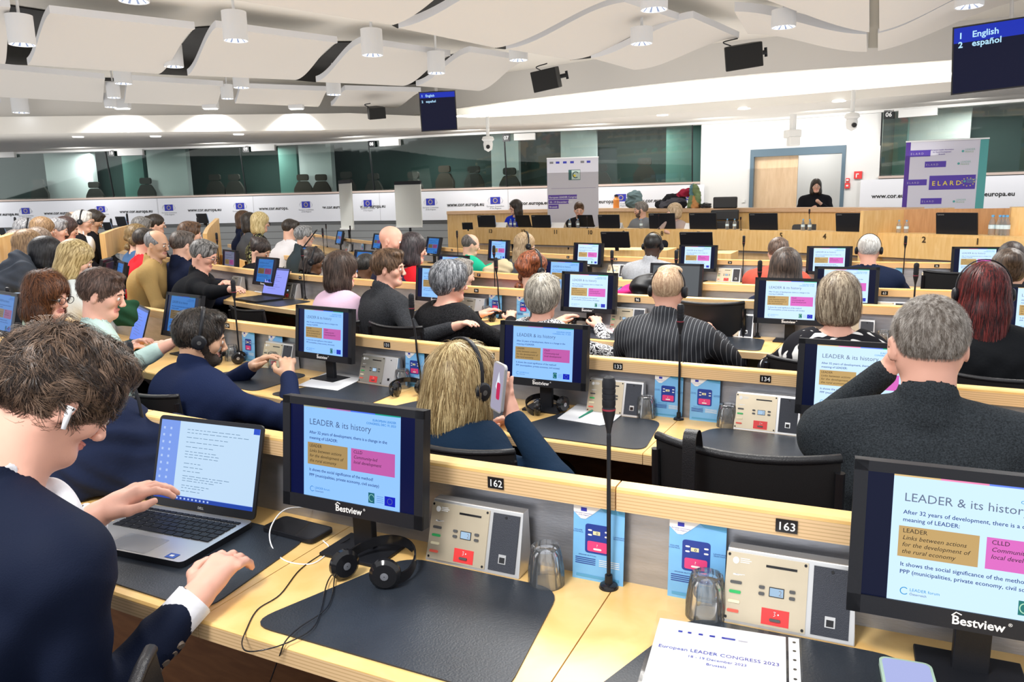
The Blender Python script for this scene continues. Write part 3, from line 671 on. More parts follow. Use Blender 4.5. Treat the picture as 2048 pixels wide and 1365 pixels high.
# ================================================================ desk equipment prototypes (x along the row, y away from the sitter)
def slide_mesh(b, T, bright, z0=0.):
    """the projected slide, 0.276 x 0.222, origin at its lower left"""
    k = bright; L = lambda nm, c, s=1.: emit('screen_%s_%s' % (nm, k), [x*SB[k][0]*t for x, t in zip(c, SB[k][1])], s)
    W, H = .276, .222; bg = L('page', (.62, .80, 1.0)); z = z0
    b.rect(0, 0, W, H, z, bg, T); z += .0004
    for i, c in enumerate(((.75, .5, .22), (.95, .25, .45), (.15, .25, .9), (.02, .5, .25))): b.rect(W*i/4, H-.0045, W*(i+1)/4, H, z, L('bar%d' % i, c), T)
    ink = L('ink', (.004, .03, .17)); gr = L('title', (.14, .17, .24)); dk = L('dark', (.02, .014, .012)); cy = L('cyan', (.0, .25, .55))
    b.text('LEADER & its history', .017, H-.046, z, .0205, gr, T)
    b.text('EUROPEAN LEADER', W-.012, H-.020, z, .0072, cy, T, align='RIGHT', bold=.01); b.text('CONGRESS, DEC 19, 2023', W-.012, H-.028, z, .0072, cy, T, align='RIGHT', bold=.01)
    b.text('After 32 years of development, there is a change in the', .017, H-.068, z, .0100, ink, T, bold=.008); b.text('meaning of LEADER:', .017, H-.081, z, .0100, ink, T, bold=.008)
    b.rect(.012, .080, .130, .133, z, emit('screen_gold_'+k, [x*GB[k] for x in (.50, .33, .13)]), T); b.rect(.140, .080, .262, .133, z, emit('screen_pink_'+k, [x*GB[k] for x in (.66, .14, .50)]), T); z += .0004
    b.text('LEADER', .018, .122, z, .0105, dk, T)
    for i, s_ in enumerate(('Links between actions', 'for the development of', 'the rural economy')): b.text(s_, .018, .110-i*.0118, z, .0105, dk, T, italic=True)
    b.text('CLLD', .147, .122, z, .0105, dk, T)
    for i, s_ in enumerate(('Community-led', 'local development')): b.text(s_, .147, .110-i*.0118, z, .0105, dk, T, italic=True)
    b.text('It shows the social significance of the method!', .017, .064, z, .0100, ink, T, bold=.008); b.text('PPP (municipalities, private economy, civil sociaty)', .017, .051, z, .0100, ink, T, bold=.008)
    b.text('LEADER forum', .034, .022, z, .0072, cy, T); b.text('Österreich', .034, .015, z, .0058, ink, T)
    b.tube([(.026+.006*math.cos(a), .021+.006*math.sin(a), z) for a in np.linspace(.8, 5.6, 12)], .0007, cy, n=4, T=T)
    b.rect(.190, .012, .207, .036, z, L('leafbg', (.02, .18, .16)), T); b.tube([(.199+.007*math.cos(a), .024+.008*math.sin(a), z+.0003) for a in np.linspace(.3, 5.2, 12)], .0008, L('leaf', (.5, .75, .5)), n=4, T=T)
    for i in range(4): b.rect(.213, .016+i*.0045, .232, .0175+i*.0045, z, L('tiny', (.3, .45, .7)), T)
    b.rect(.235, .012, .264, .034, z, L('flag', (.01, .02, .5)), T)
    for i in range(12): a = i*math.pi/6; b.rect(.2495+.0065*math.cos(a)-.0007, .023+.0065*math.sin(a)-.0007, .2495+.0065*math.cos(a)+.0007, .023+.0065*math.sin(a)+.0007, z+.0003, L('star', (.5, .5, .1)), T)
SB = {'A': (.95, (.52, .78, 1.12)), 'B': (1.12, (.98, 1.03, 1.06)), 'C': (.34, (.12, .62, 1.5)), 'D': (.40, (.6, .5, .6))}  # off-angle screen darkening painted into the slide colours of each kind
GB = {'A': .85, 'B': 1.2, 'C': .30, 'D': .4}  # same angle darkening for the gold and pink boxes
MONS = {}
def monitor(kind, label, loc, rz, tilt=6., lift=.095):
    """flat desk monitor on a short stand; kind A..D slide colours darkened for viewing angle, 'grey' blank with painted glare, 'back' dark"""
    key = (kind,)
    if key not in MONS:
        e = empty('monitor', label, 'monitor', (0, 0, 0), 0, 'seat monitors showing the same slide')
        W, H = .400, .268; S9 = .9; st = MB()
        st.box((0, .035, .004), (.15, .11, .008), BLACKP); st.box((0, .045, .10), (.05, .018, .20), BLACKP)
        st.build('stand', e, bevel=.002)
        h = MB(); h.box((0, .012, H/2), (W, .024, H), BLACKP); h.box((0, .036, H/2), (W*.8, .03, H*.8), BLACKP, topy=.8)
        T = Matrix.Rotation(math.pi/2, 4, 'X')
        V = [(-W/2+.022, H-.018), (W/2-.022, H-.018), (W/2-.022, .032), (-W/2+.022, .032)]
        # bezel lip
        h.box((0, -.002, H-.009), (W, .006, .018), BLACKP); h.box((0, -.002, .016), (W, .006, .032), BLACKP); h.box((-W/2+.011, -.002, H/2), (.022, .006, H), BLACKP); h.box((W/2-.011, -.002, H/2), (.022, .006, H), BLACKP)
        T2 = Matrix.Translation((0, -.0055, 0)) @ T
        h.text('Bestview', -.040, .009, 0, .021, INKW, T2, bold=.02); h.tube([(-.040, .023, 0), (-.034, .029, 0), (-.026, .026, 0)], .0011, INKW, n=4, T=T2); h.text('®', .040, .020, 0, .008, INKW, T2)
        ho = h.build('housing', e, bevel=.0015)
        s_ = MB(); T3 = Matrix.Translation((0, -.0008, 0)) @ T
        s_.rect(-.178, .032, .178, .250, 0, emit('screen_border_'+kind, {'A': (.003, .006, .05), 'B': (.003, .006, .03), 'C': (.004, .01, .04), 'D': (.02, .01, .03), 'grey': (.12, .13, .14)}[kind], 1.), T3)  # grey entry: reflected glare painted as an even glow
        so = s_.build('screen', e)
        if kind != 'grey':
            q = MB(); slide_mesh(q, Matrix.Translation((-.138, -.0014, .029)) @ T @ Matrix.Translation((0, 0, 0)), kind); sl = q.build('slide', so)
            kids = [ho, so]
        else: kids = [ho, so]
        for c in kids[:1]: c.rotation_euler = (math.radians(-tilt), 0, 0); c.location = (0, 0, lift); c.scale = (S9,)*3
        kids[1].rotation_euler = (math.radians(-tilt), 0, 0); kids[1].location = (0, 0, lift); kids[1].scale = (S9,)*3
        MONS[key] = e; e.location = loc; e.rotation_euler = (0, 0, rz); return e
    return dup(MONS[key], label, loc, rz)
CON = {}
def console(kind, label, loc, rz):
    """sloped steel housing with button plate (left) and socket plate (right)"""
    if kind in CON: return dup(CON[kind], label, loc, rz)
    e = empty('control_console', label, 'control console', loc, rz, 'metal control consoles at the seats')
    W, D0, D1, H = .265, .075, .030, .135; e.scale = (.82, .85, .92)
    b = MB(); V = [(-W/2, -D0, 0), (W/2, -D0, 0), (W/2, 0, 0), (-W/2, 0, 0), (-W/2+.006, -D1, H), (W/2-.006, -D1, H), (W/2-.006, .0, H), (-W/2+.006, .0, H)]
    b.add(V, [(3, 2, 1, 0), (4, 5, 6, 7), (0, 1, 5, 4), (1, 2, 6, 5), (2, 3, 7, 6), (3, 0, 4, 7)], STEELL); b.build('housing', e, bevel=.002)
    sl = math.atan2(D0-D1, H); Ls = math.hypot(D0-D1, H)
    T = Matrix.Translation((0, -D0, 0)) @ Matrix.Rotation(math.pi/2-sl, 4, 'X') @ Matrix.Translation((0, 0, .0012))
    plate = GOLD if kind != 'grey' else mat('grey_plate', (.40, .38, .33), .35, .6)
    p = MB(); p.box((-.045, Ls/2, 0), (.165, Ls-.014, .004), plate, T)
    for x, y in ((-.122, .012), (.032, .012), (-.122, Ls-.012), (.032, Ls-.012)): p.cyl((x, y, .002), (x, y, .0032), .003, BLACKG, n=8, T=T)
    p.box((-.015, Ls-.024, .002), (.062, .0045, .002), BLACKG, T)
    p.cyl((-.108, Ls-.022, .002), (-.108, Ls-.022, .0026), .0065, INKW, n=14, T=T)
    for i in range(3): p.rect(-.099, Ls-.018-i*.0035, -.080+(i == 1)*.004, Ls-.0165-i*.0035, .0024, INKW, T)
    for i in range(3): p.rect(-.112+i*.004, Ls-.050+i*.001, -.100+i*.006, Ls-.047, .0024, INKW, T)
    fp = p.build('button_plate', e)
    for j, (mt_, nm) in enumerate(((RUB, 'call_button'), (GREENB, 'green_button'), (YELB, 'cream_button'), (REDB, 'red_button'))):
        q = MB(); q.prism(rpoly([(-.012, -.0028), (.012, -.0028), (.012, .0028), (-.012, .0028)], .003, 3), .002, .0045, mt_, T @ Matrix.Translation((-.105+.002*j*-.5, .079-j*.018, 0))); q.build(nm, e)
    q = MB(); q.box((-.022, .072, .002), (.030, .018, .003), BLACKG, T); q.rect(-.0355, .0645, -.0085, .0795, .0037, emit('lcd', (.42, .60, .80)), T); q.text('2', -.018, .067, .0040, .014, INKG, T); q.build('display', e)
    for x in (-.052, .009):
        for y in (.066, .078):
            q = MB(); q.prism(rpoly([(-.006, -.003), (.006, -.003), (.006, .003), (-.006, .003)], .003, 3), .002, .005, RUB, T @ Matrix.Translation((x, y, 0))); q.build('volume_button', e)
    q = MB(); q.box((-.022, .026, .002), (.055, .030, .002), RED, T); q.prism(rpoly([(-.011, -.0025), (.011, -.0025), (.011, .0025), (-.011, .0025)], .0025, 3), .003, .006, RUB, T @ Matrix.Translation((-.022, .021, 0)))
    q.tube([(-.025, .036, .0035), (-.021, .036, .0035), (-.0235, .0325, .0035), (-.0215, .030, .0035), (-.025, .028, .0035)], .0007, INKW, n=4, T=T); q.cyl((-.016, .032, .003), (-.016, .032, .0036), .0016, INKW, n=8, T=T); q.build('microphone_button_plate', e)
    q = MB(); q.box((.084, Ls/2, 0), (.072, Ls-.018, .003), mat('dark_grained_plate', (.05, .055, .07), .55, .2, bump=.3, bscale=600) if kind != 'grey' else STEELL, T)
    q.box((.084, .036, .001), (.020, .020, .003), STEELL, T); q.box((.084, .034, .002), (.014, .012, .003), BLACKG, T); q.cyl((.084, Ls-.016, .001), (.084, Ls-.016, .003), .003, BLACKG, n=8, T=T); q.build('socket_plate', e)
    CON[kind] = e; return e
LEAF = []
def leaflet(label, loc, rz):
    if LEAF: return dup(LEAF[0], label, loc, rz)
    W, H = .085, .160; b = MB(); T = Matrix.Rotation(math.radians(90-4), 4, 'X'); blu = mat('leaflet_blue', (.20, .50, .86), .35, noise=.12, nscale=8); b2 = mat('leaflet_light', (.10, .36, .62), .35)
    b.box((0, H/2, 0), (W, H, .0012), blu, T); z = .0012
    b.flat([(-.002, H), (W/2, H), (W/2, H-.014), (.010, H-.010)], z, b2, T); b.flat([(-W/2, H), (.006, H), (-.010, H-.018), (-.022, H-.030), (-.030, H-.030), (-W/2, H-.016)], z+.0003, INKW, T)
    b.rect(-.030, H-.014, -.020, H-.006, z+.0006, EUB, T); b.text('European Committee', -.025, H-.019, z+.0006, .0032, EUB, T, align='CENTER'); b.text('of the Regions', -.025, H-.023, z+.0006, .0032, EUB, T, align='CENTER')
    nb = mat('leaflet_navy', (.02, .05, .30), .4); b.flat([(x-.001, y+.090) for x, y in rrect(.042, .062, .005, 3)], z, nb, T)
    b.flat([(x-.001, y+.074) for x, y in rrect(.034, .022, .003, 3)], z+.0003, mat('leaflet_pink', (.75, .06, .22), .4), T); b.rect(-.009, .103-.004, .003, .107, z+.0003, mat('leaflet_lcd', (.75, .72, .45), .4), T); b.text('0', -.004, .1, z+.0006, .008, INKB, T)
    for x in (-.016, .012):
        for y in (.098, .108): b.flat([(x+.002+u, y+v) for u, v in rrect(.007, .0035, .0017, 2)], z+.0003, INKW, T)
    b.flat([(x-.001, y+.069) for x, y in rrect(.014, .004, .002, 2)], z+.0006, INKW, T); b.text('?', -.003, .074, z+.0006, .008, INKW, T)
    b.text('VOLUME', -.034, .104, z, .0036, nb, T, align='CENTER'); b.text('CONTROL', -.034, .100, z, .0036, nb, T, align='CENTER'); b.text('LANGUAGE', .034, .100, z, .0036, nb, T, align='CENTER'); b.text('SELECTION', .034, .096, z, .0036, nb, T, align='CENTER')
    b.text('SPEAKER BUTTON', -.018, .052, z, .0036, nb, T, align='CENTER')
    for i in range(4): b.rect(-.038, .046-i*.004, -.004, .0478-i*.004, z, nb, T); b.rect(.002, .046-i*.004, .036, .0475-i*.004, z, INKW, T)
    b.rect(-.036, .006, .036, .012, z, b2, T)
    o = b.build('leaflet'); tag(o, label, 'leaflet', 'blue instruction leaflets behind the desks'); o.location = loc; o.rotation_euler = (0, 0, rz); o.scale = (1.22, 1, .95); LEAF.append(o); return o
TUM = []
def tumbler(label, loc, rz=0.):
    if TUM: return dup(TUM[0], label, loc, rz)
    V = []; n = 50; prof = [(.036, 0), (.033, .03), (.029, .06), (.026, .078), (.020, .082), (.001, .082)]; inn = [(.0335, 0), (.0305, .03), (.026, .060), (.021, .070), (.001, .072)]
    b = MB()
    for pr in (prof, inn):
        V = []
        for r_, z in pr:
            for j in range(n): a = 2*math.pi*j/n; q = r_*(1+(.085*abs(math.sin(a*5)) if pr is prof and .01 < z < .08 else 0)); V.append((q*math.cos(a), q*math.sin(a), z))
        F = [(i*n+j, i*n+(j+1) % n, (i+1)*n+(j+1) % n, (i+1)*n+j) for i in range(len(pr)-1) for j in range(n)]
        if pr is inn: F = [f[::-1] for f in F]
        b.add(V, F, GLASS)
    b.add([(r_*math.cos(2*math.pi*j/n), r_*math.sin(2*math.pi*j/n), 0) for r_ in (.036, .0335) for j in range(n)], [(j, n+j, n+(j+1) % n, (j+1) % n) for j in range(n)], GLASS)
    o = b.build('tumbler', smooth='auto'); tag(o, label, 'glass', 'upturned glass tumblers'); o.location = loc; o.rotation_euler = (0, 0, rz); TUM.append(o); return o
MICS = {}
def mic(label, loc, rz, key='std', top=(-.01, .0, .42)):
    """gooseneck microphone; top = head tip relative to base"""
    if key in MICS: return dup(MICS[key], label, loc, rz)
    e = empty('gooseneck_microphone', label, 'microphone', loc, rz, 'gooseneck microphones')
    b = MB(); b.lathe([(.001, .010), (.010, .010), (.017, .006), (.019, .001), (.019, 0)], BLACKG, 20); b.cyl((0, 0, 0), (0, 0, .026), .0085, BLACKP, .0075); b.build('base', e, smooth='auto')
    t = Vector(top); dirn = Vector((0, 0, 1)); pts = [(0, 0, .02), (0, 0, .07), tuple(t*.35+Vector((.000, 0, 0))), tuple(t*.6), tuple(t-Vector((0, 0, .105)))]
    s_ = MB(); s_.tube(smoothpts(pts, 5), .0042, RUB if key == 'x' else BLACKP, n=8); s_.build('gooseneck', e, smooth=True)
    T = Matrix.Translation(t-Vector((0, 0, .11))); h = MB(); h.lathe([(.004, 0), (.0055, .01), (.0115, .036), (.0125, .045)], BLACKP, 16, T)
    h.lathe([(.0125, .0475), (.0115, .050), (.0118, .052), (.0125, .054), (.0125, .064), (.0118, .0645), (.0118, .067), (.0125, .0675), (.0125, .074), (.0118, .0745), (.0118, .077), (.0125, .0775), (.0125, .084), (.0118, .0845), (.0118, .087), (.0125, .0875), (.0125, .098), (.010, .106), (.001, .110)], BLACKP, 16, T); h.build('microphone_head', e, smooth='auto')
    r_ = MB(); r_.lathe([(.0127, .0445), (.0127, .0478)], mat('mic_red_ring', (.25, .02, .04), .4), 16, T); r_.build('ring', e, smooth=True)
    MICS[key] = e; return e
MATO = []
def deskmat(label, loc, rz):
    if MATO: return dup(MATO[0], label, loc, rz)
    b = MB(); b.prism(rpoly([(-.270, -.185), (.245, -.185), (.200, .150), (-.150, .150)], .055, 6), 0, .003, MATL)
    o = b.build('desk_mat', bevel=.001); tag(o, label, 'desk mat', 'dark leather desk mats'); o.location = loc; o.rotation_euler = (0, 0, rz); MATO.append(o); return o
HDS = []
def desk_headset(label, loc, rz, cable=None):
    if HDS: e = dup(HDS[0], label, loc, rz)
    else:
        e = empty('headset', label, 'headset', loc, rz, 'headsets lying on the desks'); b = MB(); V = []; F = []
        R = .075
        for i in range(25):
            a = math.radians(-30+240*i/24); p = np.array((R*math.cos(a), R*1.05*math.sin(a), .018+.02*math.sin(max(0, a)))); n_ = np.array((math.cos(a), math.sin(a), 0))
            for q in (p-(0, 0, .010), p+(0, 0, .010), p+(0, 0, .010)+n_*.004, p-(0, 0, .010)+n_*.004): V.append(tuple(q))
        for i in range(24): o = i*4; F += [(o+j, o+(j+1) % 4, o+4+(j+1) % 4, o+4+j) for j in range(4)]
        b.add(V, F, BLACKG); b.build('headband', e, smooth='auto')
        for s in (-1, 1):
            c = MB(); T = Matrix.Translation((s*.050, -.040, .030)) @ Matrix.Rotation(math.radians(s*25), 4, 'Z') @ Matrix.Rotation(math.pi/2, 4, 'X' if s > 0 else 'Y')
            c.lathe([(.001, -.012), (.024, -.012), (.031, -.003), (.031, .006), (.024, .012), (.001, .013)], BLACKG, 18, T); c.lathe([(.001, .0145), (.008, .014)], STEEL, 12, T); c.build('ear_cup', e, smooth='auto')
        HDS.append(e)
    return e
CH = {}
def chair(label, loc, rz, key='std', top=.96, w=.42, sz=.86):
    if key in CH: c_ = dup(CH[key], label, loc, rz); c_.scale = (1, 1, sz); return c_
    e = empty('office_chair', label, 'chair', loc, rz, 'black leather meeting chairs')
    f = MB(); n = 12; V = []
    cur = lambda x: -.045*(x/(w/2))**2
    def sheet(z0, z1, y0, y1, wd, th, m, mb, dip=.012):
        V = []
        for (z, y) in ((z0, y0), ((z0+z1)/2, (y0+y1)/2-.01), (z1, y1)):
            for i in range(n+1):
                x = -wd/2+wd*i/n; c_ = .05*(2*x/wd)**2; zz = z+(dip*(2*x/wd)**2 if z == z1 else 0); V.append((x, y+c_, zz))
        k = n+1; V += [(x, y-th, z) for x, y, z in V]; o = 3*k; F = []
        for r_ in range(2):
            for i in range(n): F += [(r_*k+i, r_*k+i+1, (r_+1)*k+i+1, (r_+1)*k+i), (o+r_*k+i, o+(r_+1)*k+i, o+(r_+1)*k+i+1, o+r_*k+i+1)]
        for i in range(n): F += [(i, o+i, o+i+1, i+1), (2*k+i, 2*k+i+1, o+2*k+i+1, o+2*k+i)]
        for r_ in range(2): F += [(r_*k, (r_+1)*k, o+(r_+1)*k, o+r_*k), (r_*k+n, o+r_*k+n, o+(r_+1)*k+n, (r_+1)*k+n)]
        mb.add(V, F, m)
    sheet(.46, top, -.20, -.27, w, .012, mat('black_mesh_back', (.012, .012, .013), .45, bump=.1, bscale=500), f); f.build('backrest', e, smooth='auto')
    t = MB(); t.tube([(w*(i/10-.5), -.276+.05*(2*(i/10-.5))**2, top+.012*(2*(i/10-.5))**2) for i in range(11)], .011, LEATH, n=10); t.build('top_rail', e, smooth=True)
    s_ = MB(); s_.box((0, .02, .45), (w-.02, .44, .05), LEATH); s_.build('seat', e, bevel=.015, seg=3)
    for s in (-1, 1):
        l = MB(); x = s*(w/2); l.tube(smoothpts([(x, -.235, top-.02), (x, -.215, .60), (x, -.20, .44), (x, -.16, .10), (x, -.18, .014)], 4), .011, BLACKG, n=8); l.tube([(x, -.22, .014), (x, .24, .014)], .011, CHROME, n=8)
        l.tube([(x, .22, .014), (x, .18, .43)], .011, CHROME, n=8); l.cyl((x-.012*s, -.21, .455), (x+.022*s, -.21, .455), .012, CHROME); l.build('side_frame', e, smooth='auto')
    CH[key] = e; e.scale = (1, 1, sz); return e
# ================================================================ room shell
GT = 1.375   # glass top above the lens
WALLP = [onz(x, y, GT)[:2] for x, y in [(-260, 316), (0, 308), (350, 297), (700, 285), (858, 272), (1380, 250), (1755, 224), (2048, 202), (2300, 182)]]
WALLP = [WALLP[0]+(WALLP[0]-WALLP[1])*1.2]+WALLP
def _sm(P, n=8, it=10):
    Q = np.array(smoothpts([tuple(p) for p in P], n)); d = np.r_[0, np.cumsum(np.linalg.norm(np.diff(Q, axis=0), axis=1))]; g = np.linspace(0, d[-1], 140); X = np.interp(g, d, Q[:, 0]); Y = np.interp(g, d, Q[:, 1])
    for _ in range(it*8): X[1:-1] = (X[:-2]+2*X[1:-1]+X[2:])/4; Y[1:-1] = (Y[:-2]+2*Y[1:-1]+Y[2:])/4
    return np.stack([X, Y], 1)
WALL = _sm(WALLP)
def off_curve(C, o):
    T = np.gradient(C, axis=0); T /= np.linalg.norm(T, axis=1, keepdims=True); N = np.stack([-T[:, 1], T[:, 0]], 1); return C-N*o
def wallpt(px, y=400, off=0.):
    C = off_curve(WALL, off) if off else WALL; best = None
    for i in range(len(C)-1):
        for t in (0, .25, .5, .75):
            q = C[i]*(1-t)+C[i+1]*t; X, Y, d = proj((q[0], q[1], CZ+(390-y)*.008))
            if d > 1 and (best is None or abs(X-px) < best[0]): T = C[i+1]-C[i]; best = (abs(X-px), q, math.atan2(T[1], T[0]), i+t, d)
    return best[1:]
def zat(px, y, off=0.):
    q, a, u, d = wallpt(px, y, off); return CZ+(proj((q[0], q[1], CZ))[1]-y)/FPX*d
def wstrip(mb, i0, i1, prof, m, C=None):
    """closed profile (off toward viewer, z) swept along the wall curve between indices"""
    C = WALL if C is None else C; V = []; k = len(prof); Os = {o: off_curve(C, o) for o, _ in prof}; n = 0
    us = [i0]+[float(j) for j in range(int(i0)+1, int(math.ceil(i1)))]+[i1]
    for u in us:
        for o, z in prof:
            A = Os[o]; j = min(int(u), len(A)-2); q = A[j]*(1-(u-j))+A[j+1]*(u-j); V.append((q[0], q[1], z))
    n = len(us)-1
    F = [(i*k+j, (i+1)*k+j, (i+1)*k+(j+1) % k, i*k+(j+1) % k) for i in range(n) for j in range(k)]+[tuple(range(k)), tuple(n*k+j for j in range(k-1, -1, -1))]
    mb.add(V, F, m)
NW = len(WALL)-1
zs, zt = CZ+.235, CZ+GT
u_a = wallpt(1397)[2]; u_b = wallpt(1752)[2]     # plain white wall with the door between these
PF = .18                                           # podium floor level
zb = zat(500, 445)                                # lower edge of banner strip
b = MB(); g = bands('grey_slat_wall', (.055, .055, .055), (.30, .31, .31), 6.2, 'Z', .55, .05)
wstrip(b, 0, u_a, [(0, FLOOR), (0, zs-.03), (-.15, zs-.03), (-.15, FLOOR)], g); wstrip(b, u_b, NW, [(0, FLOOR), (0, zs-.03), (-.15, zs-.03), (-.15, FLOOR)], g)
struct(b.build('wall_back'))
b = MB(); wl = mat('wall_white', (.80, .80, .78), .7)
pd0, pd1 = wallpt(1508)[2], wallpt(1678)[2]; dz_top = zat(1590, 308)
wstrip(b, u_a, pd0, [(0, FLOOR), (0, zt+.2), (-.2, zt+.2), (-.2, FLOOR)], wl); wstrip(b, pd1, u_b, [(0, FLOOR), (0, zt+.2), (-.2, zt+.2), (-.2, FLOOR)], wl); wstrip(b, pd0, pd1, [(0, dz_top), (0, zt+.2), (-.2, zt+.2), (-.2, dz_top)], wl)
struct(b.build('wall_door_side'))
# door frame, half open leaf, bright corridor behind
b = MB(); df = mat('door_frame_blue_grey', (.11, .17, .22), .4)
wstrip(b, pd0-.28, pd0+.02, [(.03, FLOOR), (.03, dz_top+.02), (-.22, dz_top+.02), (-.22, FLOOR)], df); wstrip(b, pd1-.02, pd1+.25, [(.03, FLOOR), (.03, dz_top+.02), (-.22, dz_top+.02), (-.22, FLOOR)], df)
wstrip(b, pd0-.28, pd1+.25, [(.031, dz_top-.04), (.031, dz_top+.10), (-.22, dz_top+.10), (-.22, dz_top-.04)], df); struct(b.build('door_1_frame'))
b = MB(); wstrip(b, pd0, wallpt(1592)[2], [(-.10, FLOOR), (-.10, dz_top-.04), (-.14, dz_top-.04), (-.14, FLOOR)], wood('door_wood', (.72, .50, .30), (.80, .58, .37), sc=(6, 6, 1))); struct(b.build('door_1'))
b = MB(); wstrip(b, pd0-8, pd1+8, [(-1.8, FLOOR), (-1.8, zt+.3), (-1.9, zt+.3), (-1.9, FLOOR)], wl); struct(b.build('wall_corridor'))
area('corridor_lamp', tuple(np.append(wallpt(1610, 400, -1.0)[0], 2.7)), .8, 18, (1, .98, .94))
# sill
b = MB(); sl = mat('sill_beige', (.62, .50, .44), .5)
for a0, a1 in ((0, u_a), (u_b, NW)): wstrip(b, a0, a1, [(.05, zs-.03), (.05, zs+.012), (-.25, zs+.012), (-.25, zs-.03)], sl)
struct(b.build('trim_1'))
# banner strip with web address
b = MB(); bn = mat('banner_white', (.86, .87, .92), .5)
u0b = wallpt(1199)[2]
for a0, a1 in ((0, u_a+.4), (wallpt(1724)[2], NW)): wstrip(b, a0, a1, [(.055, zb), (.055, zs-.045), (.045, zs-.045), (.045, zb)], bn)
def wallT(px, z, off): q, a, u, d = wallpt(px, 400, off); return Matrix.Translation((q[0], q[1], z)) @ Matrix.Rotation(a, 4, 'Z') @ Matrix.Rotation(math.pi/2, 4, 'X')
zm = (zb+zs)/2
hb = zs-zb
for px in (5, 122, 274, 410, 550, 665, 741, 929, 1056, 1198, 1306, 1793, 1970): b.text('www.cor.europa.eu', 0, -.04, .002, .108, INKB, wallT(px, zm, .058), align='CENTER', bold=.022)
for px in (53, 203, 339, 479, 610, 734, 862, 991, 1239, 1375):
    T = wallT(px, zm+.03, .058); b.rect(-.11, -.04, .11, .11, .002, EUB, T)
    for i in range(12): a = i*math.pi/6; b.rect(.045*math.cos(a)-.007, .035+.045*math.sin(a)-.007, .045*math.cos(a)+.007, .035+.045*math.sin(a)+.007, .003, EUY, T)
    for s in (-1, 1): b.tube([(s*.14, -.02, .002), (s*.17, .035, .002), (s*.13, .10, .002)], .005, mat('logo_grey', (.6, .62, .7), .5), n=4, T=T)
    b.text('European Committee', 0, -.10, .002, .045, INKG, T, align='CENTER'); b.text('of the Regions', 0, -.145, .002, .045, INKG, T, align='CENTER')
for px in (316, 506, 760, 1014): b.rect(-.004, zb-zm, .004, zs-.045-zm, .002, mat('seam_grey', (.5, .5, .52), .6), wallT(px, zm, .058))
tag(b.build('wall_banner'), 'long white banner strip with web address and blue flags under the booth windows', 'banner')
# booth windows
pg = paneglass('booth_glass', (.86, .93, .90), .01); idx = 1
for (x0, x1) in ((-330, 228), (228, 490), (490, 748), (748, 1010), (1010, 1380), (1757, 2100), (2100, 2400)):
    a0, a1 = wallpt(x0)[2], wallpt(x1)[2]; b = MB(); wstrip(b, a0, a1, [(-.08, zs), (.06, zt+.02), (.055, zt+.02), (-.085, zs)], pg); struct(b.build('window_%d' % idx)); idx += 1
fr = mat('mullion_black', (.012, .014, .016), .4)
for x in (228, 490, 748, 1010, 1380, 1757):
    u = wallpt(x)[2]; b = MB(); wstrip(b, u-.045, u+.045, [(-.07, zs), (.075, zt), (.03, zt), (-.12, zs)], fr); struct(b.build('window_mullion'))
b = MB(); wstrip(b, 0, NW, [(.10, zt-.02), (.10, zt+.03), (-.1, zt+.03), (-.1, zt-.02)], WHITE); struct(b.build('trim_2'))
# booth interior
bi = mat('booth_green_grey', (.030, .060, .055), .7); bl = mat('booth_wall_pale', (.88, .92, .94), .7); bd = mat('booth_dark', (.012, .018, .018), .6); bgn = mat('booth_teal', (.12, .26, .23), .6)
b = MB()
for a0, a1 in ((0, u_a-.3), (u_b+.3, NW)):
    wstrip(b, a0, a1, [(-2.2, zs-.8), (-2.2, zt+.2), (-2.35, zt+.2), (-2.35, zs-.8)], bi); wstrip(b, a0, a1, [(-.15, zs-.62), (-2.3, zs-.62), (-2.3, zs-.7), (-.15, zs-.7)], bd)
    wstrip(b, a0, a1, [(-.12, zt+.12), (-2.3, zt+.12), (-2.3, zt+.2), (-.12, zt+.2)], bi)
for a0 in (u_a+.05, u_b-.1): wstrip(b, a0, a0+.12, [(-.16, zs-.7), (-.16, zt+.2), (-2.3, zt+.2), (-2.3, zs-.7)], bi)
struct(b.build('wall_booths'))
k = 1
for x0, x1, m in ((97, 190, bl), (300, 378, bl), (600, 665, bl), (985, 1040, bl), (1122, 1192, bl), (560, 598, bgn), (1330, 1400, bgn), (1770, 1808, bgn), (250, 290, bgn)):
    b = MB(); a0, a1 = wallpt(x0, 330, -1.4)[2], wallpt(x1, 330, -1.4)[2]; wstrip(b, a0, a1, [(-1.4, zs-.6), (-1.4, zt+.1), (-1.6, zt+.1), (-1.6, zs-.6)], m); struct(b.build('wall_booth_column')); k += 1
for i, x in enumerate((180, 520, 850, 1280, 1950)):
    q = wallpt(x, 330, -1.0)[0]; area('booth_lamp', (q[0], q[1], zt+.05), .8, 40, (1, 1, .98))
b = MB()
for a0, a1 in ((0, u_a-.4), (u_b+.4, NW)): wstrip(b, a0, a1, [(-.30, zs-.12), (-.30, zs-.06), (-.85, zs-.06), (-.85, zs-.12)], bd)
tag(b.build('booth_desk'), 'dark desk running inside the interpreter booths', 'desk')
bc = mat('booth_chair', (.05, .045, .04), .6); bc2 = mat('booth_chair_brown', (.085, .06, .045), .6); first = None
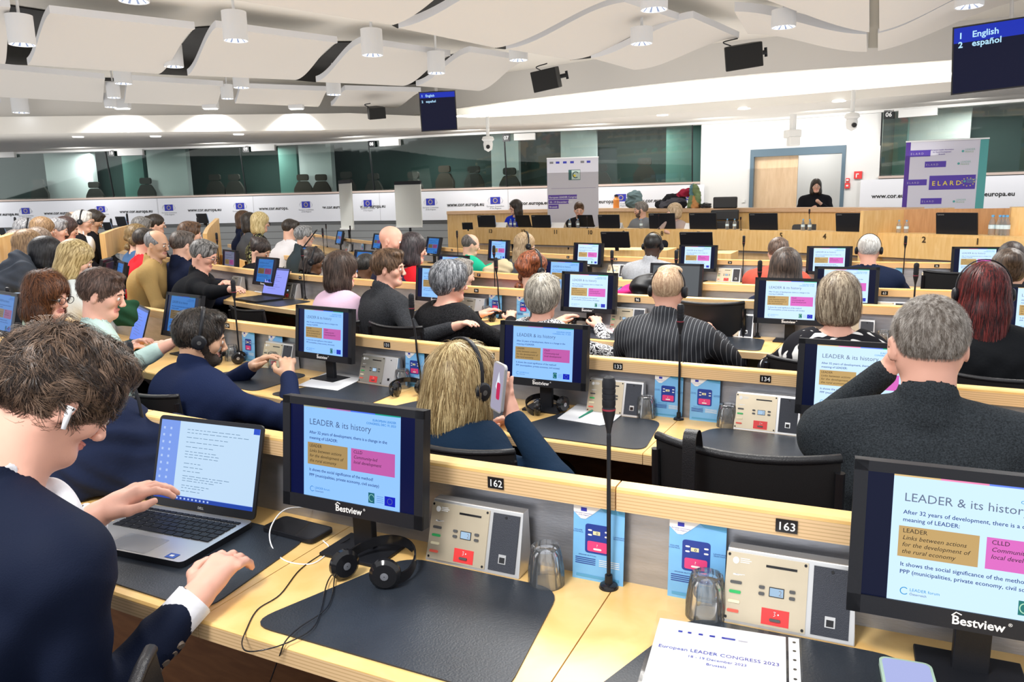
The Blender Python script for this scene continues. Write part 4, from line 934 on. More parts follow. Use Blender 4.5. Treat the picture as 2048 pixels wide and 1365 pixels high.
for i, (x, yt, col) in enumerate(((83, 360, 1), (190, 365, 1), (297, 357, 1), (433, 350, 1), (470, 350, 1), (606, 350, 0), (644, 350, 0), (695, 345, 1), (750, 348, 1), (829, 345, 1), (892, 333, 0), (947, 334, 1), (1022, 337, 1), (1200, 330, 1), (1290, 318, 1))):
    q, a, u, d = wallpt(x, 370, -1.15); zt_ = CZ+(proj((q[0], q[1], CZ))[1]-yt)/FPX*d
    if i in (0, 5):
        e = empty('booth_chair', 'x', 'chair', group='chairs inside the interpreter booths'); m = bc if i == 0 else bc2
        c = MB(); c.prism(rpoly([(-.22, -.62), (.22, -.62), (.25, -.20), (.13, .0), (-.13, .0), (-.25, -.20)], .06, 4), -.05, .03, m, Matrix.Rotation(math.pi/2, 4, 'X')); c.build('backrest', e)
        c = MB(); c.prism(rrect(.30, .16, .05, 4, 0, .09), -.04, .03, m, Matrix.Rotation(math.pi/2, 4, 'X')); c.build('headrest', e)
        c = MB(); c.box((0, .15, -.70), (.46, .42, .08), m); c.box((0, .1, -.98), (.06, .06, .5), m); c.build('seat', e, bevel=.02)
        if i == 0: CHA = e
        else: CHB = e
        o = e
    else: o = dup(CHA if col else CHB, 'x')
    o.location = (q[0], q[1], zt_-.17); o.rotation_euler = (0, 0, a); o['label'] = 'dark booth chair with headrest behind the glass, %s' % ['in the leftmost booth', 'beside the white column of the leftmost booth', 'in booth 10 by the pale wall', 'in booth 10 left of the black post', 'just right of the post of booth 10', 'brownish, left of a pair in booth 09', 'brownish, right of a pair in booth 09', 'above the left flipchart', 'beside the post numbered 08', 'above the right flipchart', 'tall and brownish in booth 08', 'in booth 08 before the pale column', 'next to the post numbered 07', 'behind the white congress banner', 'in booth 07 above the coats'][i]
# number plates 06..10 and white blinds boxes
for px, y, s in ((237, 309, '10'), (500, 301, '09'), (749, 291, '08'), (1017, 279, '07'), (1768, 234, '06')):
    z = zat(px, y); T = wallT(px, z, .09); b = MB(); b.box((0, 0, 0), (.16, .15, .02), fr, T); b.text(s, 0, -.035, .012, .105, INKW, T, align='CENTER', bold=.02); tag(b.build('booth_number_sign'), 'black number sign %s on the booth glass, %s' % (s, {'10': 'leftmost of the five', '09': 'above the blond woman with glasses', '08': 'left of the small hanging screen column', '07': 'left of the congress banner', '06': 'right of the door'}[s]), 'sign')
for px, y, wd, lb in ((14, 313, .85, 'cut off at the far left'), (275, 308, .65, 'over the tan jacket'), (535, 299, .60, 'over the blond woman with glasses'), (785, 289, .52, 'left of the small hanging screen'), (1054, 277, .45, 'left of the congress banner'), (1823, 230, .60, 'over the right roll-up banner')):
    z = zat(px, y); b = MB(); b.box((0, 0, -.02), (wd, .14, .09), WHITE, wallT(px, z, .12)); b.build  ; o = b.build('projector_housing', bevel=.004); tag(o, 'white rectangular box under the booth window head, %s' % lb, 'box')
for i, x in enumerate((-150, 150, 430, 700, 930, 1180, 1420, 1640, 1900, 2150)):
    q, a, u, d = wallpt(x, 330, 1.1); area('wall_fill', (q[0], q[1], zt-.04), .6, 42 if x < 1300 else 26, (1, .99, .97), rot=(math.radians(32), 0, a))  # added fill lights that brighten the banner and back wall
# ================================================================ soffit, cove, fascia, ceiling
SOFX = [(-500, 278), (0, 268), (500, 262), (750, 258), (1024, 248), (1374, 225), (2048, 172), (2400, 140)]
SOF = _sm([onz(x, y, 1.36)[:2] for x, y in SOFX], 8, 4)
b = MB(); cm = mat('ceiling_cream', (.86, .83, .77), .8)
# soffit underside strip between wall and soffit edge
lipz = lambda q: float(np.interp(proj((q[0], q[1], CZ+1.4))[0], [700, 960], [1.66, 1.50]))
n = 100; C1 = SOF[np.linspace(0, 139, n).astype(int)]; ui = []
V = []; F = []
for q in C1:
    d = np.linalg.norm(WALL-q, axis=1); j = int(d.argmin()); wq = off_curve(WALL, -.2)[j]; V += [(q[0], q[1], CZ+1.36), (wq[0], wq[1], CZ+1.405), (wq[0], wq[1], CZ+1.62), (q[0], q[1], CZ+lipz(q))]
F = [(i*4+j, (i+1)*4+j, (i+1)*4+(j+1) % 4, i*4+(j+1) % 4) for i in range(n-1) for j in range(4)]
b.add(V, F, cm); struct(b.build('ceiling_soffit'))
FASX = [(-500, 250), (0, 240), (300, 238), (500, 238), (740, 240), (880, 222), (1024, 202), (1469, 150), (1919, 120), (2300, 85)]
fz = [1.62, 1.62, 1.62, 1.62, 1.66, 1.74, 1.80, 1.80, 1.80, 1.80]
FP = [onz(x, y, z)[:2] for (x, y), z in zip(FASX, fz)]; FP = np.array(FP); 
FAS = np.array(smoothpts([tuple(p) for p in FP], 8)); FZ = np.interp(np.linspace(0, len(fz)-1, len(FAS)), range(len(fz)), fz)
for _ in range(12):
    FAS[1:-1] = (FAS[:-2]+2*FAS[1:-1]+FAS[2:])/4
b = MB(); V = []; k = len(FAS); FO = off_curve(FAS, -.12)
for i in range(k): V += [(FAS[i][0], FAS[i][1], CZ+FZ[i]), (FAS[i][0], FAS[i][1], 4.6), (FO[i][0], FO[i][1], 4.6), (FO[i][0], FO[i][1], CZ+FZ[i])]
F = [(i*4+j, (i+1)*4+j, (i+1)*4+(j+1) % 4, i*4+(j+1) % 4) for i in range(k-1) for j in range(4)]
fm = mat('fascia_grey', (.70, .68, .65), .8); b.add(V, F, fm); struct(b.build('ceiling_fascia'))
# cove back and top
CB = off_curve(FAS, -1.0); b = MB(); V = []
for i in range(k): V += [(CB[i][0], CB[i][1], CZ+1.45), (CB[i][0], CB[i][1], CZ+2.35), (FO[i][0], FO[i][1], CZ+2.40)]
b.add(V, [(i*3+j, (i+1)*3+j, (i+1)*3+j+1, i*3+j+1) for i in range(k-1) for j in range(2)], mat('cove_white', (.85, .84, .80), .8)); struct(b.build('ceiling_cove'))
i0 = int(k*.56); CLp = off_curve(FAS, -.55); b = MB(); b.tube([(CLp[i][0], CLp[i][1], CZ+1.66) for i in range(i0, k-2)], .03, emit('cove_tube', (1, .97, .90), 16), n=8); tag(b.build('cove_light_tube'), 'long glowing lamp tube in the ceiling cove above the podium', 'lamp')
# main ceiling slab
b = MB(); V = [(p[0], p[1], CZ+2.32) for p in off_curve(FAS, -.05)]; V2 = [(p[0]*1.0, 4.0, CZ+2.32) for p in FAS]
m_ = len(V); b.add(V+V2, [(i, i+1, m_+i+1, m_+i) for i in range(m_-1)], mat('ceiling_paint', (.86, .83, .77), .85)); struct(b.build('ceiling'))
# floor
b = MB(); fl = mat('carpet_dark', (.05, .05, .06), .95, bump=.2, bscale=150, noise=.3, nscale=80)
b.add([(-20, -1, FLOOR), (14, -1, FLOOR), (14, 26, FLOOR), (-20, 26, FLOOR)], [(0, 1, 2, 3)], fl); struct(b.build('floor'))
# wavy acoustic panels
wm = mat('panel_cream', (.68, .65, .61), .85, bump=.02, bscale=300); wm2 = mat('panel_edge', (.72, .73, .76), .7)
def wave_panel(NL, NR, FL, FR, label, zn=2.05, zf=1.72, shape='s', th=.08):
    C = [onz(*NL, zn), onz(*NR, zn), onz(*FL, zf), onz(*FR, zf)]; n = 18; V = []; b = MB()
    for i in range(n+1):
        t = i/n
        if shape == 's': dz = (zn-zf)*(.5+.5*math.cos(math.pi*t)-(1-t)); 
        elif shape == 'dn': dz = -.0
        for (A, B) in ((C[0], C[2]), (C[1], C[3])):
            P = A*(1-t)+B*t; V.append((P[0], P[1], P[2]+dz)); V.append((P[0], P[1], P[2]+dz+th))
    F1 = []; F2 = []
    for i in range(n):
        o = i*4; F1 += [(o, o+2, o+6, o+4), (o+1, o+5, o+7, o+3)]; F2 += [(o, o+4, o+5, o+1), (o+2, o+3, o+7, o+6)]
    F2 += [(0, 1, 3, 2), (n*4, n*4+2, n*4+3, n*4+1)]
    b.add(V, F1, wm); b.add(V, F2, wm2)
    tag(b.build('acoustic_panel', smooth='auto'), label, 'ceiling panel', 'wavy acoustic ceiling panels')
PAN = [((-220, 2), (21, 14), (-330, 112), (10, 128), 'cut off by the left edge behind the first lamp'), ((100, 26), (390, 58), (55, 130), (318, 148), 'large one beside the first lamp at the upper left'),
 ((432, 55), (675, 86), (375, 151), (592, 160), 'below the hanging lamp of the upper left'), ((722, 86), (901, 112), (632, 164), (806, 172), 'crossed by the lamp above the small wall screen'), ((940, 104), (1052, 122), (832, 172), (958, 182), 'smaller one left of the first loudspeaker'),
 ((-60, 133), (210, 158), (-120, 188), (205, 205), 'second row, at the left edge'), ((256, 160), (447, 172), (248, 206), (432, 213), 'second row, third lamp cluster'), ((482, 176), (655, 182), (470, 207), (636, 214), 'second row, middle'), ((690, 180), (842, 184), (662, 212), (792, 216), 'second row, left of the small wall screen'),
 ((0, 205), (240, 215), (-60, 236), (248, 238), 'third row at the left edge'),
 ((540, -170), (1000, -90), (330, -22), (786, 50), 'huge one cut off by the top edge'), ((1080, -75), (1260, -12), (797, 56), (992, 96), 'big one cut off by the top middle edge'), ((1248, 4), (1364, 42), (1012, 98), (1142, 120), 'beside the top middle lamp'), ((1386, 36), (1478, 76), (1182, 116), (1268, 140), 'pointing to the second loudspeaker')]
for i, a in enumerate(PAN): wave_panel(*a[:4], 'wavy cream acoustic panel, '+a[4], *((1.93, 1.78) if 5 <= i <= 9 else (2.05, 1.72)))
for i, j in ((0, 1), (1, 2), (2, 3), (3, 4), (5, 6), (6, 7), (7, 8), (10, 11), (11, 12), (12, 13)):  # dark sheets painting the shade in the open gaps between panels
    A_, B_ = PAN[i], PAN[j]; z = 2.30; P = [onz(*A_[1], z), onz(*B_[0], z), onz(*B_[2], z), onz(*A_[3], z)]; c_ = sum(P)/4; P = [c_+(p-c_)*1.02 for p in P]; b = MB()
    b.add([(p[0], p[1], CZ+z) for p in P]+[(p[0], p[1], CZ+z+.012) for p in P], [(0, 1, 2, 3), (7, 6, 5, 4), (0, 4, 5, 1), (1, 5, 6, 2), (2, 6, 7, 3), (3, 7, 4, 0)], mat('slot_shade', (.018, .018, .018), .8)); struct(b.build('ceiling_slot_shade'))
def side_wave(A, B, C_, D, label, z0=1.86, hi='A', amp=.12):
    """panel whose wave runs left to right"""
    P = [onz(*A, z0), onz(*B, z0), onz(*C_, z0), onz(*D, z0)]; n = 18; b = MB(); V = []
    for i in range(n+1):
        t = i/n; dz = amp*math.cos(math.pi*t)*(1 if hi == 'A' else -1)
        for (U, W_) in ((P[0], P[1]), (P[2], P[3])):
            q = U*(1-t)+W_*t; V.append((q[0], q[1], q[2]+dz)); V.append((q[0], q[1], q[2]+dz+.1))
    F1 = []; F2 = []
    for i in range(n): o = i*4; F1 += [(o, o+2, o+6, o+4), (o+1, o+5, o+7, o+3)]; F2 += [(o, o+4, o+5, o+1), (o+2, o+3, o+7, o+6)]
    F2 += [(0, 1, 3, 2), (n*4, n*4+2, n*4+3, n*4+1)]; b.add(V, F1, wm); b.add(V, F2, wm2)
    tag(b.build('acoustic_panel', smooth='auto'), label, 'ceiling panel', 'wavy acoustic ceiling panels')
side_wave((1468, 46), (1735, 46), (1495, 88), (1735, 84), 'wavy cream acoustic panel, lower one between the second loudspeaker and the dark beam')
side_wave((1757, 44), (1985, -2), (1757, 82), (2048, 22), 'wavy cream acoustic panel, lower one between the dark beam and the big wall screen', hi='B')
side_wave((1330, -75), (1740, -50), (1420, -2), (1740, 42), 'wavy cream acoustic panel, upper one left of the dark beam')
side_wave((1760, -50), (1985, -110), (1760, 40), (2020, -20), 'wavy cream acoustic panel, upper one right of the dark beam', hi='B')
b = MB(); P = [onz(1736, 96, 1.79), onz(1757, 96, 1.79), onz(1766, -40, 1.79), onz(1738, -40, 1.79)]; b.add([tuple(p) for p in P]+[(p[0], p[1], p[2]+.3) for p in P], [(0, 1, 2, 3), (0, 4, 5, 1), (1, 5, 6, 2), (0, 3, 7, 4), (2, 6, 7, 3)], mat('beam_grey', (.33, .31, .26), .8)); struct(b.build('ceiling_beam'))  # beam in one even darker grey
# cylinder downlights
LAMP = None
refl = emit('lamp_reflector', (.80, .88, 1.0), 2.6); lw = mat('lamp_white', (.74, .75, .77), .5)
for i, (x, y, r, z, lb) in enumerate(((268, 3, .13, 1.80, 'cut by the top edge at the upper left'), (472, 82, .13, 1.74, 'hanging above the second wavy panel'), (45, 90, .13, 1.72, 'near the upper left corner'), (745, 111, .13, 1.74, 'left of the top middle'), (1308, 20, .13, 1.74, 'at the top right of the middle'),
    (1283, 88, .13, 1.74, 'below the top right lamp'), (873, 147, .125, 1.76, 'above the small wall screen'), (1037, 121, .125, 1.78, 'short one above the first loudspeaker'), (1567, 55, .13, 1.76, 'above the second loudspeaker'), (1938, 14, .13, 1.76, 'near the upper right corner'),
    (348, 134, .12, 1.76, 'in the gap below the first panel'), (247, 168, .12, 1.76, 'left one of the second row'), (42, 226, .14, 1.70, 'low at the left edge'), (483, 176, .12, 1.76, 'in the middle of the second row'), (668, 190, .12, 1.76, 'right one of the second row'), (228, 196, .10, 1.72, 'below the left one of the second row'), (222, 215, .10, 1.68, 'lowest of the second row cluster'), (455, 198, .10, 1.74, 'tucked behind the middle lamp'))):
    p = onz(x, y, z)
    if LAMP is None:
        e = empty('ceiling_downlight', 'x', 'lamp', group='white cylinder downlights'); b = MB(); b.lathe([(1.0, 0), (1.0, 2.3), (.12, 2.3), (.12, 4.2)], lw, 28); b.lathe([(1.0, 0), (.93, 0), (.90, .12)], lw, 28); b.build('shade', e, smooth='auto')
        b = MB(); n = 28
        for ring in range(3):
            r0, r1 = .90-.28*ring, .90-.28*(ring+1)
            for j in range(n):
                a0, a1 = 2*math.pi*j/n, 2*math.pi*(j+1)/n; z_ = .05+.22*ring; m = (refl, emit('lamp_reflector_dim', (.35, .42, .62), 1.0), emit('lamp_reflector_hot', (1, 1, 1), 5))[(j*7+ring*3) % 3]
                b.add([(r0*math.cos(a0), r0*math.sin(a0), z_), (r0*math.cos(a1), r0*math.sin(a1), z_), (r1*math.cos(a1), r1*math.sin(a1), z_+.22), (r1*math.cos(a0), r1*math.sin(a0), z_+.22)], [(0, 1, 2, 3)], m)
        b.build('reflector', e); LAMP = e; o = e
    else: o = dup(LAMP, 'x')
    o.location = p; o.scale = (r, r, r if i not in (5, 7, 8, 9) else r*.6); o['label'] = 'white cylinder downlight with faceted reflector, '+lb
# flat recessed soffit lights, cove spots
for x, y, lb in ((156, 273, 'leftmost'), (311, 272, 'second from the left'), (477, 268, 'third from the left'), (1325, 229, 'above the camera left of the door'), (1488, 216, 'above the door'), (1678, 201, 'right of the door camera')):
    d = ray(x, y); t = 1.37/d[2]; p = d*t; b = MB(); b.cyl((p[0], p[1], CZ+1.352), (p[0], p[1], CZ+1.372), .10, emit('soffit_lamp', (1, 1, .97), 2.5), n=16); tag(b.build('recessed_light'), 'flat recessed light in the soffit, '+lb, 'lamp')
for x, lb in ((247, 'left'), (423, 'middle'), (594, 'right')):
    p = onz(x, 236, 1.62); q = onz(x, 236, 1.62); di = (q[:2]/np.linalg.norm(q[:2])); b = MB(); T = Matrix.Translation((q[0]-di[0]*.62, q[1]-di[1]*.62, CZ+1.80)); b.box((0, 0, 0), (.26, .14, .16), lw, T); b.box((0, 0, -.085), (.22, .10, .012), emit('spot_face', (1, 1, .95), 12), T)
    tag(b.build('fascia_spotlight'), 'square spotlight washing the white fascia, %s of three' % lb, 'lamp'); spot('fascia_spot', (q[0]-di[0]*.64, q[1]-di[1]*.64, CZ+1.70), 260, 1.9, rot=(math.radians(38), 0, -math.atan2(di[0], di[1])), r=.04)
# ================================================================ podium
PZ = CZ-.53
PODX = [(880, 452), (950, 455), (1180, 457), (1540, 461), (1840, 468), (2020, 473.5), (2200, 480)]
POD = np.array(smoothpts([tuple(onz(x, y, -.53)[:2]) for x, y in PODX[1:]], 12))
class Curve(Row):
    def __init__(s, P, z): 
        d = np.r_[0, np.cumsum(np.linalg.norm(np.diff(P, axis=0), axis=1))]; s.L = d[-1]; s.s = d; s.P = P; s.rail = s.desk = z; s.dz = 0
PD = Curve(POD, PZ); ROWS[9] = PD
e = empty('podium_desk', 'long light wood podium desk numbered 1 to 13 facing the audience', 'desk', (POD[len(POD)//2][0], POD[len(POD)//2][1], PF)); inv = Matrix.Translation(-e.location)
def pfin(b, name, par=e, **k): b.v = [tuple(Matrix.Translation(-par.location) @ Vector(v)) for v in b.v]; return b.build(name, par, **k)
b = MB(); sweep(b, PD, 0, PD.L, [(.0, PZ), (.0, PZ-.035), (-.75, PZ-.17), (-.75, PZ-.14), (-.30, PZ-.14), (-.28, PZ)], WOODP); pfin(b, 'desktop')
b = MB(); sweep(b, PD, 0, PD.L, [(.005, PZ-.03), (.005, PZ-.30), (-.02, PZ-.30), (-.02, PZ-.03)], WOODP); pfin(b, 'upper_front')
b = MB(); sweep(b, PD, 0, PD.L, [(-.10, PZ-.30), (-.10, FLOOR), (-.13, FLOOR), (-.13, PZ-.30)], wood('podium_wood_pale', (.76, .50, .24), (.84, .58, .31), sc=(9, 9, 1.2))); pfin(b, 'lower_front')
b = MB(); sweep(b, PD, 0, PD.L, [(-.095, PZ-.30), (-.095, PZ-.34), (-.1, PZ-.34), (-.1, PZ-.30)], mat('podium_pale_band', (.75, .68, .62), .5)); pfin(b, 'pale_band')
b = MB()
for x, s in ((982, '13'), (1047, '12'), (1111, '11'), (1181, '10'), (1249, '9'), (1324, '8'), (1398, '7'), (1562, '5'), (1651, '4'), (1849, '2'), (1956, '1')):
    u = PD.find(x, 0, PZ-.06); P, T, N = PD.at(u); q = P-N*.010; b.text(s, 0, 0, .002, .10, mat('number_brown', (.07, .04, .015), .5), Matrix.Translation((q[0], q[1], PZ-.10)) @ Matrix.Rotation(math.atan2(T[1], T[0]), 4, 'Z') @ Matrix.Rotation(math.pi/2, 4, 'X'), align='CENTER', bold=.025)
pfin(b, 'seat_numbers')
P, T, N = PD.at(PD.L/2)
# podium platform
b = MB(); V = []; POB = off_curve(POD, -6.5)
for p, q in zip(POD, POB): V += [(p[0], p[1], PF), (q[0], q[1], PF)]
b.add(V, [(i*2, i*2+2, i*2+3, i*2+1) for i in range(len(POD)-1)], MATS['carpet_dark']); struct(b.build('floor_podium'))
# wooden partition behind the podium
PTX = [(893, 423), (1196, 417), (1375, 417), (1600, 415.5), (1810, 416)]
PT = Curve(np.array(smoothpts([tuple(onz(x, y, -.235)[:2]) for x, y in PTX], 10)), CZ-.235); ROWS[10] = PT
e = empty('wood_partition', 'long light wood partition with thick top ledge behind the podium seats', 'partition', (POD[20][0], POD[20][1]+3, PF))
b = MB(); sweep(b, PT, 0, PT.L, [(.0, CZ-.235), (.0, CZ-.30), (-.35, CZ-.30), (-.35, CZ-.235)], wood('ledge_wood', (.66, .42, .24), (.74, .50, .31))); pfin(b, 'ledge', e)
b = MB(); sweep(b, PT, 0, PT.L, [(-.04, CZ-.30), (-.04, PF-.2), (-.08, PF-.2), (-.08, CZ-.30)], WOODP); pfin(b, 'panel', e)
b = MB(); P, T, N = PT.at(PT.L); q0 = P-N*.0; 
for o in (0.0,): b.box((0, 0, 0), (.05, 1.6, 1.1), WOODP, Matrix.Translation((P[0], P[1]-.1, CZ-.80)) @ Matrix.Rotation(math.atan2(T[1], T[0]), 4, 'Z'))
pfin(b, 'end_panel', e)
# right end cabinet of the podium
b = MB(); p0 = onz(1815, 417, -.235); p1 = onz(2035, 417, -.25); 
mp = (p0+p1)/2; an = math.atan2(p1[1]-p0[1], p1[0]-p0[0]); b.box((0, 0, 0), (2.6, .05, 1.1), wood('cabinet_wood_dark', (.52, .26, .10), (.62, .33, .14), sc=(9, 9, 1.2)), Matrix.Translation((mp[0]+.3, mp[1], CZ-.80)) @ Matrix.Rotation(an, 4, 'Z'))
pr = ond(2040, 420, 8.7); b.box((0, 0, 0), (.35, .5, 1.15), WOODP, Matrix.Translation((pr[0]+.10, pr[1], CZ-.80)) @ Matrix.Rotation(an, 4, 'Z'))
tag(b.build('side_cabinet'), 'tall wooden side cabinet at the right end of the podium', 'cabinet')
# podium monitors seen from behind
PM = None
def back_monitor(x, y, w_, label, tilt=8, dep=None, row=PD, off=-.12):
    global PM
    if PM is None:
        PM = empty('monitor', label, 'monitor', group='black monitors seen from the back'); b = MB(); b.prism(rpoly([(-.5, 0), (.5, 0), (.5, .58), (-.5, .58)], .02, 3), 0, .05, BLACKP, Matrix.Rotation(math.pi/2, 4, 'X')); b.box((0, .0, .30), (.7, .10, .36), BLACKP, top=.9)
        b.text('Lenovo', -.46, .52, 0, .055, mat('logo_dim_white', (.4, .4, .4), .5), Matrix.Translation((0, -.052, 0)) @ Matrix.Rotation(math.pi/2, 4, 'X')); b.build('housing', PM)
        b = MB(); b.rect(-.47, .05, .47, .54, .002, emit('podium_screen', (.25, .35, .5), .8), Matrix.Translation((0, .052, 0)) @ Matrix.Rotation(-math.pi/2, 4, 'X') @ Matrix.Scale(-1, 4, (0, 1, 0))); b.build('screen', PM); b = MB(); b.box((0, .03, -.06), (.12, .06, .16), BLACKP); b.build('stand', PM); e = PM
    else: e = dup(PM, label)
    if dep is None: u = row.find(x, off, row.desk); P, T, N = row.at(u); q = P-N*off; d = proj((q[0], q[1], PZ))[2]; a = math.atan2(T[1], T[0])
    else: d = dep; q = ond(x, y, d)[:2]; a = math.radians(-26)
    z = CZ+(proj((q[0], q[1], CZ))[1]-y)/FPX*d; e.location = (q[0], q[1], z); e.scale = (w_/FPX*d/.93,)*3; e.rotation_euler = (math.radians(tilt), 0, a); return e
for i, (x, y, w_) in enumerate(((976, 456, 42), (1084, 456, 43), (1219, 457, 46), (1325, 459, 54), (1407, 459, 55), (1528, 460, 56), (1706, 464, 63), (1915, 471, 76))):
    back_monitor(x, y, w_, 'black monitor back on the podium, ' + ('in front of the person in blue', 'right of the person in blue', 'right of the white banner', 'before the couple at seat 8', 'left of the tall leather chair', 'right of the tall leather chair', 'in front of the wooden partition near seat 4', 'largest, in front of the right roll-up banner')[i])
back_monitor(936, 458, 22, 'black monitor back at the far left end of the podium', dep=13.0)
back_monitor(1233, 493, 54, 'white rimmed monitor back on the clerk desk beside the bald head', tilt=20, dep=8.6); back_monitor(1394, 497, 60, 'white rimmed monitor back on the clerk desk above a seat screen', tilt=20, dep=8.3)
for i, (x, y, w_, d) in enumerate(((1272, 505, 160, 8.7), (1452, 512, 55, 8.4))):
    p = ond(x, y, d); b = MB(); ww = w_/FPX*d; b.box((0, 0, -.30), (ww, .45, .66), WOODP); o = b.build('clerk_desk', bevel=.004); tag(o, 'low wooden clerk desk before the podium, %s' % ('behind the person in the light grey suit', 'right of a seat screen')[i], 'desk'); o.location = (p[0], p[1]+.2, p[2]); o.rotation_euler = (0, 0, math.radians(-26))
# paper name tents, bottles, laptops on the podium
NT = None
for i, (x, y) in enumerate(((1000, 456), (1113, 456), (1220+7, 456), (1398-12, 460))):
    loc, rz, u = PD.place(x, -.10); 
    if NT is None:
        b = MB(); b.add([(-.15, 0, 0), (.15, 0, 0), (.15, .05, .09), (-.15, .05, .09), (-.15, .10, 0), (.15, .10, 0)], [(0, 1, 2, 3), (3, 2, 5, 4)], PAPER); NT = b.build('name_card'); o = NT
    else: o = dup(NT, '')
    o.location = loc; o.rotation_euler = (0, 0, rz); tag(o, 'white folded name card on the podium, ' + ('before the person in blue', 'left of the man in the black jacket', 'right of the silver laptop', 'left of the tall leather chair')[i], 'name card', 'name cards on the podium')
BO = None; wb = mat('bottle_clear', (.80, .86, .90), .1, trans=.8, ior=1.2)
def bottle(x, y, label, loc=None, s=1.):
    global BO
    if BO is None:
        BO = empty('water_bottle', label, 'bottle', group='small water bottles'); b = MB(); b.lathe([(.001, 0), (.031, 0), (.033, .02), (.031, .06), (.033, .11), (.020, .15), (.012, .165), (.012, .18)], wb, 14); b.build('body', BO, smooth=True); b = MB(); b.lathe([(.0135, .175), (.0135, .195), (.001, .195)], mat('cap_blue', (.15, .45, .8), .4), 12); b.build('cap', BO)
        b = MB(); b.lathe([(.0335, .06), (.0335, .10)], mat('bottle_label', (.7, .85, .92), .5), 14); b.build('paper_label', BO, smooth=True); e = BO
    else: e = dup(BO, label)
    e.location = loc; e.scale = (s,)*3; return e
for x, lb in ((1022, 'left of the pair before the person in blue'), (1030, 'right of the pair before the person in blue'), (1139, 'left of the pair before the man in black'), (1157, 'right of the pair before the man in black'), (1283, 'before the person in grey'), (1455, 'short one in front of the tall leather chair'), (1468, 'beside the tall leather chair'), (1606, 'left one below the doorway woman'), (1619, 'right one below the doorway woman'), (1797, 'left one before the right roll-up banner'), (1811, 'right one before the right roll-up banner')):
    loc, rz, u = PD.place(x, -.14); bottle(x, 0, 'small water bottle with blue cap, '+lb, loc, .8)
for i, (x, y) in enumerate(((1984, 452), (1996, 451), (2005, 452), (2012, 452))):
    loc, rz, u = PD.place(x, -.20); bottle(x, 0, 'clear water bottle at the right end of the podium, %s of four' % ('leftmost', 'second', 'third', 'rightmost')[i], loc, 1.15)
def laptop(label, loc, rz, col=BLACKP, scr=None, ang=110, w_=.32, keys=False, logo=None, desk=False):
    e = empty('laptop', label, 'laptop', loc, rz); b = MB(); dp = w_*.69
    b.prism(rrect(w_, dp, .012, 4, 0, -dp/2), 0, .014, col, mside=BLACKP if keys else col); 
    b.build('base', e, bevel=.001); 
    L = MB(); T = Matrix.Translation((0, 0, .014)) @ Matrix.Rotation(math.radians(180-ang), 4, 'X') @ Matrix.Rotation(0, 4, 'X')
    # lid in local: x, y up along lid, z back
    T = Matrix.Translation((0, .002, .014)) @ Matrix.Rotation(math.radians(90-(ang-90)), 4, 'X')
    L.prism(rrect(w_, dp, .012, 4, 0, dp/2), -.006, 0, BLACKP, T, mside=BLACKP); lid = L.build('lid', e)
    s_ = MB(); W, H = w_-.016, dp-.030
    if scr: scr(s_, T @ Matrix.Translation((0, .020, .0006)), W, H)
    else: s_.rect(-W/2, .02, W/2, .02+H, .0006, BLACKG, T)
    s_.build('screen', lid)
    return e
def scr_plain(c, s=1.):
    def f(b, T, W, H):
        b.rect(-W/2, 0, W/2, H, 0, emit('lap_%.2f_%.2f' % (c[0], c[2]), c, s), T); k = emit('lapink_%.2f' % c[0], tuple(x*.35 for x in c), s)
        b.rect(-W/2, H*.93, W/2, H, .0003, k, T)
        for i in range(9): b.rect(-W*.30, H*(.80-i*.075), W*(.0+.30*((i*37) % 5)/5), H*(.80-i*.075)+.0022, .0003, k, T)
    return f
for x, off, lb, m in ((1050, -.22, 'dark open laptop on the podium before the person in blue', BLACKP), (1174, -.22, 'silver open laptop on the podium beside the person in the black jacket', STEELL)):
    loc, rz, u = PD.place(x, off); o = laptop(lb, loc, rz+math.pi, m)
# tall leather chair + low chairs behind the podium
def pod_chair(x, y0, y1, wpx, d, label, hi=False):
    p = ond(x, y1, d); H = (y1-y0)/FPX*d; W = wpx/FPX*d; e = empty('podium_chair', label, 'chair', (p[0], p[1], p[2]), math.radians(-20)); b = MB()
    if hi:
        for k_, (z0, z1) in enumerate(((0, .30), (.31, .62), (.66, 1.0))): b.box((0, 0, H*(z0+z1)/2), (W*(1, .98, .84)[k_], .10, H*(z1-z0)), LEATH)
        b.build('backrest', e, bevel=.02, seg=3)
    else: b.prism(rpoly([(-W/2, 0), (W/2, 0), (W*.46, H), (-W*.46, H)], .04, 4), 0, .03, mat('podium_chair_mesh', (.05, .055, .065), .5), Matrix.Rotation(math.pi/2, 4, 'X')); b.build('backrest', e)
    b = MB(); b.box((0, .28 if 0 else .25, -.05), (W*.95, .5, .08), LEATH); b.box((0, .25, -.25), (.07, .07, .35), BLACKP); b.build('seat', e, bevel=.01); return e
pod_chair(1449, 395, 462, 55, 12.2, 'tall black leather chair with headrest behind the podium', True)
for x, y0, w_, lb in ((1614, 449, 62, 'below the doorway woman'), (1664, 452, 26, 'left of the monitor near seat 4'), (1787, 455, 68, 'right of the monitor near seat 4'), (1868, 458, 34, 'before the right roll-up banner')): pod_chair(x, y0, 478, w_, 11.6 if x < 1700 else 10.5, 'low dark chair back showing above the podium, '+lb)
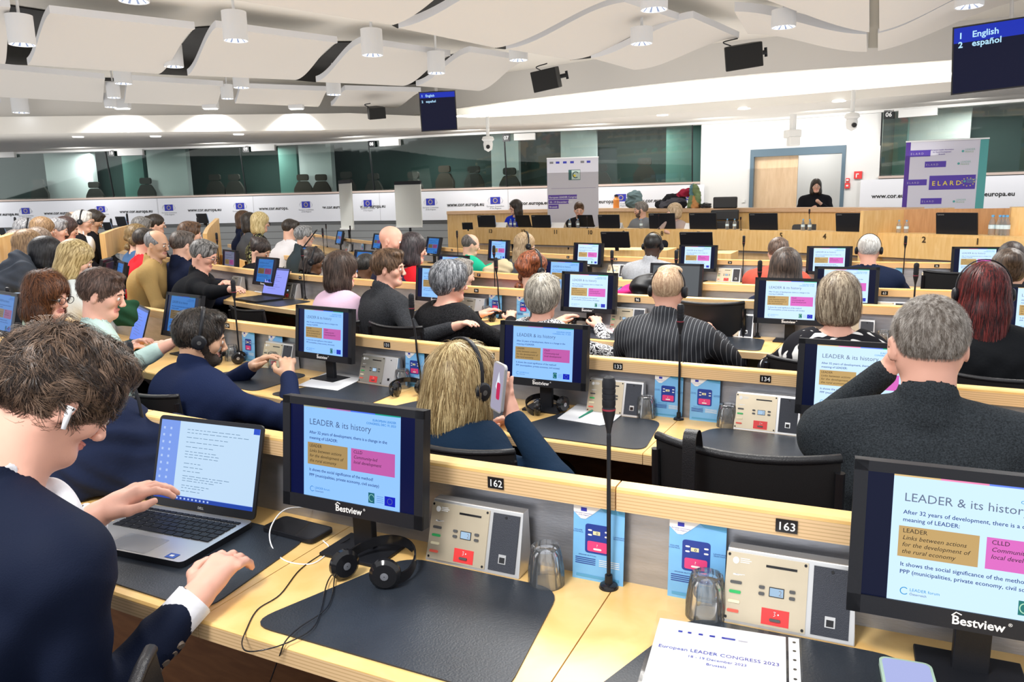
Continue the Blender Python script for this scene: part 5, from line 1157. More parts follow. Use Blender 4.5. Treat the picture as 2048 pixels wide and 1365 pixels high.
# roll-up banners
def rollup(x, ytop, d, wpx, zbot, label, right):
    p = ond(x, ytop, d); W = wpx/FPX*d; H = p[2]-zbot; a = math.radians(-22 if right else -8); e = empty('rollup_banner', label, 'banner', (p[0], p[1], zbot), a); b = MB(); T = Matrix.Rotation(math.pi/2, 4, 'X')
    if right:
        vio = mat('banner_violet', (.10, .04, .35), .5); teal = mat('banner_teal', (.10, .42, .42), .5); lil = mat('banner_lilac', (.72, .72, .84), .5)
        b.box((0, 0, H/2), (W, .004, H), lil); b.rect(-W/2, 0, -W*.44, H, .003, vio, T); b.rect(W*.40, 0, W/2, H, .003, teal, T); 
        for fx, fy, w1, h1, t_ in ((-.32, .92, .26, .045, 1), (-.12, .84, .26, .042, 1), (-.34, .715, .26, .042, 1), (.10, .71, .56, .10, 2), (-.14, .58, .26, .042, 1), (-.32, .455, .26, .042, 1), (-.12, .34, .26, .042, 1), (-.30, .22, .26, .042, 1)):
            cx, cy = fx*W, fy*H; b.rect(cx-w1*W/2, cy-h1*H/2, cx+w1*W/2, cy+h1*H/2, .004, mat('elard_violet', (.10, .05, .45), .5), T)
            b.text('E L A R D', cx-w1*W*.44, cy-h1*H*.2, .005, h1*H*.45, EUY if t_ == 2 else mat('logo_lilac', (.45, .4, .6), .5), T, bold=.01)
            if t_ == 2:
                for i in range(11): a_ = i*math.pi/5.5; b.rect(cx+w1*W*.34+.05*math.cos(a_)*1.5-.006, cy+.055*math.sin(a_)-.006, cx+w1*W*.34+.05*math.cos(a_)*1.5+.006, cy+.055*math.sin(a_)+.006, .006, EUY, T)
        for fx, fy in ((.28, .93), (.24, .845), (.33, .72), (.22, .58), (.30, .46), (.24, .34)):
            b.cyl((fx*W-.08, fy*H-.01, .003), (fx*W-.08, fy*H-.01, .005), .016, teal, n=10, T=T); b.text('LEADER', fx*W-.055, fy*H, .005, .035, mat('logo_teal', (.3, .55, .5), .5), T); b.text('FRANCE', fx*W-.055, fy*H-.03, .005, .028, mat('logo_teal2', (.3, .5, .3), .5), T)
        for fx, fy in ((-.05, .93), (-.04, .465)):
            for i in range(3): b.text(('European Leader Association', 'for Rural Development', 'Brussels')[i], fx*W, fy*H+.012-i*.03, .005, .024, vio, T, align='CENTER', bold=.01)
    else:
        lt = mat('banner_pale_grey', (.66, .66, .74), .5); b.box((0, 0, H/2), (W, .004, H), lt); vio = mat('congress_violet', (.12, .06, .42), .5)
        for fx, c in ((-.42, INKG), (-.30, EUB), (-.16, EUB), (-.02, EUB), (.18, INKG), (.30, EUB)): b.rect(fx*W-.025, H*.955, fx*W+.045, H*.975, .003, c, T)
        b.rect(-.08*W-.0, H*.80, .15*W, H*.895, .003, mat('leader_logo_green', (.03, .12, .12), .5), T); b.rect(-.02*W, H*.805, .145*W, H*.89, .004, mat('leader_logo_pale', (.6, .75, .7), .5), T)
        b.tube([(.06*W+.055*math.cos(a_), H*.848+.055*math.sin(a_), .006) for a_ in np.linspace(.6, 5.4, 14)], .008, mat('leader_logo_green', (.03, .12, .12)), n=4, T=T); b.rect(.0*W, H*.83, .06*W, H*.85, .006, EUY, T)
        b.rect(-.42*W, H*.723, .45*W, H*.727, .003, mat('thin_lilac', (.35, .32, .5), .5), T)
        for i, (s_, w1) in enumerate((('European LEADER Congress', .56), ('18 - 19 December 2023', .40), ('Brussels', .20))):
            y = H*(.635-i*.045); b.rect(-.48*W, y-.02, (-.48+w1)*W, y+.06, .003, vio, T); b.text(s_, -.46*W, y-.0, .004, .046, INKW, T, bold=.012)
    b.build('fabric', e); b = MB(); b.box((0, 0, .04), (W+.04, .12, .08), STEELL); b.box((0, 0, H+.012), (W+.01, .02, .024), STEELL); b.build('frame', e, bevel=.004); return e
rollup(1894, 282, 10.7, 146, PF, 'tall lilac roll-up banner with violet logos standing at the right of the podium', True)
rollup(1145, 317, 14.75, 103, PF, 'pale grey roll-up banner of the congress standing behind the podium centre', False)
# flipcharts
for x, y0, y1, wpx, d, an, lb in ((690, 366, 459, 44, 16.2, -52, 'left'), (815, 368, 455, 58, 15.8, -20, 'right')):
    p = ond(x, y0, d); H = (y1-y0)/FPX*d; W = wpx/FPX*d/math.cos(math.radians(an+18)); e = empty('flipchart', 'blank white flipchart on a black stand near the grey wall, %s one' % lb, 'flipchart', (p[0], p[1], FLOOR), math.radians(an)); z1 = p[2]-FLOOR
    b = MB(); b.box((0, 0, z1-H/2), (W, .03, H), mat('flip_paper', (.66, .67, .63), .6)); b.box((0, -.02, z1-H+.02), (W, .05, .03), WHITE); b.build('board', e); b = MB(); b.box((0, .01, z1+.02), (W, .06, .07), BLACKP); b.build('clamp_bar', e)
    b = MB(); b.cyl((0, .03, z1-H), (0, .03, .25), .025, BLACKP); 
    for a_ in (0, 72, 144, 216, 288): b.cyl((0, .03, .10), (.3*math.cos(math.radians(a_)), .03+.3*math.sin(math.radians(a_)), .03), .02, BLACKP)
    b.build('stand', e)
# loudspeakers, screens, cameras, door signs
def speaker_box(x, y, wpx, hpx, d, yaw, label, tilt=12):
    p = ond(x, y, d); W = wpx/FPX*d; H = hpx/FPX*d; e = empty('loudspeaker', label, 'loudspeaker', p, math.radians(yaw)); e.rotation_euler = (math.radians(tilt), math.radians(-6), math.radians(yaw)); b = MB()
    b.add([(-W/2, -.1, -H/2), (W/2, -.1, -H/2), (W/2, .02, -H/2), (W*.3, .22, -H/2), (-W*.3, .22, -H/2), (-W/2, .02, -H/2)]+[(-W/2, -.1, H/2), (W/2, -.1, H/2), (W/2, .02, H/2), (W*.3, .22, H/2), (-W*.3, .22, H/2), (-W/2, .02, H/2)], [(5, 4, 3, 2, 1, 0), (6, 7, 8, 9, 10, 11)]+[(i, (i+1) % 6, 6+(i+1) % 6, 6+i) for i in range(6)], mat('speaker_black', (.02, .02, .02), .6)); b.build('cabinet', e, bevel=.01)
    b = MB(); b.box((0, -.104, 0), (W*.95, .01, H*.94), mat('speaker_grille', (.008, .008, .008), .7)); b.build('grille', e); b = MB(); b.cyl((W*.4, .08, 0), (W*.62, .16, .0), .03, BLACKP); b.cyl((W*.62, .16, -.06), (W*.62, .16, .06), .02, BLACKP); b.build('bracket', e); b = MB(); b.tube(smoothpts([(-W*.3, .1, H/2), (-W*.5, .15, H*.7), (-W*.1, .2, H*.75)], 5), .008, BLACKP, n=6); b.build('cable', e); return e
speaker_box(1094, 159, 56, 40, 11.6, -30, 'black loudspeaker hanging from the fascia above the congress banner'); speaker_box(1487, 113, 72, 46, 10.4, -14, 'larger black loudspeaker hanging from the fascia above the door'); speaker_box(752, 226, 34, 22, 14.0, 25, 'small black loudspeaker behind the small wall screen')
def tv(x0, y0, x1, y1, d, yaw, label, big):
    p = ond((x0+x1)/2, (y0+y1)/2, d); W = (x1-x0)/FPX*d/max(.5, math.cos(math.radians(yaw)+math.atan2(((x0+x1)/2-1024), FPX))); H = (y1-y0)/FPX*d; e = empty('wall_screen', label, 'screen', p, math.radians(yaw)); e.rotation_euler = (math.radians(14), math.radians(-3), math.radians(yaw)); b = MB(); b.box((0, .02, 0), (W+.03, .05, H+.03), BLACKG); b.box((0, .07, 0), (W*.6, .06, H*.6), BLACKP); b.build('housing', e)
    b = MB(); T = Matrix.Translation((0, -.008, 0)) @ Matrix.Rotation(math.pi/2, 4, 'X'); b.rect(-W/2, -H/2, W/2, H/2, 0, mat('tv_dark', (.003, .004, .010), .22, spec=.15, emis=(.003, .004, .02), es=1.), T)
    b.rect(-W/2, H*.27 if big else H*.36, W/2, H/2, .001, emit('tv_blue', (.01, .03, .45)), T); ink = emit('tv_text', (.45, .75, 1.0), 1.1); s_ = H*.125 if big else H*.085
    b.text('1', -W*.46, H*.335 if big else H*.39, .002, s_, ink, T, bold=.03); b.text('English', -W*.34, H*.335 if big else H*.39, .002, s_*1.05, ink, T, bold=.02); b.text('2', -W*.46, H*.20 if big else H*.24, .002, s_, ink, T, bold=.03); b.text('español', -W*.34, H*.20 if big else H*.24, .002, s_*1.05, ink, T, bold=.02)
    b.build('screen', e); b = MB(); b.cyl((0, .08, H*.3), (0, .25, H*.3+.5), .02, STEELL); b.build('arm', e); return e
tv(1922, 44, 2120, 172, 8.2, -28, 'big wall screen listing English and español in the upper right corner', True); tv(842, 186, 911, 259, 12.6, 10, 'small hanging screen with the language list above the seat area', False)
def camdome(x, y, d, label):
    e = empty('ceiling_camera', label, 'camera', ond(x, y, d)); b = MB(); b.cyl((0, 0, .05), (0, 0, .42), .03, WHITE); b.lathe([(.001, .10), (.09, .08), (.11, .03), (.08, 0)], WHITE, 16); b.build('mount', e, smooth='auto'); b = MB(); b.lathe([(.075, 0), (.085, -.05), (.07, -.14), (.001, -.18)], WHITE, 16); b.cyl((0, -.06, -.09), (0, -.10, -.10), .035, BLACKG); b.build('head', e, smooth='auto'); return e
camdome(976, 283, 13.5, 'white dome camera hanging above the podium left of sign 07'); camdome(1704, 238, 11.6, 'white camera hanging from the soffit right of the door')
e = empty('ceiling_projector', 'small white projector box hanging above the door', 'projector', ond(1585, 268, 12.2)); b = MB(); b.box((0, 0, 0), (.22, .2, .12), WHITE); b.box((0, -.05, -.12), (.17, .15, .14), WHITE); b.build('housing', e, bevel=.015); b = MB(); b.cyl((0, 0, .05), (0, 0, .30), .05, WHITE); b.build('pole', e)
for x, y, wd, ht, s, lb, cc in ((1717, 351, .135, .135, 'F', 'square red fire hose sign right of the door', RED), (1691, 361, .06, .07, '', 'tiny red alarm sign above the call point', RED), (1691, 372, .085, .10, '', 'red fire alarm call point beside the door frame', RED)):
    z = zat(x, y); b = MB(); T = wallT(x, z, .02); b.box((0, 0, 0), (wd, ht, .03), cc, T)
    if s: b.box((-.01, .02, .018), (.05, .02, .004), INKW, T); b.box((-.025, -.01, .018), (.018, .07, .004), INKW, T)
    else: b.box((0, 0, .018), (.04, .03, .004), INKW, T)
    tag(b.build('fire_sign'), lb, 'sign')
z = zat(1488, 402); b = MB(); b.box((0, 0, 0), (.06, .06, .02), WHITE, wallT(1488, z, .01)); tag(b.build('wall_switch'), 'small white wall switch left of the door', 'switch')
# coats and bottle on the partition ledge
def heap(x, y, rx, ry, rz_, cols, label, name, cat, seed, d=None):
    u = PT.find(x, -.15, PT.rail); P, T, N = PT.at(u); q = P+N*.15; rng = random.Random(seed); pr = []
    for i in range(9): pr.append(el((rng.uniform(-rx, rx)*.6, rng.uniform(-ry, ry)*.5, rng.uniform(.0, rz_)), (rx*rng.uniform(.35, .6), ry*.7, rz_*rng.uniform(.3, .55)), .03, rng.randrange(len(cols)), rotm(rng.uniform(-40, 40), rng.uniform(-30, 30))))
    pr.append(cut((0, 0, -1), .0)); dsp = lambda P_: .012*np.sin(P_[:, 0]*45+3*np.sin(P_[:, 2]*30))*np.sin(P_[:, 2]*38+P_[:, 1]*20)
    o = sdf_mesh(name, pr, .016, cols, None, dsp); o.location = (q[0], q[1], CZ-.235); o.rotation_euler = (0, 0, math.atan2(T[1], T[0])); tag(o, label, cat); return o
heap(1272, 410, .27, .14, .24, [cloth('coat_slate', (.13, .19, .20))], 'slate grey coat heaped on the wooden partition beside the orange bottle', 'coat', 'coat', 3)
heap(1345, 412, .34, .14, .20, [cloth('coat_black', (.02, .02, .025)), cloth('coat_check', (.10, .10, .12))], 'black and checked coats piled on the partition behind the person resting a cheek', 'coat', 'coat', 5)
heap(1372, 400, .16, .10, .12, [cloth('scarf_red', (.40, .03, .07))], 'dark red scarf on top of the black coats', 'scarf', 'scarf', 8).location.z += .20
heap(1392, 408, .13, .10, .32, [cloth('bag_pattern_green', (.20, .28, .14)), cloth('bag_pattern_orange', (.60, .30, .12)), cloth('bag_blue', (.12, .25, .30))], 'colourful patterned bag standing on the partition', 'bag', 'bag', 9)
heap(1408, 414, .12, .08, .06, [BLACKG], 'small black pouch at the foot of the patterned bag', 'pouch', 'pouch', 10)
loc, rz, u = PT.place(1232, -.12, CZ-.235); b = MB(); b.lathe([(.001, 0), (.06, 0), (.06, .16), (.035, .19), (.035, .22), (.001, .22)], mat('bottle_orange', (.80, .28, .05), .4), 16); b.lathe([(.037, .22), (.037, .26), (.001, .26)], BLACKG, 12); o = b.build('flask', smooth='auto'); tag(o, 'orange drinking flask on the wooden partition', 'flask'); o.location = loc
# podium microphones
MICS.clear()
for i, (x, yt) in enumerate(((1174, 453), (1318, 448), (1481, 466), (1618, 422))):
    loc, rz, u = PD.place(x, .0 if i != 3 else -.2); m_ = mic('thin gooseneck microphone on the podium, '+('by the silver laptop', 'between the bearded man and the blond person', 'right of the tall leather chair', 'tall one between two pairs of bottles')[i], loc, rz); m_.scale = (1, 1, (.5, .6, .45, .7)[i])
# ================================================================ audience desks and what stands on them
R1, R2, R3, R4, R5 = (ROWS[i] for i in (1, 2, 3, 4, 5))
def jpt(r, px, y):   # arc position of a joint seen at pixel
    return r.find(px, 0)
joints = {1: [R1.find(310), R1.find(700), R1.find(1235), R1.find(1958)], 2: [R2.find(x) for x in (480, 655, 842, 1075, 1361, 1690)], 3: [R3.find(x) for x in (610, 865, 998, 1172, 1340, 1570, 1824)], 4: [R4.find(x) for x in (605, 720, 900, 1120, 1345, 1688)], 5: [R5.find(x) for x in (758, 865, 995, 1172, 1391, 1655, 1945)]}
names = {1: 'nearest curved conference desk with seat plates 160 to 163', 2: 'second curved conference desk with seat plates 129 to 134', 3: 'third curved conference desk with seat plates 91 to 97', 4: 'fourth curved conference desk with seat plate 63', 5: 'farthest curved conference desk just before the podium'}
DESK = {}
for k in (1, 2, 3, 4, 5):
    DESK[k] = build_row(k, names[k], joints[k], rj=[joints[k][i] for i in range(len(joints[k])) if k == 1 and i in (0, 2) or k > 1 and i % 2 == 0])
for k, px, s in ((1, 262, '160'), (1, 992, '162'), (1, 1573, '163'), (2, 455, '129'), (2, 773, '131'), (2, 984, '132'), (2, 1235, '133'), (2, 1534, '134'), (3, 600, '91'), (3, 952, '94'), (3, 1273, '96'), (3, 1471, '97'), (4, 959, '57'), (4, 1281, '61'), (4, 1773, '63'), (5, 903, '29'), (5, 1137, '31'), (5, 1233, '32'), (5, 1458, '34'), (5, 1872, '36')):
    number_plate(k, px, s, DESK[k])
ORD = {1: 'nearest desk', 2: 'second desk', 3: 'third desk', 4: 'fourth desk', 5: 'farthest desk'}
# monitors: row, px of stand, kind, place words
for k, px, kd, lb, tl in ((1, 705, 'A', 'large monitor at the centre left of the nearest desk, bluish slide', 6), (1, 1950, 'B', 'bright monitor cut off at the lower right corner', 6), (2, 360, 'C', 'monitor with angle-darkened slide colours before the person in the pale green shirt', 14), (2, 650, 'A', 'monitor left of seat plate 131', 5), (2, 1082, 'A', 'monitor right of the raised phone', 5), (2, 1703, 'B', 'monitor half hidden by the grey haired man in the charcoal jacket', 5),
    (3, 528, 'C', 'monitor with angle-darkened slide colours behind the black open laptop', 4), (3, 874, 'A', 'monitor between the brown haired youth and the silver haired head', 4), (3, 1172, 'B', 'monitor between the short silver hair and the headset wearer in pinstripes', 4), (3, 1573, 'B', 'monitor left of the bobbed hair', 4), (3, 2085, 'B', 'monitor sliver at the right edge behind the dark red hair', 4),
    (4, 604, 'C', 'monitor with angle-darkened slide colours left of the person with braids', 4), (4, 722, 'C', 'small monitor with angle-darkened slide colours beside the shaved dark head', 4), (4, 905, 'A', 'monitor sliver above the silver haired head', 4), (4, 1128, 'A', 'monitor behind the red curls', 4), (4, 1690, 'B', 'monitor above the bobbed hair', 4), (4, 1347, 'grey', 'blank grey monitor behind the fair headset wearer', 8),
    (5, 676, 'C', 'tilted monitor with angle-darkened slide colours in front of the left flipchart', 14), (5, 752, 'C', 'monitor with angle-darkened slide colours left of the bald smiling man', 6), (5, 862, 'C', 'monitor with angle-darkened slide colours right of the red dress', 5), (5, 995, 'A', 'monitor right of the green top', 4), (5, 1173, 'B', 'monitor right of the red curls, before the podium banner', 4), (5, 1391, 'B', 'monitor right of the light grey suit', 4), (5, 1656, 'B', 'monitor left of the white haired man', 4), (5, 1952, 'B', 'monitor at the far right just before the podium', 4)):
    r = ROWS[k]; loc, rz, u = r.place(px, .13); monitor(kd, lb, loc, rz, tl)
# consoles
for k, px, kd, lb in ((1, 235, 'gold', 'mostly hidden by the dark blue coat under seat plate 160'), (1, 968, 'gold', 'left of the first upturned tumbler in the centre'), (1, 1578, 'gold', 'large one beside the lower right monitor'), (2, 425, 'grey', 'right of the navy turtleneck'), (2, 572, 'gold', 'left of the monitor by seat plate 131'), (2, 772, 'grey', 'with a tumbler at its right, left of the blond hair'), (2, 1238, 'gold', 'below the pinstripe jacket'), (2, 1535, 'gold', 'left of the monitor hidden by the charcoal jacket'),
    (3, 482, 'grey', 'left of the black open laptop'), (3, 590, 'grey', 'right of the black open laptop'), (3, 948, 'grey', 'between the two grey haired women'), (3, 1262, 'gold', 'left of the pinstripe shoulder'), (3, 1468, 'gold', 'right of the pinstripe shoulder'), (3, 1705, 'gold', 'right of the bobbed hair'), (4, 1272, 'gold', 'behind the black handbag'), (4, 1775, 'gold', 'right of the upper bobbed hair monitor'), (4, 645, 'grey', 'beside the person with braids'), (5, 1240, 'gold', 'left of the light grey suit'), (5, 1462, 'gold', 'right of the monitor under podium number 7'), (5, 1873, 'gold', 'left of the monitor under podium number 1'), (5, 700, 'grey', 'right of the tilted monitor')):
    r = ROWS[k]; loc, rz, u = r.place(px, .012); console(kd, 'console on the %s, %s' % (ORD[k], lb), loc, rz)
for k, px, lb in ((1, 350, 'beside the silver grey laptop'), (1, 1192, 'left of the tallest microphone'), (1, 1388, 'left of the console under plate 163'), (2, 497, 'behind the bearded headset wearer'), (2, 553, 'left of the console beside plate 131'), (2, 828, 'left of the blond hair'), (2, 1338, 'left of the microphone by the pinstripe jacket'), (2, 1412, 'right of that microphone, beside a tumbler'), (3, 988, 'right of the silver haired head'), (3, 1048, 'left of the short silver hair'), (3, 1385, 'right of the fair headset wearer'), (3, 1412, 'white and blue one right of the pinstripe wearer'), (4, 1838, 'above the balding grey head'), (4, 1905, 'left of the dark red hair'), (4, 1238, 'above seat plate 96'), (4, 520, 'behind the black suit man'), (5, 1788, 'right of the white haired headset wearer'), (5, 725, 'right of the tilted monitor')):
    r = ROWS[k]; loc, rz, u = r.place(px, .022); leaflet('blue instruction leaflet on the %s, %s' % (ORD[k], lb), loc, rz)
for k, px, lb in ((1, 1092, 'in the centre, left of the tallest microphone'), (1, 1416, 'in front of the right leaflet'), (2, 466, 'behind the bearded headset wearer'), (2, 550, 'left of the console beside the monitor'), (2, 803, 'left of the blond hair'), (2, 1294, 'below the pinstripe jacket'), (2, 1456, 'right of the two leaflets'), (3, 972, 'right of the silver haired head'), (3, 1410, 'right of the pinstripe shoulder'), (3, 1430, 'touching the console right of the pinstripe shoulder'), (3, 1762, 'left of the balding grey head'), (4, 572, 'left of the monitor by the braids'), (4, 585, 'touching the monitor by the braids')):
    r = ROWS[k]; loc, rz, u = r.place(px, .065 if k == 1 else .05); tumbler('upturned glass tumbler on the %s, %s' % (ORD[k], lb), loc, rz)
MICS.clear()
for k, px, dx, h, lb in ((1, 310, -.045, .40, 'beside the man typing on the laptop'), (1, 1218, .0, .42, 'tallest, in the middle foreground'), (2, 480, .0, .40, 'behind the dark blue turtleneck'), (2, 840, -.03, .41, 'behind the pale blond hair'), (2, 1360, -.0, .41, 'before the pinstripe jacket'), (3, 612, 0, .40, 'right of the black open laptop'), (3, 998, -.02, .40, 'between the silver haired heads'), (3, 1514, 0, .40, 'behind the monitor left of the bobbed hair'), (3, 1826, 0, .42, 'above the balding grey head'),
    (4, 488, 0, .40, 'right of the black suit man'), (4, 991, 0, .40, 'behind the green top'), (4, 1234, -.03, .38, 'above seat plate 96'), (4, 1353, 0, .42, 'behind the fair headset wearer'), (4, 806, 0, .38, 'right of the brown haired youth'), (5, 703, 0, .40, 'near the left flipchart'), (5, 655, 0, .38, 'left of the left flipchart stand'), (5, 917, 0, .36, 'behind the green top at the podium corner'), (5, 1482, 0, .38, 'under podium number 6'), (5, 1801, 0, .45, 'right of the white haired headset wearer')):
    r = ROWS[k]; loc, rz, u = r.place(px, .035); mic('black gooseneck microphone on the %s, %s' % (ORD[k], lb), loc, rz, 'm%d' % round(dx*1000), (dx, -.0, h))
for k, px, off, lb in ((1, 388, .235, 'under the silver grey laptop'), (1, 862, .232, 'large empty one in the centre foreground'), (1, 1540, .232, 'under the congress document'), (2, 512, .235, 'right of the dark blue turtleneck'), (2, 690, .235, 'under the white printed sheets'), (2, 905, .235, 'hidden behind the pale blond hair'), (2, 1190, .235, 'under the paper with the green pen'), (2, 1505, .235, 'behind the empty black chair'), (3, 565, .235, 'under the black open laptop'), (3, 1055, .235, 'behind the short silver hair'), (3, 1210, .235, 'under the red and white magazine'), (3, 1445, .235, 'right of the pinstripe jacket'), (4, 520, .235, 'before the dark haired person bending down')):
    r = ROWS[k]; loc, rz, u = r.place(px, off); deskmat('dark desk mat on the %s, %s' % (ORD[k], lb), loc, rz)
for k, px, off, da, lb in ((1, 752, .17, .5, 'in the centre foreground with its cable'), (2, 462, .10, 1.2, 'right of the dark haired headset wearer'), (2, 817, .12, 1.3, 'left of the pale blond hair'), (2, 1095, .12, 1.3, 'below the raised phone'), (3, 1000, .10, 1.2, 'between the silver haired heads'), (3, 1160, .12, 1.2, 'left of the pinstripe jacket')):
    r = ROWS[k]; loc, rz, u = r.place(px, off); loc.z += .002; desk_headset('black headset lying on the %s, %s' % (ORD[k], lb), loc, rz+da-.5)
# chairs of the audience
for k, px, off, lb, dy in ((2, 1512, .66, 'empty with a strap bag over its back', 0), (2, 985, .58, 'under the pale blond woman', 0), (2, 790, .62, 'empty, left of the pale blond hair', 0), (3, 552, .62, 'empty at the end of the laptop desk', 0), (3, 732, .62, 'behind the charcoal coat of the youth', 0), (3, 845, .60, 'behind the black velvet dress', 0), (4, 1432, .66, 'empty mesh chair left of the dark brown hair', 0), (5, 1905, .66, 'empty mesh chair left of the dark red hair', 0), (3, 1985, .66, 'right behind the balding grey head', 0), (3, 1640, .60, 'behind the black and white dress', 0), (5, 1135, .6, 'behind the red curls', 0), (5, 1265, .62, 'under the light grey suit', 0), (2, 405, .60, 'under the dark blue turtleneck', 0), (2, 330, .7, 'left of the dark blue turtleneck', 0), (4, 1860, .60, 'low dark one under the white haired man', 0)):
    r = ROWS[k]; loc, rz, u = r.place(px, off, .6); loc.z = FLOOR; chair('black chair at the %s, %s' % (ORD[k], lb), loc, rz+dy, sz=.97 if 'empty' in lb and k != 3 and px != 790 else .84)
# ================================================================ the people
def seatp(label, row, px, ytop, off=.60, dy=0, **k):
    r = ROWS[row]; u = r.find(px, off, r.rail+.15); P, T, N = r.at(u); q = P-N*off; Y0 = proj((q[0], q[1], 1.2)); zt_ = 1.2+(Y0[1]-ytop)/FPX*Y0[2]
    hs = k.get('hs', 1.); hz = zt_-(.135 if k.get('hair') and k['hair'][0] not in ('crop', 'balding') else .122)*hs
    lean = k.pop('lean', .06)
    return person(label, (q[0], q[1], hz), math.degrees(math.atan2(T[1], T[0]))+dy, Y0[2], lean=lean, **k)
def farp(label, px, ytop, d, yaw, **k):
    p = ond(px, ytop, d); hs = k.get('hs', 1.)
    if k.get('floor') and 'arms' not in k: k['arms'] = (((-.20, .32, .70), None), ((.16, .34, .70), None))
    return person(label, (p[0], p[1], p[2]-.128*hs), yaw, d, **k)
C = cloth
BLK = (.012, .012, .016)
DK = ((.012, .010, .009), (.06, .045, .035)); BR = ((.035, .018, .010), (.16, .085, .045)); LBR = ((.14, .08, .04), (.36, .23, .12)); GR = ((.10, .10, .11), (.42, .42, .43)); WH = ((.40, .39, .37), (.80, .79, .76)); BL = ((.28, .18, .07), (.74, .58, .30)); SIL = ((.20, .18, .15), (.66, .61, .52)); AUB = ((.05, .018, .008), (.24, .085, .03))
# --- row two
seatp('person with dark beard and worn headset in navy turtleneck, back turned, second desk', 2, 398, 612, .60, -6, hair=('thick', *DK), top=C('navy_knit', (.012, .020, .060), bump=.25, bs=260), collar='turtle', hyaw=-26, hpitch=14, skin='tan', facehair=(.03, .02, .015), headset='black headset worn by the person in the navy turtleneck', st=dict(n=5000, L=.035, width=.0018, wild=.45, segs=4), lean=.10, sw=.185, garment='turtleneck_sweater')
seatp('blond woman with headset in navy jacket holding a phone up to the screen, back turned', 2, 922, 690, .56, -16, fem=True, hair=('long', *BL), top=C('navy_cotton', (.010, .026, .055), bump=.2, bs=60), collar='coat', hyaw=-6, hpitch=6, skin='pink', headset='black headset worn over pale blond hair', hs=1.0, sw=.165, hscale=1.06,
      st=dict(n=9000, L=.20, width=.0017, wild=.20, segs=7, lift=.004, bump_=.006), hairprims=[el((0, -.016, .034), (.096, .116, .110), 0), el((0, -.035, -.040), (.112, .096, .110), .03), el((.064, -.01, -.10), (.046, .066, .07), .03), el((-.064, -.01, -.10), (.046, .066, .07), .03), el((0, -.085, -.10), (.090, .050, .085), .03), sub(el((0, .130, -.045), (.078, .075, .100), .018))],
      arms=(((-.10, .26, .70), None), None), aw=(None, (ond(1028, 838, 2.35), (.9, -.1, -.7))), hw=(None, ((-.30, .30, 1), (-.75, -.6, .3), .35)), floor=-.04, garment='jacket')
seatp('grey cropped man in charcoal jacket resting his chin on his hand, back turned', 2, 1858, 592, .57, 6, hair=('crop', (.12, .095, .075), (.42, .38, .34)), top=C('charcoal_weave', (.032, .038, .044), bump=.5, bs=420, noise=.5, ns=260), collar='coat', hyaw=12, hpitch=10, skin='pink', sw=.215, fat=1.06, h=.0052, hs=.97,
      st=dict(n=26000, L=.009, width=.0006, segs=2, wild=.35, out=.45, lift=.0, bump_=.0006, crown=(0, -.06, .11)), aw=((ond(1772, 742, 2.08), (-.7, .2, -.8)), None), hw=(((.55, .10, .55), (-.3, .8, .3), 1.1), None), garment='jacket')
seatp('young man in mint green shirt typing on a laptop, seen from behind at the left', 2, 208, 530, .60, -22, hair=('short', (.045, .025, .018), (.17, .10, .075)), top=C('mint_cotton', (.47, .62, .58), bump=.25, bs=40), collar='shirt', hyaw=-22, hpitch=16, skin='pink', st=dict(n=5000, L=.03, width=.0016, wild=.35, segs=3), lean=.14, aw=((ond(300, 705, 3.5), None), (ond(318, 700, 3.25), (.7, -.7, -.6))), garment='shirt')
seatp('woman with wavy auburn hair and glasses in dark teal top at the left', 2, 98, 540, .62, -40, fem=True, hair=('mid', *AUB), top=C('dark_teal', (.010, .045, .060)), collar='crew', hyaw=-18, hpitch=12, skin='pink', glasses=True, st=dict(n=7000, L=.14, width=.0018, wild=.7, segs=6, bump_=.008), garment='top')
# --- row three
pin = bands('pinstripe_cloth', (.45, .47, .50), (.014, .016, .022), 56, 'X', .8, .03)
seatp('fair short haired man with headset in navy pinstripe jacket, back turned', 3, 1338, 532, .58, 2, hair=('crop', (.40, .25, .15), (.70, .52, .34)), top=pin, collar='coat', hpitch=6, skin='pink', headset='black headset worn by the man in pinstripes', sw=.19, st=dict(n=9000, L=.010, width=.0011, segs=2, wild=.3, out=.3, bump_=.0006, lift=-.001),
      hairprims=[el((0, -.014, .030), (.0800, .1010, .0910), 0), el((0, .02, .105), (.062, .075, .030), .02), sub(el((0, .118, -.045), (.078, .070, .100), .018)), sub(el((0, .03, -.115), (.12, .13, .09), .01))]+[sub(el((s*.092, .004, -.020), (.022, .028, .036), .008)) for s in (-1, 1)], garment='jacket')
bw = mat('black_white_floral', (.5, .5, .5), .8); _nt = bw.node_tree
def blotch(name, c0, c1, scale, thr=.5, dist=1.5, rough=.8):
    m = mat(name, c0, rough, noise=.01, nscale=scale, spec=.12); r = [n for n in m.node_tree.nodes if n.type == 'VALTORGB'][0]; n = [n for n in m.node_tree.nodes if n.type == 'TEX_NOISE'][0]; n.inputs['Distortion'].default_value = dist; n.inputs['Detail'].default_value = 1
    r.color_ramp.elements[0].color = (*c0, 1); r.color_ramp.elements[1].color = (*c1, 1); r.color_ramp.elements[0].position = thr-.01; r.color_ramp.elements[1].position = thr+.01; return m
seatp('woman with ash blond bob in black dress with white leaf shapes, back turned', 3, 1678, 541, .60, 4, fem=True, hair=('bob', (.17, .12, .08), (.62, .52, .38)), top=blotch('leaf_print', BLK, (.75, .74, .72), 9, .56), collar='scoop', hpitch=4, skin='pink', st=dict(n=8000, L=.13, width=.0019, wild=.22, segs=6, lift=.003), garment='dress')
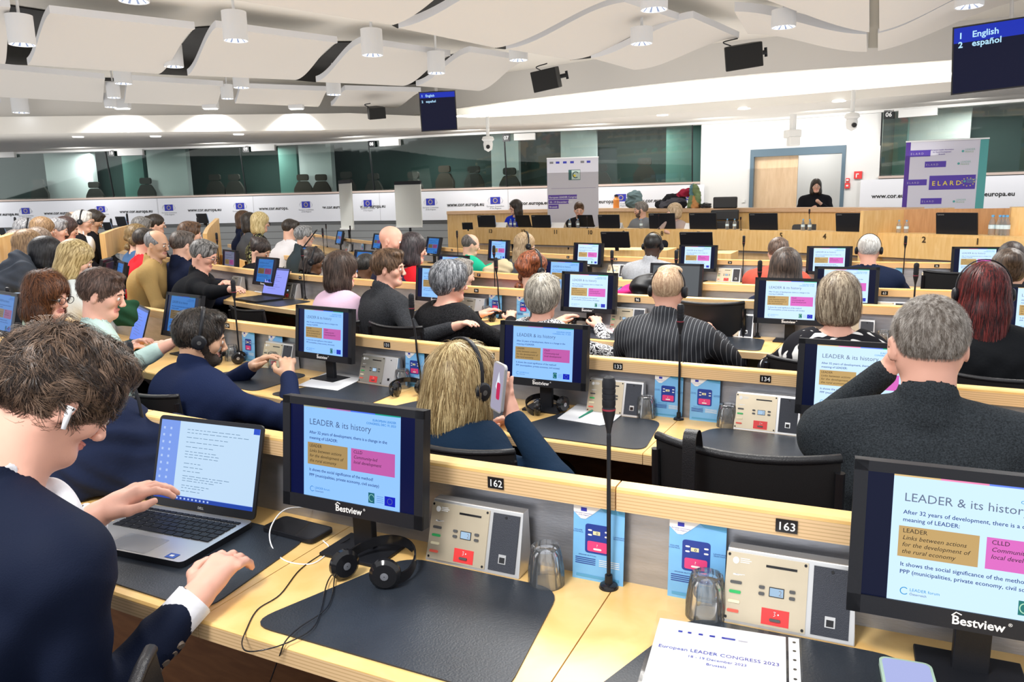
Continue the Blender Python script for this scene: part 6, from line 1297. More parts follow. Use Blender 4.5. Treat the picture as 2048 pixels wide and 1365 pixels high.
seatp('woman with short silver blond hair in black and white patterned blouse, back turned', 3, 1087, 548, .60, -4, fem=True, hair=('pixie', *SIL), top=blotch('scroll_print', BLK, (.72, .72, .72), 42, .48, 3), collar='crew', hyaw=8, hpitch=8, skin='pink', st=dict(n=8000, L=.08, width=.0019, wild=.35, segs=5, lift=.003), garment='blouse')
seatp('woman with steel grey short hair in black velvet top, head turned right', 3, 903, 520, .56, -12, fem=True, hair=('pixie', (.045, .05, .06), (.46, .47, .50)), top=blotch('velvet_print', (.004, .004, .005), (.014, .014, .016), 60, .5, 3, .7), collar='scoop', hyaw=-22, hpitch=6, skin='pink', sw=.175, fat=1.1, chestf=1.15, st=dict(n=8000, L=.07, width=.0017, wild=.3, segs=5, lift=.003), garment='top')
seatp('brown haired youth in charcoal wool coat looking to the right', 3, 776, 493, .60, -20, hair=('thick', (.055, .030, .017), (.22, .13, .075)), top=C('charcoal_wool', (.035, .037, .042), bump=.6, bs=160, noise=.35, ns=120), collar='coat', hyaw=-42, hpitch=4, skin='pink', sw=.19, st=dict(n=6000, L=.06, width=.0018, wild=.25, segs=5), aw=(None, (ond(905, 655, 4.35), (.8, -.2, -.7))), garment='coat')
seatp('woman with dark brown hair in pale pink sweater, back turned', 3, 682, 500, .60, -8, fem=True, hair=('mid', (.030, .018, .014), (.13, .085, .065)), top=C('pale_pink_knit', (.78, .55, .70), bump=.1), collar='crew', hyaw=-12, hpitch=8, st=dict(n=5000, L=.12, width=.002, wild=.25, segs=5), garment='sweater')
seatp('grey haired man with glasses in black suit bent over his phone by the black laptop', 3, 408, 475, .74, -32, chestf=1.12, hair=('short', (.03, .03, .03), (.30, .29, .28)), top=C('black_suit', (.008, .009, .012), bump=.15), collar='coat', hyaw=-14, hpitch=22, skin='pink', glasses=True, lean=.20, sw=.225, aw=((ond(520, 572, 5.0), None), (ond(548, 582, 4.85), (.8, -.3, -.7))), garment='jacket')
seatp('balding man in tan jacket looking to the right', 3, 318, 459, .80, -34, chestf=1.15, hair=('balding', (.10, .10, .11), (.32, .32, .33)), top=C('tan_wool', (.42, .28, .11), bump=.25, bs=50), collar='coat', hyaw=-20, hpitch=10, skin='tan', lean=.18, sw=.23, garment='jacket')
seatp('woman with long dark red hair and headset in black jacket at the right edge', 3, 1972, 522, .58, 8, fem=True, hair=('long', (.020, .004, .006), (.22, .025, .022)), top=C('black_jersey', (.010, .011, .013)), collar='crew', hyaw=2, hpitch=6, skin='pink', headset='grey banded headset worn over dark red hair', sw=.18, st=dict(n=8000, L=.2, width=.0019, wild=.18, segs=6, lift=.003), garment='jacket')
# --- row four
seatp('woman with long dark brown hair and navy cardigan behind the monitor of plate 97', 4, 1576, 493, .58, 0, fem=True, hair=('long', (.018, .012, .010), (.09, .06, .045)), top=C('navy_wool', (.010, .015, .040)), collar='crew', hpitch=8, garment='cardigan')
seatp('woman with red curls and headset in blue top', 4, 1068, 500, .60, -5, fem=True, hair=('curly', (.06, .015, .006), (.34, .10, .04)), top=C('petrol_blue', (.01, .13, .22)), collar='crew', hyaw=-12, hpitch=8, headset='grey headset worn over red curls', garment='top')
seatp('smiling bald man in dark jacket looking to the right', 4, 786, 450, .75, -35, hair=None, top=C('dark_navy', (.015, .015, .04)), collar='coat', hyaw=-30, hpitch=6, skin='pink', garment='jacket')
seatp('woman with black bob in bright red dress, back turned', 4, 830, 463, .62, -10, fem=True, hair=('mid', (.010, .008, .010), (.06, .045, .05)), top=C('bright_red', (.72, .02, .03)), collar='crew', hyaw=-14, garment='dress')
seatp('person with grey wavy hair and white headset behind the silver haired woman', 4, 922, 512, .62, -10, hair=('short', (.10, .09, .08), (.38, .35, .32)), top=C('dark_blue_shirt', (.03, .05, .10)), collar='shirt', hyaw=-10, garment='shirt')
seatp('man with shaved dark head and white collar in black', 4, 733, 505, .60, -6, hair=('crop', (.01, .01, .01), (.05, .045, .04)), top=C('black_cloth', BLK), collar='coat', skin='brown', inner=INKW, hpitch=12, garment='jacket')
seatp('woman with dark braids and headset in black coat', 4, 628, 492, .62, -14, fem=True, hair=('braids', (.010, .008, .008), (.07, .05, .045)), top=C('black_cloth', BLK), collar='coat', skin='brown', hyaw=-24, hpitch=16, headset='thin headset worn over dark braids', garment='coat')
seatp('dark haired woman in black bending down to read', 4, 520, 473, .66, -25, fem=True, hair=('bun', (.014, .010, .010), (.07, .05, .045)), top=C('black_cloth', BLK), collar='crew', hyaw=-20, hpitch=32, lean=.2, garment='top')
# --- row five
seatp('bald dark skinned man with headset in light grey suit, back turned', 5, 1303, 465, .62, 0, hair=('crop', (.006, .006, .006), (.02, .018, .017)), top=C('light_grey_suit', (.48, .50, .54), bump=.2, noise=.12, ns=60), collar='coat', skin='dark', headset='headset worn by the man in the light grey suit', sw=.205, hpitch=14, lean=.12, garment='jacket')
seatp('white haired man with headset in dark navy suit, back turned', 5, 1735, 465, .62, 0, hair=('short', *WH), top=C('navy_suit_far', (.012, .020, .050)), collar='shirt', skin='pink', headset='headset worn by the white haired man', sw=.19, garment='jacket')
seatp('brown haired man in coral red shirt, back turned', 5, 1556, 471, .62, -8, hair=('short', (.07, .045, .035), (.24, .16, .12)), top=C('coral_cotton', (.68, .12, .08)), collar='shirt', hpitch=16, sw=.20, lean=.14, garment='shirt')
seatp('blond woman with headset in grey jacket, back turned near the podium', 5, 1052, 464, .60, -6, fem=True, hair=('long', (.26, .17, .09), (.62, .46, .28)), top=C('mid_grey', (.10, .11, .13)), collar='crew', hyaw=-18, headset='black headset worn over light brown blond hair', garment='jacket')
seatp('balding man with headset cable in green sweater', 5, 940, 467, .62, -10, hair=('balding', (.05, .045, .04), (.20, .18, .17)), top=C('emerald_knit', (.02, .50, .30)), collar='shirt', hyaw=-14, hpitch=14, sw=.20, garment='sweater')
seatp('person with dark brown hair at the right edge near the podium', 5, 2018, 482, .60, 10, fem=True, hair=('mid', (.014, .010, .009), (.07, .05, .04)), top=C('black_cloth', BLK), collar='crew', hpitch=14, garment='top')
seatp('person with brown hair in a ponytail at the right edge before the dark red hair', 4, 2015, 492, .60, 6, fem=True, hair=('bun', (.03, .018, .012), (.10, .065, .045)), top=C('black_cloth', BLK), collar='scoop', hpitch=10, garment='top')
# --- podium
farp('woman with long dark hair in royal blue blouse seated at the podium', 1030, 400, 14.5, 155, hs=1.08, fem=True, hair=('long', *DK), top=C('royal_blue', (.01, .03, .48)), collar='crew', hyaw=-50, hpitch=4, floor=PF, garment='blouse')
farp('man in black jacket seated at the podium before the congress banner', 1158, 404, 13.7, 165, hs=1.06, hair=('thick', *BR), top=C('black_cloth', BLK), collar='coat', inner=C('grey_shirt', (.25, .25, .28)), hyaw=12, hpitch=16, floor=PF, garment='jacket')
farp('bearded man in grey jacket seated at the podium looking left', 1282, 403, 12.8, 130, hs=1.05, hair=('short', (.10, .09, .08), (.30, .27, .25)), top=C('grey_melange', (.22, .24, .27)), collar='shirt', hyaw=-50, facehair=(.12, .08, .06), floor=PF, garment='jacket')
farp('blond person in beige sweater resting a cheek on the hand at the podium', 1348, 407, 12.3, 120, hs=1.05, fem=True, hair=('bob', (.35, .24, .13), (.72, .56, .38)), top=C('beige_knit', (.48, .38, .35)), collar='crew', hyaw=-40, floor=PF, aw=(None, (ond(1337, 440, 12.2), None)), hw=(None, ((0, 0, 1), (0, 1, 0), .6)), garment='sweater')
farp('woman with long dark hair and black scarf standing in the doorway holding a phone', 1633, 357, 12.6, 168, fem=True, hair=('mid', *DK), top=C('black_cloth', BLK), collar='turtle', stand=True, lean=.02, hyaw=-4, hpitch=-2, floor=PF, aw=(None, None), arms=((( -.05, .28, 1.10), None), ((.12, .26, 1.02), None)), garment='coat', sw=.19)
# --- left wing, facing right
W_ = [('white haired man with glasses and headset in black jacket, hand at his chin', 163, 419, 8.2, -75, dict(hair=('short', *WH), top=C('black_cloth', BLK), collar='coat', inner=INKW, glasses=True, headset='headset worn by the white haired man of the left wing', hpitch=10)),
 ('balding man in lavender shirt in the left wing', 147, 421, 8.5, -72, dict(hair=('balding', (.06, .05, .045), (.2, .16, .13)), top=C('lavender_cotton', (.50, .36, .72)), collar='shirt', hpitch=10, hyaw=10)),
 ('dark haired man looking down beside the wall in the left wing', 186, 418, 8.8, -72, dict(hair=('short', *DK), top=C('black_cloth', BLK), collar='coat', skin='tan', hpitch=34)),
 ('woman with dark brown bob in pink sweater in the left wing', 131, 433, 7.7, -68, dict(fem=True, hair=('bob', (.02, .012, .012), (.09, .05, .045)), top=C('rose_knit', (.72, .42, .58)), collar='crew', hpitch=14)),
 ('grey haired man in profile in the left wing', 111, 434, 7.6, -66, dict(hair=('short', *GR), top=C('navy_wool', (.010, .015, .040)), collar='shirt', hpitch=16)),
 ('woman with straight light brown hair in the left wing', 84, 434, 7.4, -60, dict(fem=True, hair=('mid', *LBR), top=C('rust_knit', (.35, .18, .10)), collar='crew', hpitch=12)),
 ('person with wavy grey hair and dark headset at the left', 50, 438, 7.8, -58, dict(hair=('pixie', *GR), top=C('dark_grey_knit', (.06, .06, .07)), collar='crew', headset='dark headset over wavy grey hair at the left', hpitch=16)),
 ('man with shaved temples in dark vest at the left edge', 32, 456, 6.8, -50, dict(hair=('crop', (.10, .08, .07), (.30, .25, .22)), top=C('dark_slate', (.04, .055, .065)), collar='shirt', hpitch=12)),
 ('blond person mostly hidden at the left edge', 10, 470, 7.2, -50, dict(fem=True, hair=('curly', (.45, .33, .10), (.75, .60, .30)), top=C('black_cloth', BLK), collar='crew')),
 ('woman with long wavy brown hair in light blue shirt at the left', 55, 459, 5.9, -42, dict(fem=True, hair=('long', *LBR), top=C('light_blue_cotton', (.34, .50, .80)), collar='shirt', hpitch=10)),
 ('woman with grey brown hair behind the black bob', 76, 455, 6.7, -52, dict(fem=True, hair=('bob', (.10, .07, .05), (.30, .23, .18)), top=C('light_blue_cotton', (.34, .50, .80)), collar='crew', hpitch=14)),
 ('woman with black bob in pale teal blouse at the left', 92, 473, 5.3, -44, dict(fem=True, hair=('bob', (.004, .004, .006), (.025, .025, .03)), top=C('pale_teal', (.42, .66, .66)), collar='scoop', hyaw=-8, hpitch=12)),
 ('blond woman in white sweater looking down at the left', 148, 480, 5.0, -52, dict(fem=True, hair=('mid', (.22, .15, .05), (.66, .52, .26)), top=C('off_white_knit', (.72, .78, .78)), collar='crew', hyaw=-12, hpitch=26)),
 ('grey cropped man half hidden by the tan jacket', 281, 432, 8.2, -55, dict(hair=('short', (.07, .07, .07), (.24, .23, .22)), top=C('denim_blue', (.05, .11, .22)), collar='crew', hpitch=20)),
 ('dark haired woman in black blazer with white badge', 311, 427, 9.2, -62, dict(fem=True, hair=('bun', *DK), top=C('black_cloth', BLK), collar='coat', hyaw=-4, hpitch=6)),
 ('person with tawny curls half hidden by the tan jacket', 274, 448, 7.4, -50, dict(hair=('curly', (.09, .055, .02), (.25, .17, .07)), top=C('denim_blue', (.05, .11, .22)), collar='crew')),
 ('person with dark hair and red collar half hidden by the tan jacket', 288, 454, 6.9, -50, dict(hair=('short', *DK), top=C('bright_red', (.72, .02, .03)), collar='shirt', hpitch=10)),
 ('brown haired man in profile behind the black suit', 378, 441, 7.0, -58, dict(hair=('thick', *BR), top=C('navy_wool', (.010, .015, .040)), collar='coat', hpitch=10)),
 ('person with tousled grey brown hair before the black suit', 363, 460, 6.4, -38, dict(hair=('thick', (.03, .025, .022), (.16, .13, .115)), top=C('navy_wool', (.010, .015, .040)), collar='coat', hpitch=14)),
 ('brown haired woman with glasses in navy jacket with white badge', 487, 421, 10.6, -68, dict(fem=True, hair=('mid', *BR), top=C('navy_wool', (.010, .015, .040)), collar='coat', glasses=True, hpitch=6)),
 ('dark haired person in grey between the navy jacket and the blond woman', 500, 425, 9.9, -62, dict(fem=True, hair=('mid', *DK), top=C('mid_grey', (.10, .11, .13)), collar='crew')),
 ('blond woman with glasses in black top with yellow green lines', 520, 424, 9.2, -64, dict(fem=True, hair=('mid', (.36, .27, .10), (.76, .64, .36)), top=blotch('line_print', BLK, (.42, .44, .22), 22, .60, 2.5), collar='crew', glasses=True, hpitch=10)),
 ('dark haired man in white shirt leaning forward', 580, 437, 9.0, -45, dict(hair=('short', *DK), top=C('white_cotton', (.80, .80, .84)), collar='shirt', hyaw=-15, hpitch=18, lean=.24)),
 ('grey haired man with glasses in dark suit reading a tablet', 607, 449, 8.3, -62, dict(hair=('short', (.08, .085, .09), (.38, .39, .40)), top=C('dark_slate', (.04, .055, .065)), collar='coat', inner=INKW, glasses=True, hpitch=4))]
for lb, px, yt, d, yaw, k in W_: farp(lb, px, yt, d, yaw, garment='jacket' if k.get('collar') == 'coat' else 'top', **k)
# --- the man in the foreground
zd = R1.desk
HL, HR = onz(322, 1000, -.725), onz(520, 1032, -.725); mid = (HL+HR)/2; la = math.atan2(HR[1]-HL[1], HR[0]-HL[0]); lw_ = float(np.linalg.norm(HR-HL))
H0 = ond(118, 795, 1.36)
nv = C('navy_suit', (.007, .011, .028), bump=.12, bs=400, rough=.7)
wr_r = ond(398, 1190, 1.40); wr_l = ond(196, 1030, 1.62)
person('man in dark navy suit with white earbud typing on a laptop in the left foreground', H0, -36, 1.3, hair=('thick', (.022, .013, .009), (.17, .105, .068)), top=nv, collar='coat', inner=C('white_shirt', (.80, .80, .84)), hyaw=-8, hpitch=40, skin='pink', lean=.36, sw=.205, h=.0042, hs=.93, nbd=(-.01, -.075, .01),
      st=dict(n=20000, L=.062, width=.0014, wild=.6, segs=6, lift=.004, out=.10, bump_=.008, comb=(0, .35, -.5), crown=(0, -.09, .09)), aw=((wr_l, (-.7, -.5, -.7)), (wr_r, (-.05, -1, -.30))),
      hw=((ond(262, 985, 1.66)-wr_l+np.array([.03, 0, .01]), (0, .0, 1), .62), (ond(478, 1095, 1.52)-wr_r, (.1, .1, 1), .70)), cuffs=C('white_shirt', (.80, .80, .84)), garment='jacket')
# ================================================================ loose things on and around the desks
def scr_word(b, T, W, H):
    b.rect(-W/2, 0, W/2, H, 0, emit('lap_desktop', (.20, .34, .85)), T); b.rect(-W*.30, H*.055, W/2, H, .0003, emit('lap_page', (.55, .74, .95)), T); b.rect(-W/2, 0, W/2, H*.05, .0005, emit('lap_taskbar', (.015, .06, .40)), T); b.rect(W*.44, H*.93, W/2, H, .0006, emit('lap_close', (.02, .08, .6)), T)
    k = emit('lap_ink', (.10, .20, .34)); rng = random.Random(4)
    for i, (y, n) in enumerate(((.90, .6), (.86, .7), (.80, .5), (.74, .45), (.68, .30), (.62, .35), (.585, .42), (.55, .38), (.47, .2), (.42, .22), (.37, .18), (.31, .5), (.28, .48), (.25, .35), (.19, .34), (.16, .28), (.12, .2))):
        x = -W*.22
        while x < -W*.22+W*n*.85: l = rng.uniform(.006, .018); b.rect(x, H*y, x+l, H*y+.0012, .0006, k, T); x += l+.004
    for i in range(9):
        for j in range(2): b.rect(-W*.47+j*W*.07, H*(.88-i*.09), -W*.45+j*W*.07, H*(.91-i*.09), .0006, emit('lap_icon', (.45, .6, .95)), T)
    for i in range(10): b.rect(-W*.30+i*.012, H*.015, -W*.30+i*.012+.005, H*.037, .0008, emit('lap_icon', (.45, .6, .95)), T)
e = laptop('silver grey laptop with lit text page in front of the man in the navy suit', (mid[0]+.03*math.sin(la), mid[1]-.03*math.cos(la), zd+.0035), la, STEELL, scr_word, 106, .32, True)
kb = MB(); W = .285
for r_ in range(6):
    n = (15, 14, 14, 13, 12, 9)[r_]; y = -.018-r_*.0185
    for i in range(n):
        w1 = W/n; 
        if r_ == 5: w1 = W/11; x = -W/2+(i if i < 4 else i+2)*w1+(0 if i != 4 else 0)
        else: x = -W/2+i*w1
        if r_ == 5 and i == 3: kb.box((x+w1*1.5, y-.007, .0152), (w1*2.9, .0150, .0022), BLACKP); continue
        kb.box((x+w1/2, y-.007, .0152), (w1-.0028, .0150 if r_ else .009, .0022), BLACKP)
kb.build('keyboard', e); b = MB(); b.prism(rrect(.118, .070, .004, 3, -.005, -.180), .0140, .0145, mat('touchpad', (.50, .51, .53), .25, .6)); b.build('touchpad', e)
b = MB(); b.rect(.105, -.213, .131, -.193, .0147, mat('sticker_blue', (.03, .10, .45), .4)); b.rect(.112, -.206, .122, -.199, .0149, INKW); b.build('sticker', e)
b = MB(); b.text('DELL', 0, .006, .0012, .008, STEELL, Matrix.Translation((0, .002, .014)) @ Matrix.Rotation(math.radians(90-16), 4, 'X'), align='CENTER'); b.build('maker_mark', e)
# earbud
pm = PEOPLE['man in dark navy suit with white earbud typing on a laptop in the left foreground']; b = MB(); b.tube([(.088, -.002, -.006), (.090, -.002, -.016), (.094, .006, -.046)], .0052, PAPER, n=10, radii=[.0085, .0062, .0040]); b.cyl((.094, -.001, -.008), (.096, -.001, -.008), .003, BLACKG, n=8); o = b.build('earbud', smooth=True); o.matrix_world = pm['hT']; tag(o, 'white wireless earbud in the ear of the man in the navy suit', 'earbud')
# sleeve buttons
Sh, E_, Wt = pm['arms'][1]; f = (Wt-E_)/np.linalg.norm(Wt-E_); up_ = np.cross(f, np.array([0, 0, 1.])); up_ /= np.linalg.norm(up_)
for i in range(4):
    b = MB(); c0 = Wt-f*(.07+.017*i); dv = (up_*.9-np.array([0, 0, .55])); dv /= np.linalg.norm(dv); b.cyl(c0+dv*.038, c0+dv*.0445, .008, mat('button_brown', (.16, .12, .09), .3), n=12); b.build('sleeve_button', pm['root'])
# blue dark coat beside him on the desk
def cloth_heap(name, label, cat, pos, size, m, seed, h=.008, rz=0., amp=.010):
    rng = random.Random(seed); rx, ry, rz_ = size; pr = []
    for i in range(10): pr.append(el((rng.uniform(-rx, rx)*.55, rng.uniform(-ry, ry)*.5, rng.uniform(.1, .7)*rz_), (rx*rng.uniform(.38, .6), ry*rng.uniform(.5, .8), rz_*rng.uniform(.3, .5)), .035, 0, rotm(rng.uniform(-60, 60), rng.uniform(-40, 40))))
    pr.append(cut((0, 0, -1), 0)); k = .03/max(size)
    dsp = lambda P: amp*np.sin(P[:, 0]*38+3*np.sin(P[:, 2]*24+P[:, 1]*14))*np.sin(P[:, 2]*32+P[:, 1]*22)
    o = sdf_mesh(name, pr, h, [m], None, dsp); o.location = pos; o.rotation_euler = (0, 0, rz); tag(o, label, cat); return o
p = onz(222, 992, -.745); cloth_heap('coat', 'dark navy coat bundled on the nearest desk behind the man in the navy suit', 'coat', (p[0], p[1]+.05, R1.desk), (.20, .15, .24), C('coat_navy', (.012, .018, .045)), 11, .006, -.5)
# phone and cable, headset cable
def phone(label, P, rz, case, scr, w_=.075, l_=.155, tilt=None):
    e = empty('phone', label, 'phone', P, rz); b = MB(); b.prism(rrect(w_, l_, .012, 4), 0, .009, case); b.build('case', e, bevel=.0015); b = MB(); b.flat(rrect(w_-.008, l_-.008, .009, 4), .0092, scr); b.build('screen', e)
    if tilt is not None: e.rotation_euler = tilt
    return e
p = onz(596, 1068, -.745); phone('black smartphone with a white charging cable on the nearest desk', (p[0], p[1], R1.desk+.004), 1.05, BLACKP, BLACKG)
p = onz(1785, 1352, -.745); phone('smartphone with pale green case and lilac screen at the bottom edge', (p[0], p[1]-.055, R1.desk+.004), -.35, mat('case_mint', (.45, .62, .50), .5), emit('phone_lilac', (.45, .50, .85)))
def cable(name, label, pts, r, m, cat='cable', zr=-.745):
    P = [onz(x, y, zr+.004+dz) for x, y, dz in pts]; b = MB(); b.tube(smoothpts([tuple(q) for q in P], 7), r, m, n=6); o = b.build(name, smooth=True); tag(o, label, cat); return o
cable('charging_cable', 'white charging cable looping from behind the large monitor to the black phone', [(620, 1015, .03), (570, 1020, .05), (542, 1055, .03), (543, 1092, .002), (570, 1122, .0), (620, 1129, .0), (650, 1112, 0), (658, 1095, 0), (646, 1082, .004)], .0016, PAPER)
cable('headset_cable', 'thin black cable running from the headset over the desk edge at the left', [(700, 1078, .01), (650, 1105, 0), (600, 1140, 0), (560, 1190, 0), (515, 1220, 0), (492, 1262, 0), (484, 1290, .0), (500, 1304, .001), (560, 1292, .006), (620, 1262, .006), (640, 1225, .006), (655, 1165, .006), (675, 1140, .006), (700, 1132, .01)], .0013, BLACKG)
cable('headset_cable', 'second thin black cable crossing the large empty desk mat', [(702, 1134, .01), (672, 1150, .006), (665, 1190, .006), (648, 1222, .006), (600, 1255, .006), (572, 1282, .006), (560, 1310, -.02), (540, 1365, -.12)], .0013, BLACKG)
# congress document in a plastic sleeve
A, B, Cc = onz(1320, 1235, -.735), onz(1563, 1272, -.735), onz(1283, 1365, -.735); x_ = (B-A)/np.linalg.norm(B-A); y_ = np.array([-x_[1], x_[0], 0]); wdoc = .210
T = Matrix(((x_[0], y_[0], 0, A[0]), (x_[1], y_[1], 0, A[1]), (0, 0, 1, R1.desk+.006), (0, 0, 0, 1)))
e = empty('document_sleeve', 'congress programme sheet in a clear punched plastic sleeve on the nearest desk', 'document', (A[0], A[1], R1.desk+.004), math.atan2(x_[1], x_[0])); s = 1.0
b = MB(); b.box((wdoc/2, -.148, .001), (wdoc, .297, .002), PAPER); ix = .0026
for x, w1 in ((.036, .007), (.052, .006), (.070, .007), (.088, .009), (.108, .022)): b.rect(x, -.036, x+w1, -.031, ix, EUB)
b.rect(.135, -.036, .150, -.033, ix, mat('faint_grey', (.5, .5, .6), .6)); b.text('European LEADER CONGRESS 2023', wdoc/2, -.090, ix, .0125, EUB, align='CENTER'); b.text('18 - 19 December 2023', wdoc/2, -.106, ix, .0095, EUB, align='CENTER'); b.text('Brussels', wdoc/2, -.120, ix, .0095, EUB, align='CENTER'); b.build('sheet', e)
b = MB(); b.rect(wdoc+.004, -.300, wdoc+.021, .000, .0028, PAPER); 
for i in range(11): b.cyl((wdoc+.013, -.014-i*.026, .0028), (wdoc+.013, -.014-i*.026, .0031), .0028, BLACKG, n=10)
b.build('punched_strip', e)
pl = bpy.data.materials.new('sleeve_plastic'); pl.use_nodes = True; nt = pl.node_tree; nt.nodes.clear(); o_ = nt.nodes.new('ShaderNodeOutputMaterial'); t_ = nt.nodes.new('ShaderNodeBsdfTransparent'); g_ = nt.nodes.new('ShaderNodeBsdfGlossy'); g_.inputs['Roughness'].default_value = .08; mx = nt.nodes.new('ShaderNodeMixShader'); mx.inputs[0].default_value = .07; nt.links.new(t_.outputs[0], mx.inputs[1]); nt.links.new(g_.outputs[0], mx.inputs[2]); nt.links.new(mx.outputs[0], o_.inputs[0])
b = MB(); n = 14; V = [(-.006+(wdoc+.030)*i/n, .012-.315*j/n, .0040+.0012*math.sin(i*1.7+j*.8)*math.sin(j*1.3)+(.006 if j == 0 else 0)) for j in range(n+1) for i in range(n+1)]; b.add(V, [(j*(n+1)+i, j*(n+1)+i+1, (j+1)*(n+1)+i+1, (j+1)*(n+1)+i) for j in range(n) for i in range(n)], pl); b.build('plastic_cover', e, smooth=True)
# papers, pen, magazine on the further desks
def sheet(label, k, pts, m=PAPER, name='paper_sheet', t=.002, dz=.004, cat='paper', lines=None):
    z = ROWS[k].desk+dz-CZ; P = [onz(x, y, z) for x, y in pts]; b = MB(); c0 = sum(P)/len(P); b.prism([(q[0]-c0[0], q[1]-c0[1]) for q in P], 0, t, m); o = b.build(name); o.location = (c0[0], c0[1], CZ+z); tag(o, label, cat); return o, P
sheet('white printed sheets on the desk mat beneath the second desk monitor', 2, [(595, 772), (662, 742), (748, 748), (675, 782)], name='paper_sheet')
sheet('folded white paper lying under the green pen', 2, [(1115, 838), (1172, 797), (1240, 802), (1262, 815), (1222, 848), (1200, 852)])
p = onz(1180, 824, R2.desk+.009-CZ); q = onz(1202, 812, R2.desk+.009-CZ); p0 = onz(1158, 836, R2.desk+.009-CZ); b = MB(); b.tube([tuple(p0), tuple(p), tuple(q)], .0045, mat('pen_green', (.01, .25, .15), .3), n=8, radii=[.002, .0045, .0042]); tag(b.build('pen', smooth=True), 'dark green ballpoint pen on the folded white paper', 'pen')
sheet('red and white magazine beside the pinstripe jacket', 3, [(1197, 662), (1205, 650), (1232, 651), (1225, 668)], blotch('magazine', (.78, .75, .74), (.60, .12, .15), 30, .55), 'magazine', .003, cat='magazine')
sheet('white papers under the hands of the black suit man', 3, [(508, 584), (530, 572), (552, 576), (532, 588)], name='paper_sheet')
sheet('white notes before the grey brown haired person', 3, [(352, 525), (362, 508), (372, 510), (366, 528)], name='paper_sheet')
sheet('blank white card behind the navy suited white haired man', 4, [(1788, 563), (1790, 556), (1803, 556), (1802, 566)], name='paper_sheet', dz=.02)
# laptops further away
loc, rz, u = R3.place(545, .16); laptop('black open laptop with blue screen beside the black suit man', (loc.x, loc.y, loc.z+.004), rz, BLACKP, scr_plain((.30, .34, .95)), 108, .36)
loc, rz, u = R2.place(268, .18); laptop('laptop with blue document page before the young man in mint green', (loc.x, loc.y, loc.z+.004), rz-.25, STEELL, scr_plain((.06, .20, .85)), 108, .33)
p = ond(621, 478, 8.0); e = phone('tablet with pale screen held by the grey haired man in dark suit', tuple(p), 0, BLACKP, emit('tablet', (.5, .65, .9)), .17, .23, (math.radians(50), 0, math.radians(-80)))
# phone raised by the blond woman
p = ond(1000, 775, 2.34); e = phone('smartphone held up by the blond woman showing a red and white picture', tuple(p), 0, mat('phone_silver', (.6, .6, .62), .3, .5), emit('phone_photo', (.38, .36, .48)), .074, .150, (math.radians(84), math.radians(3), math.radians(-62)))
b = MB(); b.flat([(x*.3+.008, y*.35-.01) for x, y in rrect(.074, .15, .02, 3)], .0096, emit('phone_red', (.55, .02, .10))); b.flat([(-.012, .0), (.004, .05), (.016, .01), (.012, -.02)], .0095, emit('phone_white', (.8, .85, .95))); b.build('picture', e)
# handbags and strap bag
loc, rz, u = R4.place(1262, .40, R4.rail+.0); z0 = R3.rail
def bag(label, px, y, d, size, m, seed, name='handbag'):
    p = ond(px, y, d); return cloth_heap(name, label, 'bag', tuple(p), size, m, seed, .007)
bag('black handbag on the chair behind seat plate 96', 1292, 590, 4.9, (.10, .07, .11), LEATH, 21); bag('bright pink bag beside the black handbag', 1258, 592, 4.95, (.08, .06, .06), C('hot_pink', (.75, .04, .22)), 22)
bag('beige folded coat over a chair behind the green top', 995, 548, 6.6, (.15, .08, .10), C('beige_coat', (.60, .50, .32)), 23, 'folded_coat')
bag('grey and navy jackets over a chair at the left edge', 42, 585, 5.2, (.16, .12, .24), C('slate_jacket', (.06, .07, .09)), 24, 'hanging_jacket'); bag('dark green jacket over the chair behind the young man in mint green', 254, 652, 4.1, (.05, .05, .14), C('dark_green_jacket', (.02, .07, .035)), 25, 'hanging_jacket')
bag('crumpled pale green shirt over the chair arm beside the navy turtleneck', 228, 820, 3.0, (.06, .06, .14), C('mint_cotton', (.47, .62, .58)), 26, 'hanging_shirt')
# strap bag over the empty chair
r = R2; u = r.find(1385, .97, .8); P, T, N = r.at(u); q = P-N*.965; b = MB(); pth = [(q[0]+N[0]*.05, q[1]+N[1]*.05, .88), (q[0]+N[0]*.02, q[1]+N[1]*.02, .944), (q[0]-N[0]*.018, q[1]-N[1]*.018, .946), (q[0]-N[0]*.026, q[1]-N[1]*.026, .90), (q[0]-N[0]*.02, q[1]-N[1]*.02, .75), (q[0]-N[0]*.02+T[0]*.02, q[1]-N[1]*.02+T[1]*.02, .58)]
pth = smoothpts(pth, 5); V = []
for p_ in pth: V += [(p_[0]-T[0]*.015, p_[1]-T[1]*.015, p_[2]), (p_[0]+T[0]*.015, p_[1]+T[1]*.015, p_[2]), (p_[0]+T[0]*.015-N[0]*.004, p_[1]+T[1]*.015-N[1]*.004, p_[2]+.002), (p_[0]-T[0]*.015-N[0]*.004, p_[1]-T[1]*.015-N[1]*.004, p_[2]+.002)]
b.add(V, [(i*4+j, (i+1)*4+j, (i+1)*4+(j+1) % 4, i*4+(j+1) % 4) for i in range(len(pth)-1) for j in range(4)], LEATH); tag(b.build('bag_strap', smooth='auto'), 'black stitched leather strap hanging over the empty chair', 'strap')
p = ond(265, 1480, 1.02); c_ = chair('black chair edge at the bottom left below the navy sleeve', (p[0]+.23, p[1]+.14, FLOOR), math.radians(-60), sz=(p[2]-FLOOR)/.97)
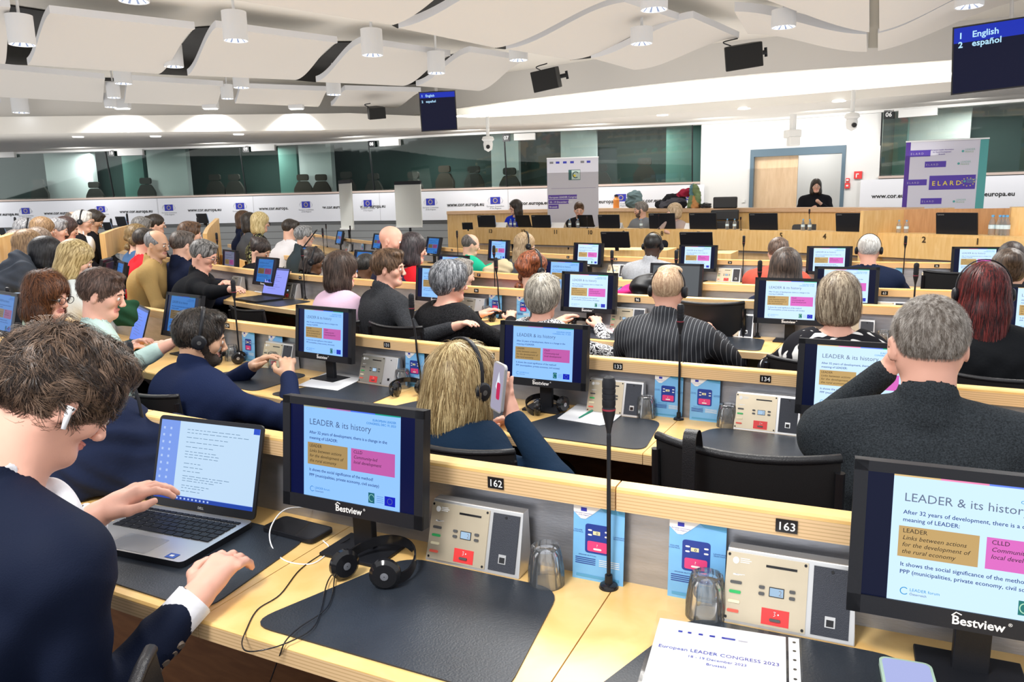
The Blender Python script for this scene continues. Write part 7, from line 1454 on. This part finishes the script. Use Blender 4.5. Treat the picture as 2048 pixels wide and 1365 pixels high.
# curved wood backs of the left wing desks and their monitors
def wing(pts_top, h_, label, d0, d1):
    n = len(pts_top); b = MB(); V = []
    for i, (x, y) in enumerate(pts_top):
        d = d0+(d1-d0)*i/(n-1); p = ond(x, y, d); V.append(p)
    V = smoothpts([tuple(v) for v in V], 6); k = len(V); W = []
    for v in V: W += [tuple(v), (v[0], v[1], v[2]-h_), (v[0]+.03, v[1]+.05, v[2]-h_), (v[0]+.03, v[1]+.05, v[2])]
    b.add(W, [(i*4+j, (i+1)*4+j, (i+1)*4+(j+1) % 4, i*4+(j+1) % 4) for i in range(k-1) for j in range(4)]+[(0, 1, 2, 3), ((k-1)*4+3, (k-1)*4+2, (k-1)*4+1, (k-1)*4)], WOODP); tag(b.build('curved_desk', smooth='auto'), label, 'desk')
wing([(198, 468), (228, 457), (262, 449)], .25, 'curved wooden desk front in the left wing behind the tan jacket', 7.6, 9.2); wing([(405, 468), (412, 455), (430, 437)], .55, 'curved light wood desk end between the black suit man and the wall', 8.6, 9.6)
wing([(-30, 480), (0, 472), (18, 466)], 1.0, 'tall wooden desk back at the left edge', 5.9, 6.3)
for i, (x, y, w_, d, lb) in enumerate(((218, 460, 20, 9.0, 'dark monitor on the left wing desk behind the curved wood front'), (246, 452, 24, 9.4, 'dark monitor at the right end of the left wing desk'), (408, 446, 24, 9.6, 'dark monitor leaning above the curved light wood desk end'), (8, 470, 18, 7.0, 'dark monitor at the left edge before the wall banner'))): e = back_monitor(x, y, w_*1.3, lb, 12, d); e.rotation_euler[2] = math.radians(-35)
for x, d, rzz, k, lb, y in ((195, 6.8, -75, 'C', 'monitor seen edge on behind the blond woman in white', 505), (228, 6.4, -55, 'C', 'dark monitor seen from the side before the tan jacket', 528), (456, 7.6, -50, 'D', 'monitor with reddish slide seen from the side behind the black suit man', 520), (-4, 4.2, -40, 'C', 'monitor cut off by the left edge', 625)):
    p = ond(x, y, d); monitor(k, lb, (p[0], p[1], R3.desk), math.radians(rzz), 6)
for x, y, d, lb in ((15, 580, 4.4, 'long one before the auburn hair'), (30, 440, 8.5, 'by the wall banner at the left edge'), (222, 442, 9.4, 'above the left wing desk'), (254, 432, 9.6, 'at the right end of the left wing desk'), (395, 440, 9.4, 'left of the curved light wood end'), (411, 432, 9.6, 'above the curved light wood end'), (433, 470, 7.9, 'right of the glasses of the black suit man'), (568, 450, 9.0, 'before the white shirt'), (645, 460, 9.0, 'right of the grey haired man with the tablet')):
    p = ond(x, y, d); o = mic('black gooseneck microphone in the left wing, '+lb, (p[0], p[1], R3.desk), 0, 'm0'); o.scale = (1, 1, max(.6, (p[2]-R3.desk)/.40))
b = MB(); p = onz(-60, 735, -.76); q = onz(30, 690, -.76); b.box(((p[0]+q[0])/2, (p[1]+q[1])/2, CZ-.78), (1.2, .5, .035), WOOD, None); b.box(((p[0]+q[0])/2, (p[1]+q[1])/2-.2, CZ-1.1), (1.2, .04, .6), WOODP); tag(b.build('aisle_desk'), 'end of a wooden desk cut off by the left edge below the auburn haired woman', 'desk')

# tops carrying the left wing equipment
def strip_desk(pts, wd, label):
    V = smoothpts([tuple(ond(x, 500, d)[:2]) for x, d in pts], 6); C0 = np.array(V); O = off_curve(C0, -wd); b = MB(); k = len(V); W = []
    C0 = off_curve(C0, wd*.4)
    for p_, q_ in zip(C0, O): W += [(p_[0], p_[1], R3.desk-.002), (q_[0], q_[1], R3.desk-.002), (q_[0], q_[1], R3.desk-.037), (p_[0], p_[1], R3.desk-.037)]
    b.add(W, [(i*4+j, (i+1)*4+j, (i+1)*4+(j+1) % 4, i*4+(j+1) % 4) for i in range(k-1) for j in range(4)]+[(0, 1, 2, 3), ((k-1)*4+3, (k-1)*4+2, (k-1)*4+1, (k-1)*4)], WOOD)
    e = empty('wing_desk', label, 'desk', (C0[0][0], C0[0][1], FLOOR)); inv = Matrix.Translation(-e.location); b.v = [tuple(inv @ Vector(v)) for v in b.v]; b.build('desktop', e)
    c = MB(); W = []
    for q_, r_ in zip(O, off_curve(O, -.03)): W += [(q_[0], q_[1], R3.desk+.16), (r_[0], r_[1], R3.desk+.16), (r_[0], r_[1], FLOOR), (q_[0], q_[1], FLOOR)]
    c.add(W, [(i*4+j, (i+1)*4+j, (i+1)*4+(j+1) % 4, i*4+(j+1) % 4) for i in range(k-1) for j in range(4)], WOODP); c.v = [tuple(inv @ Vector(v)) for v in c.v]; c.build('front_panel', e)
strip_desk([(165, 5.6), (200, 6.5), (222, 8.2), (250, 9.8)], .25, 'curved wooden desk of the left wing carrying dark monitors seen edge on')
strip_desk([(-60, 4.6), (-10, 4.25), (20, 4.0)], .25, 'end of a wooden desk at the left edge carrying a cut off monitor')
strip_desk([(385, 9.9), (415, 9.2), (445, 8.3)], .22, 'short curved desk at the left of the grey haired man with the tablet')
strip_desk([(555, 9.3), (600, 8.8), (655, 8.6)], .25, 'short wooden desk before the person in the white shirt')
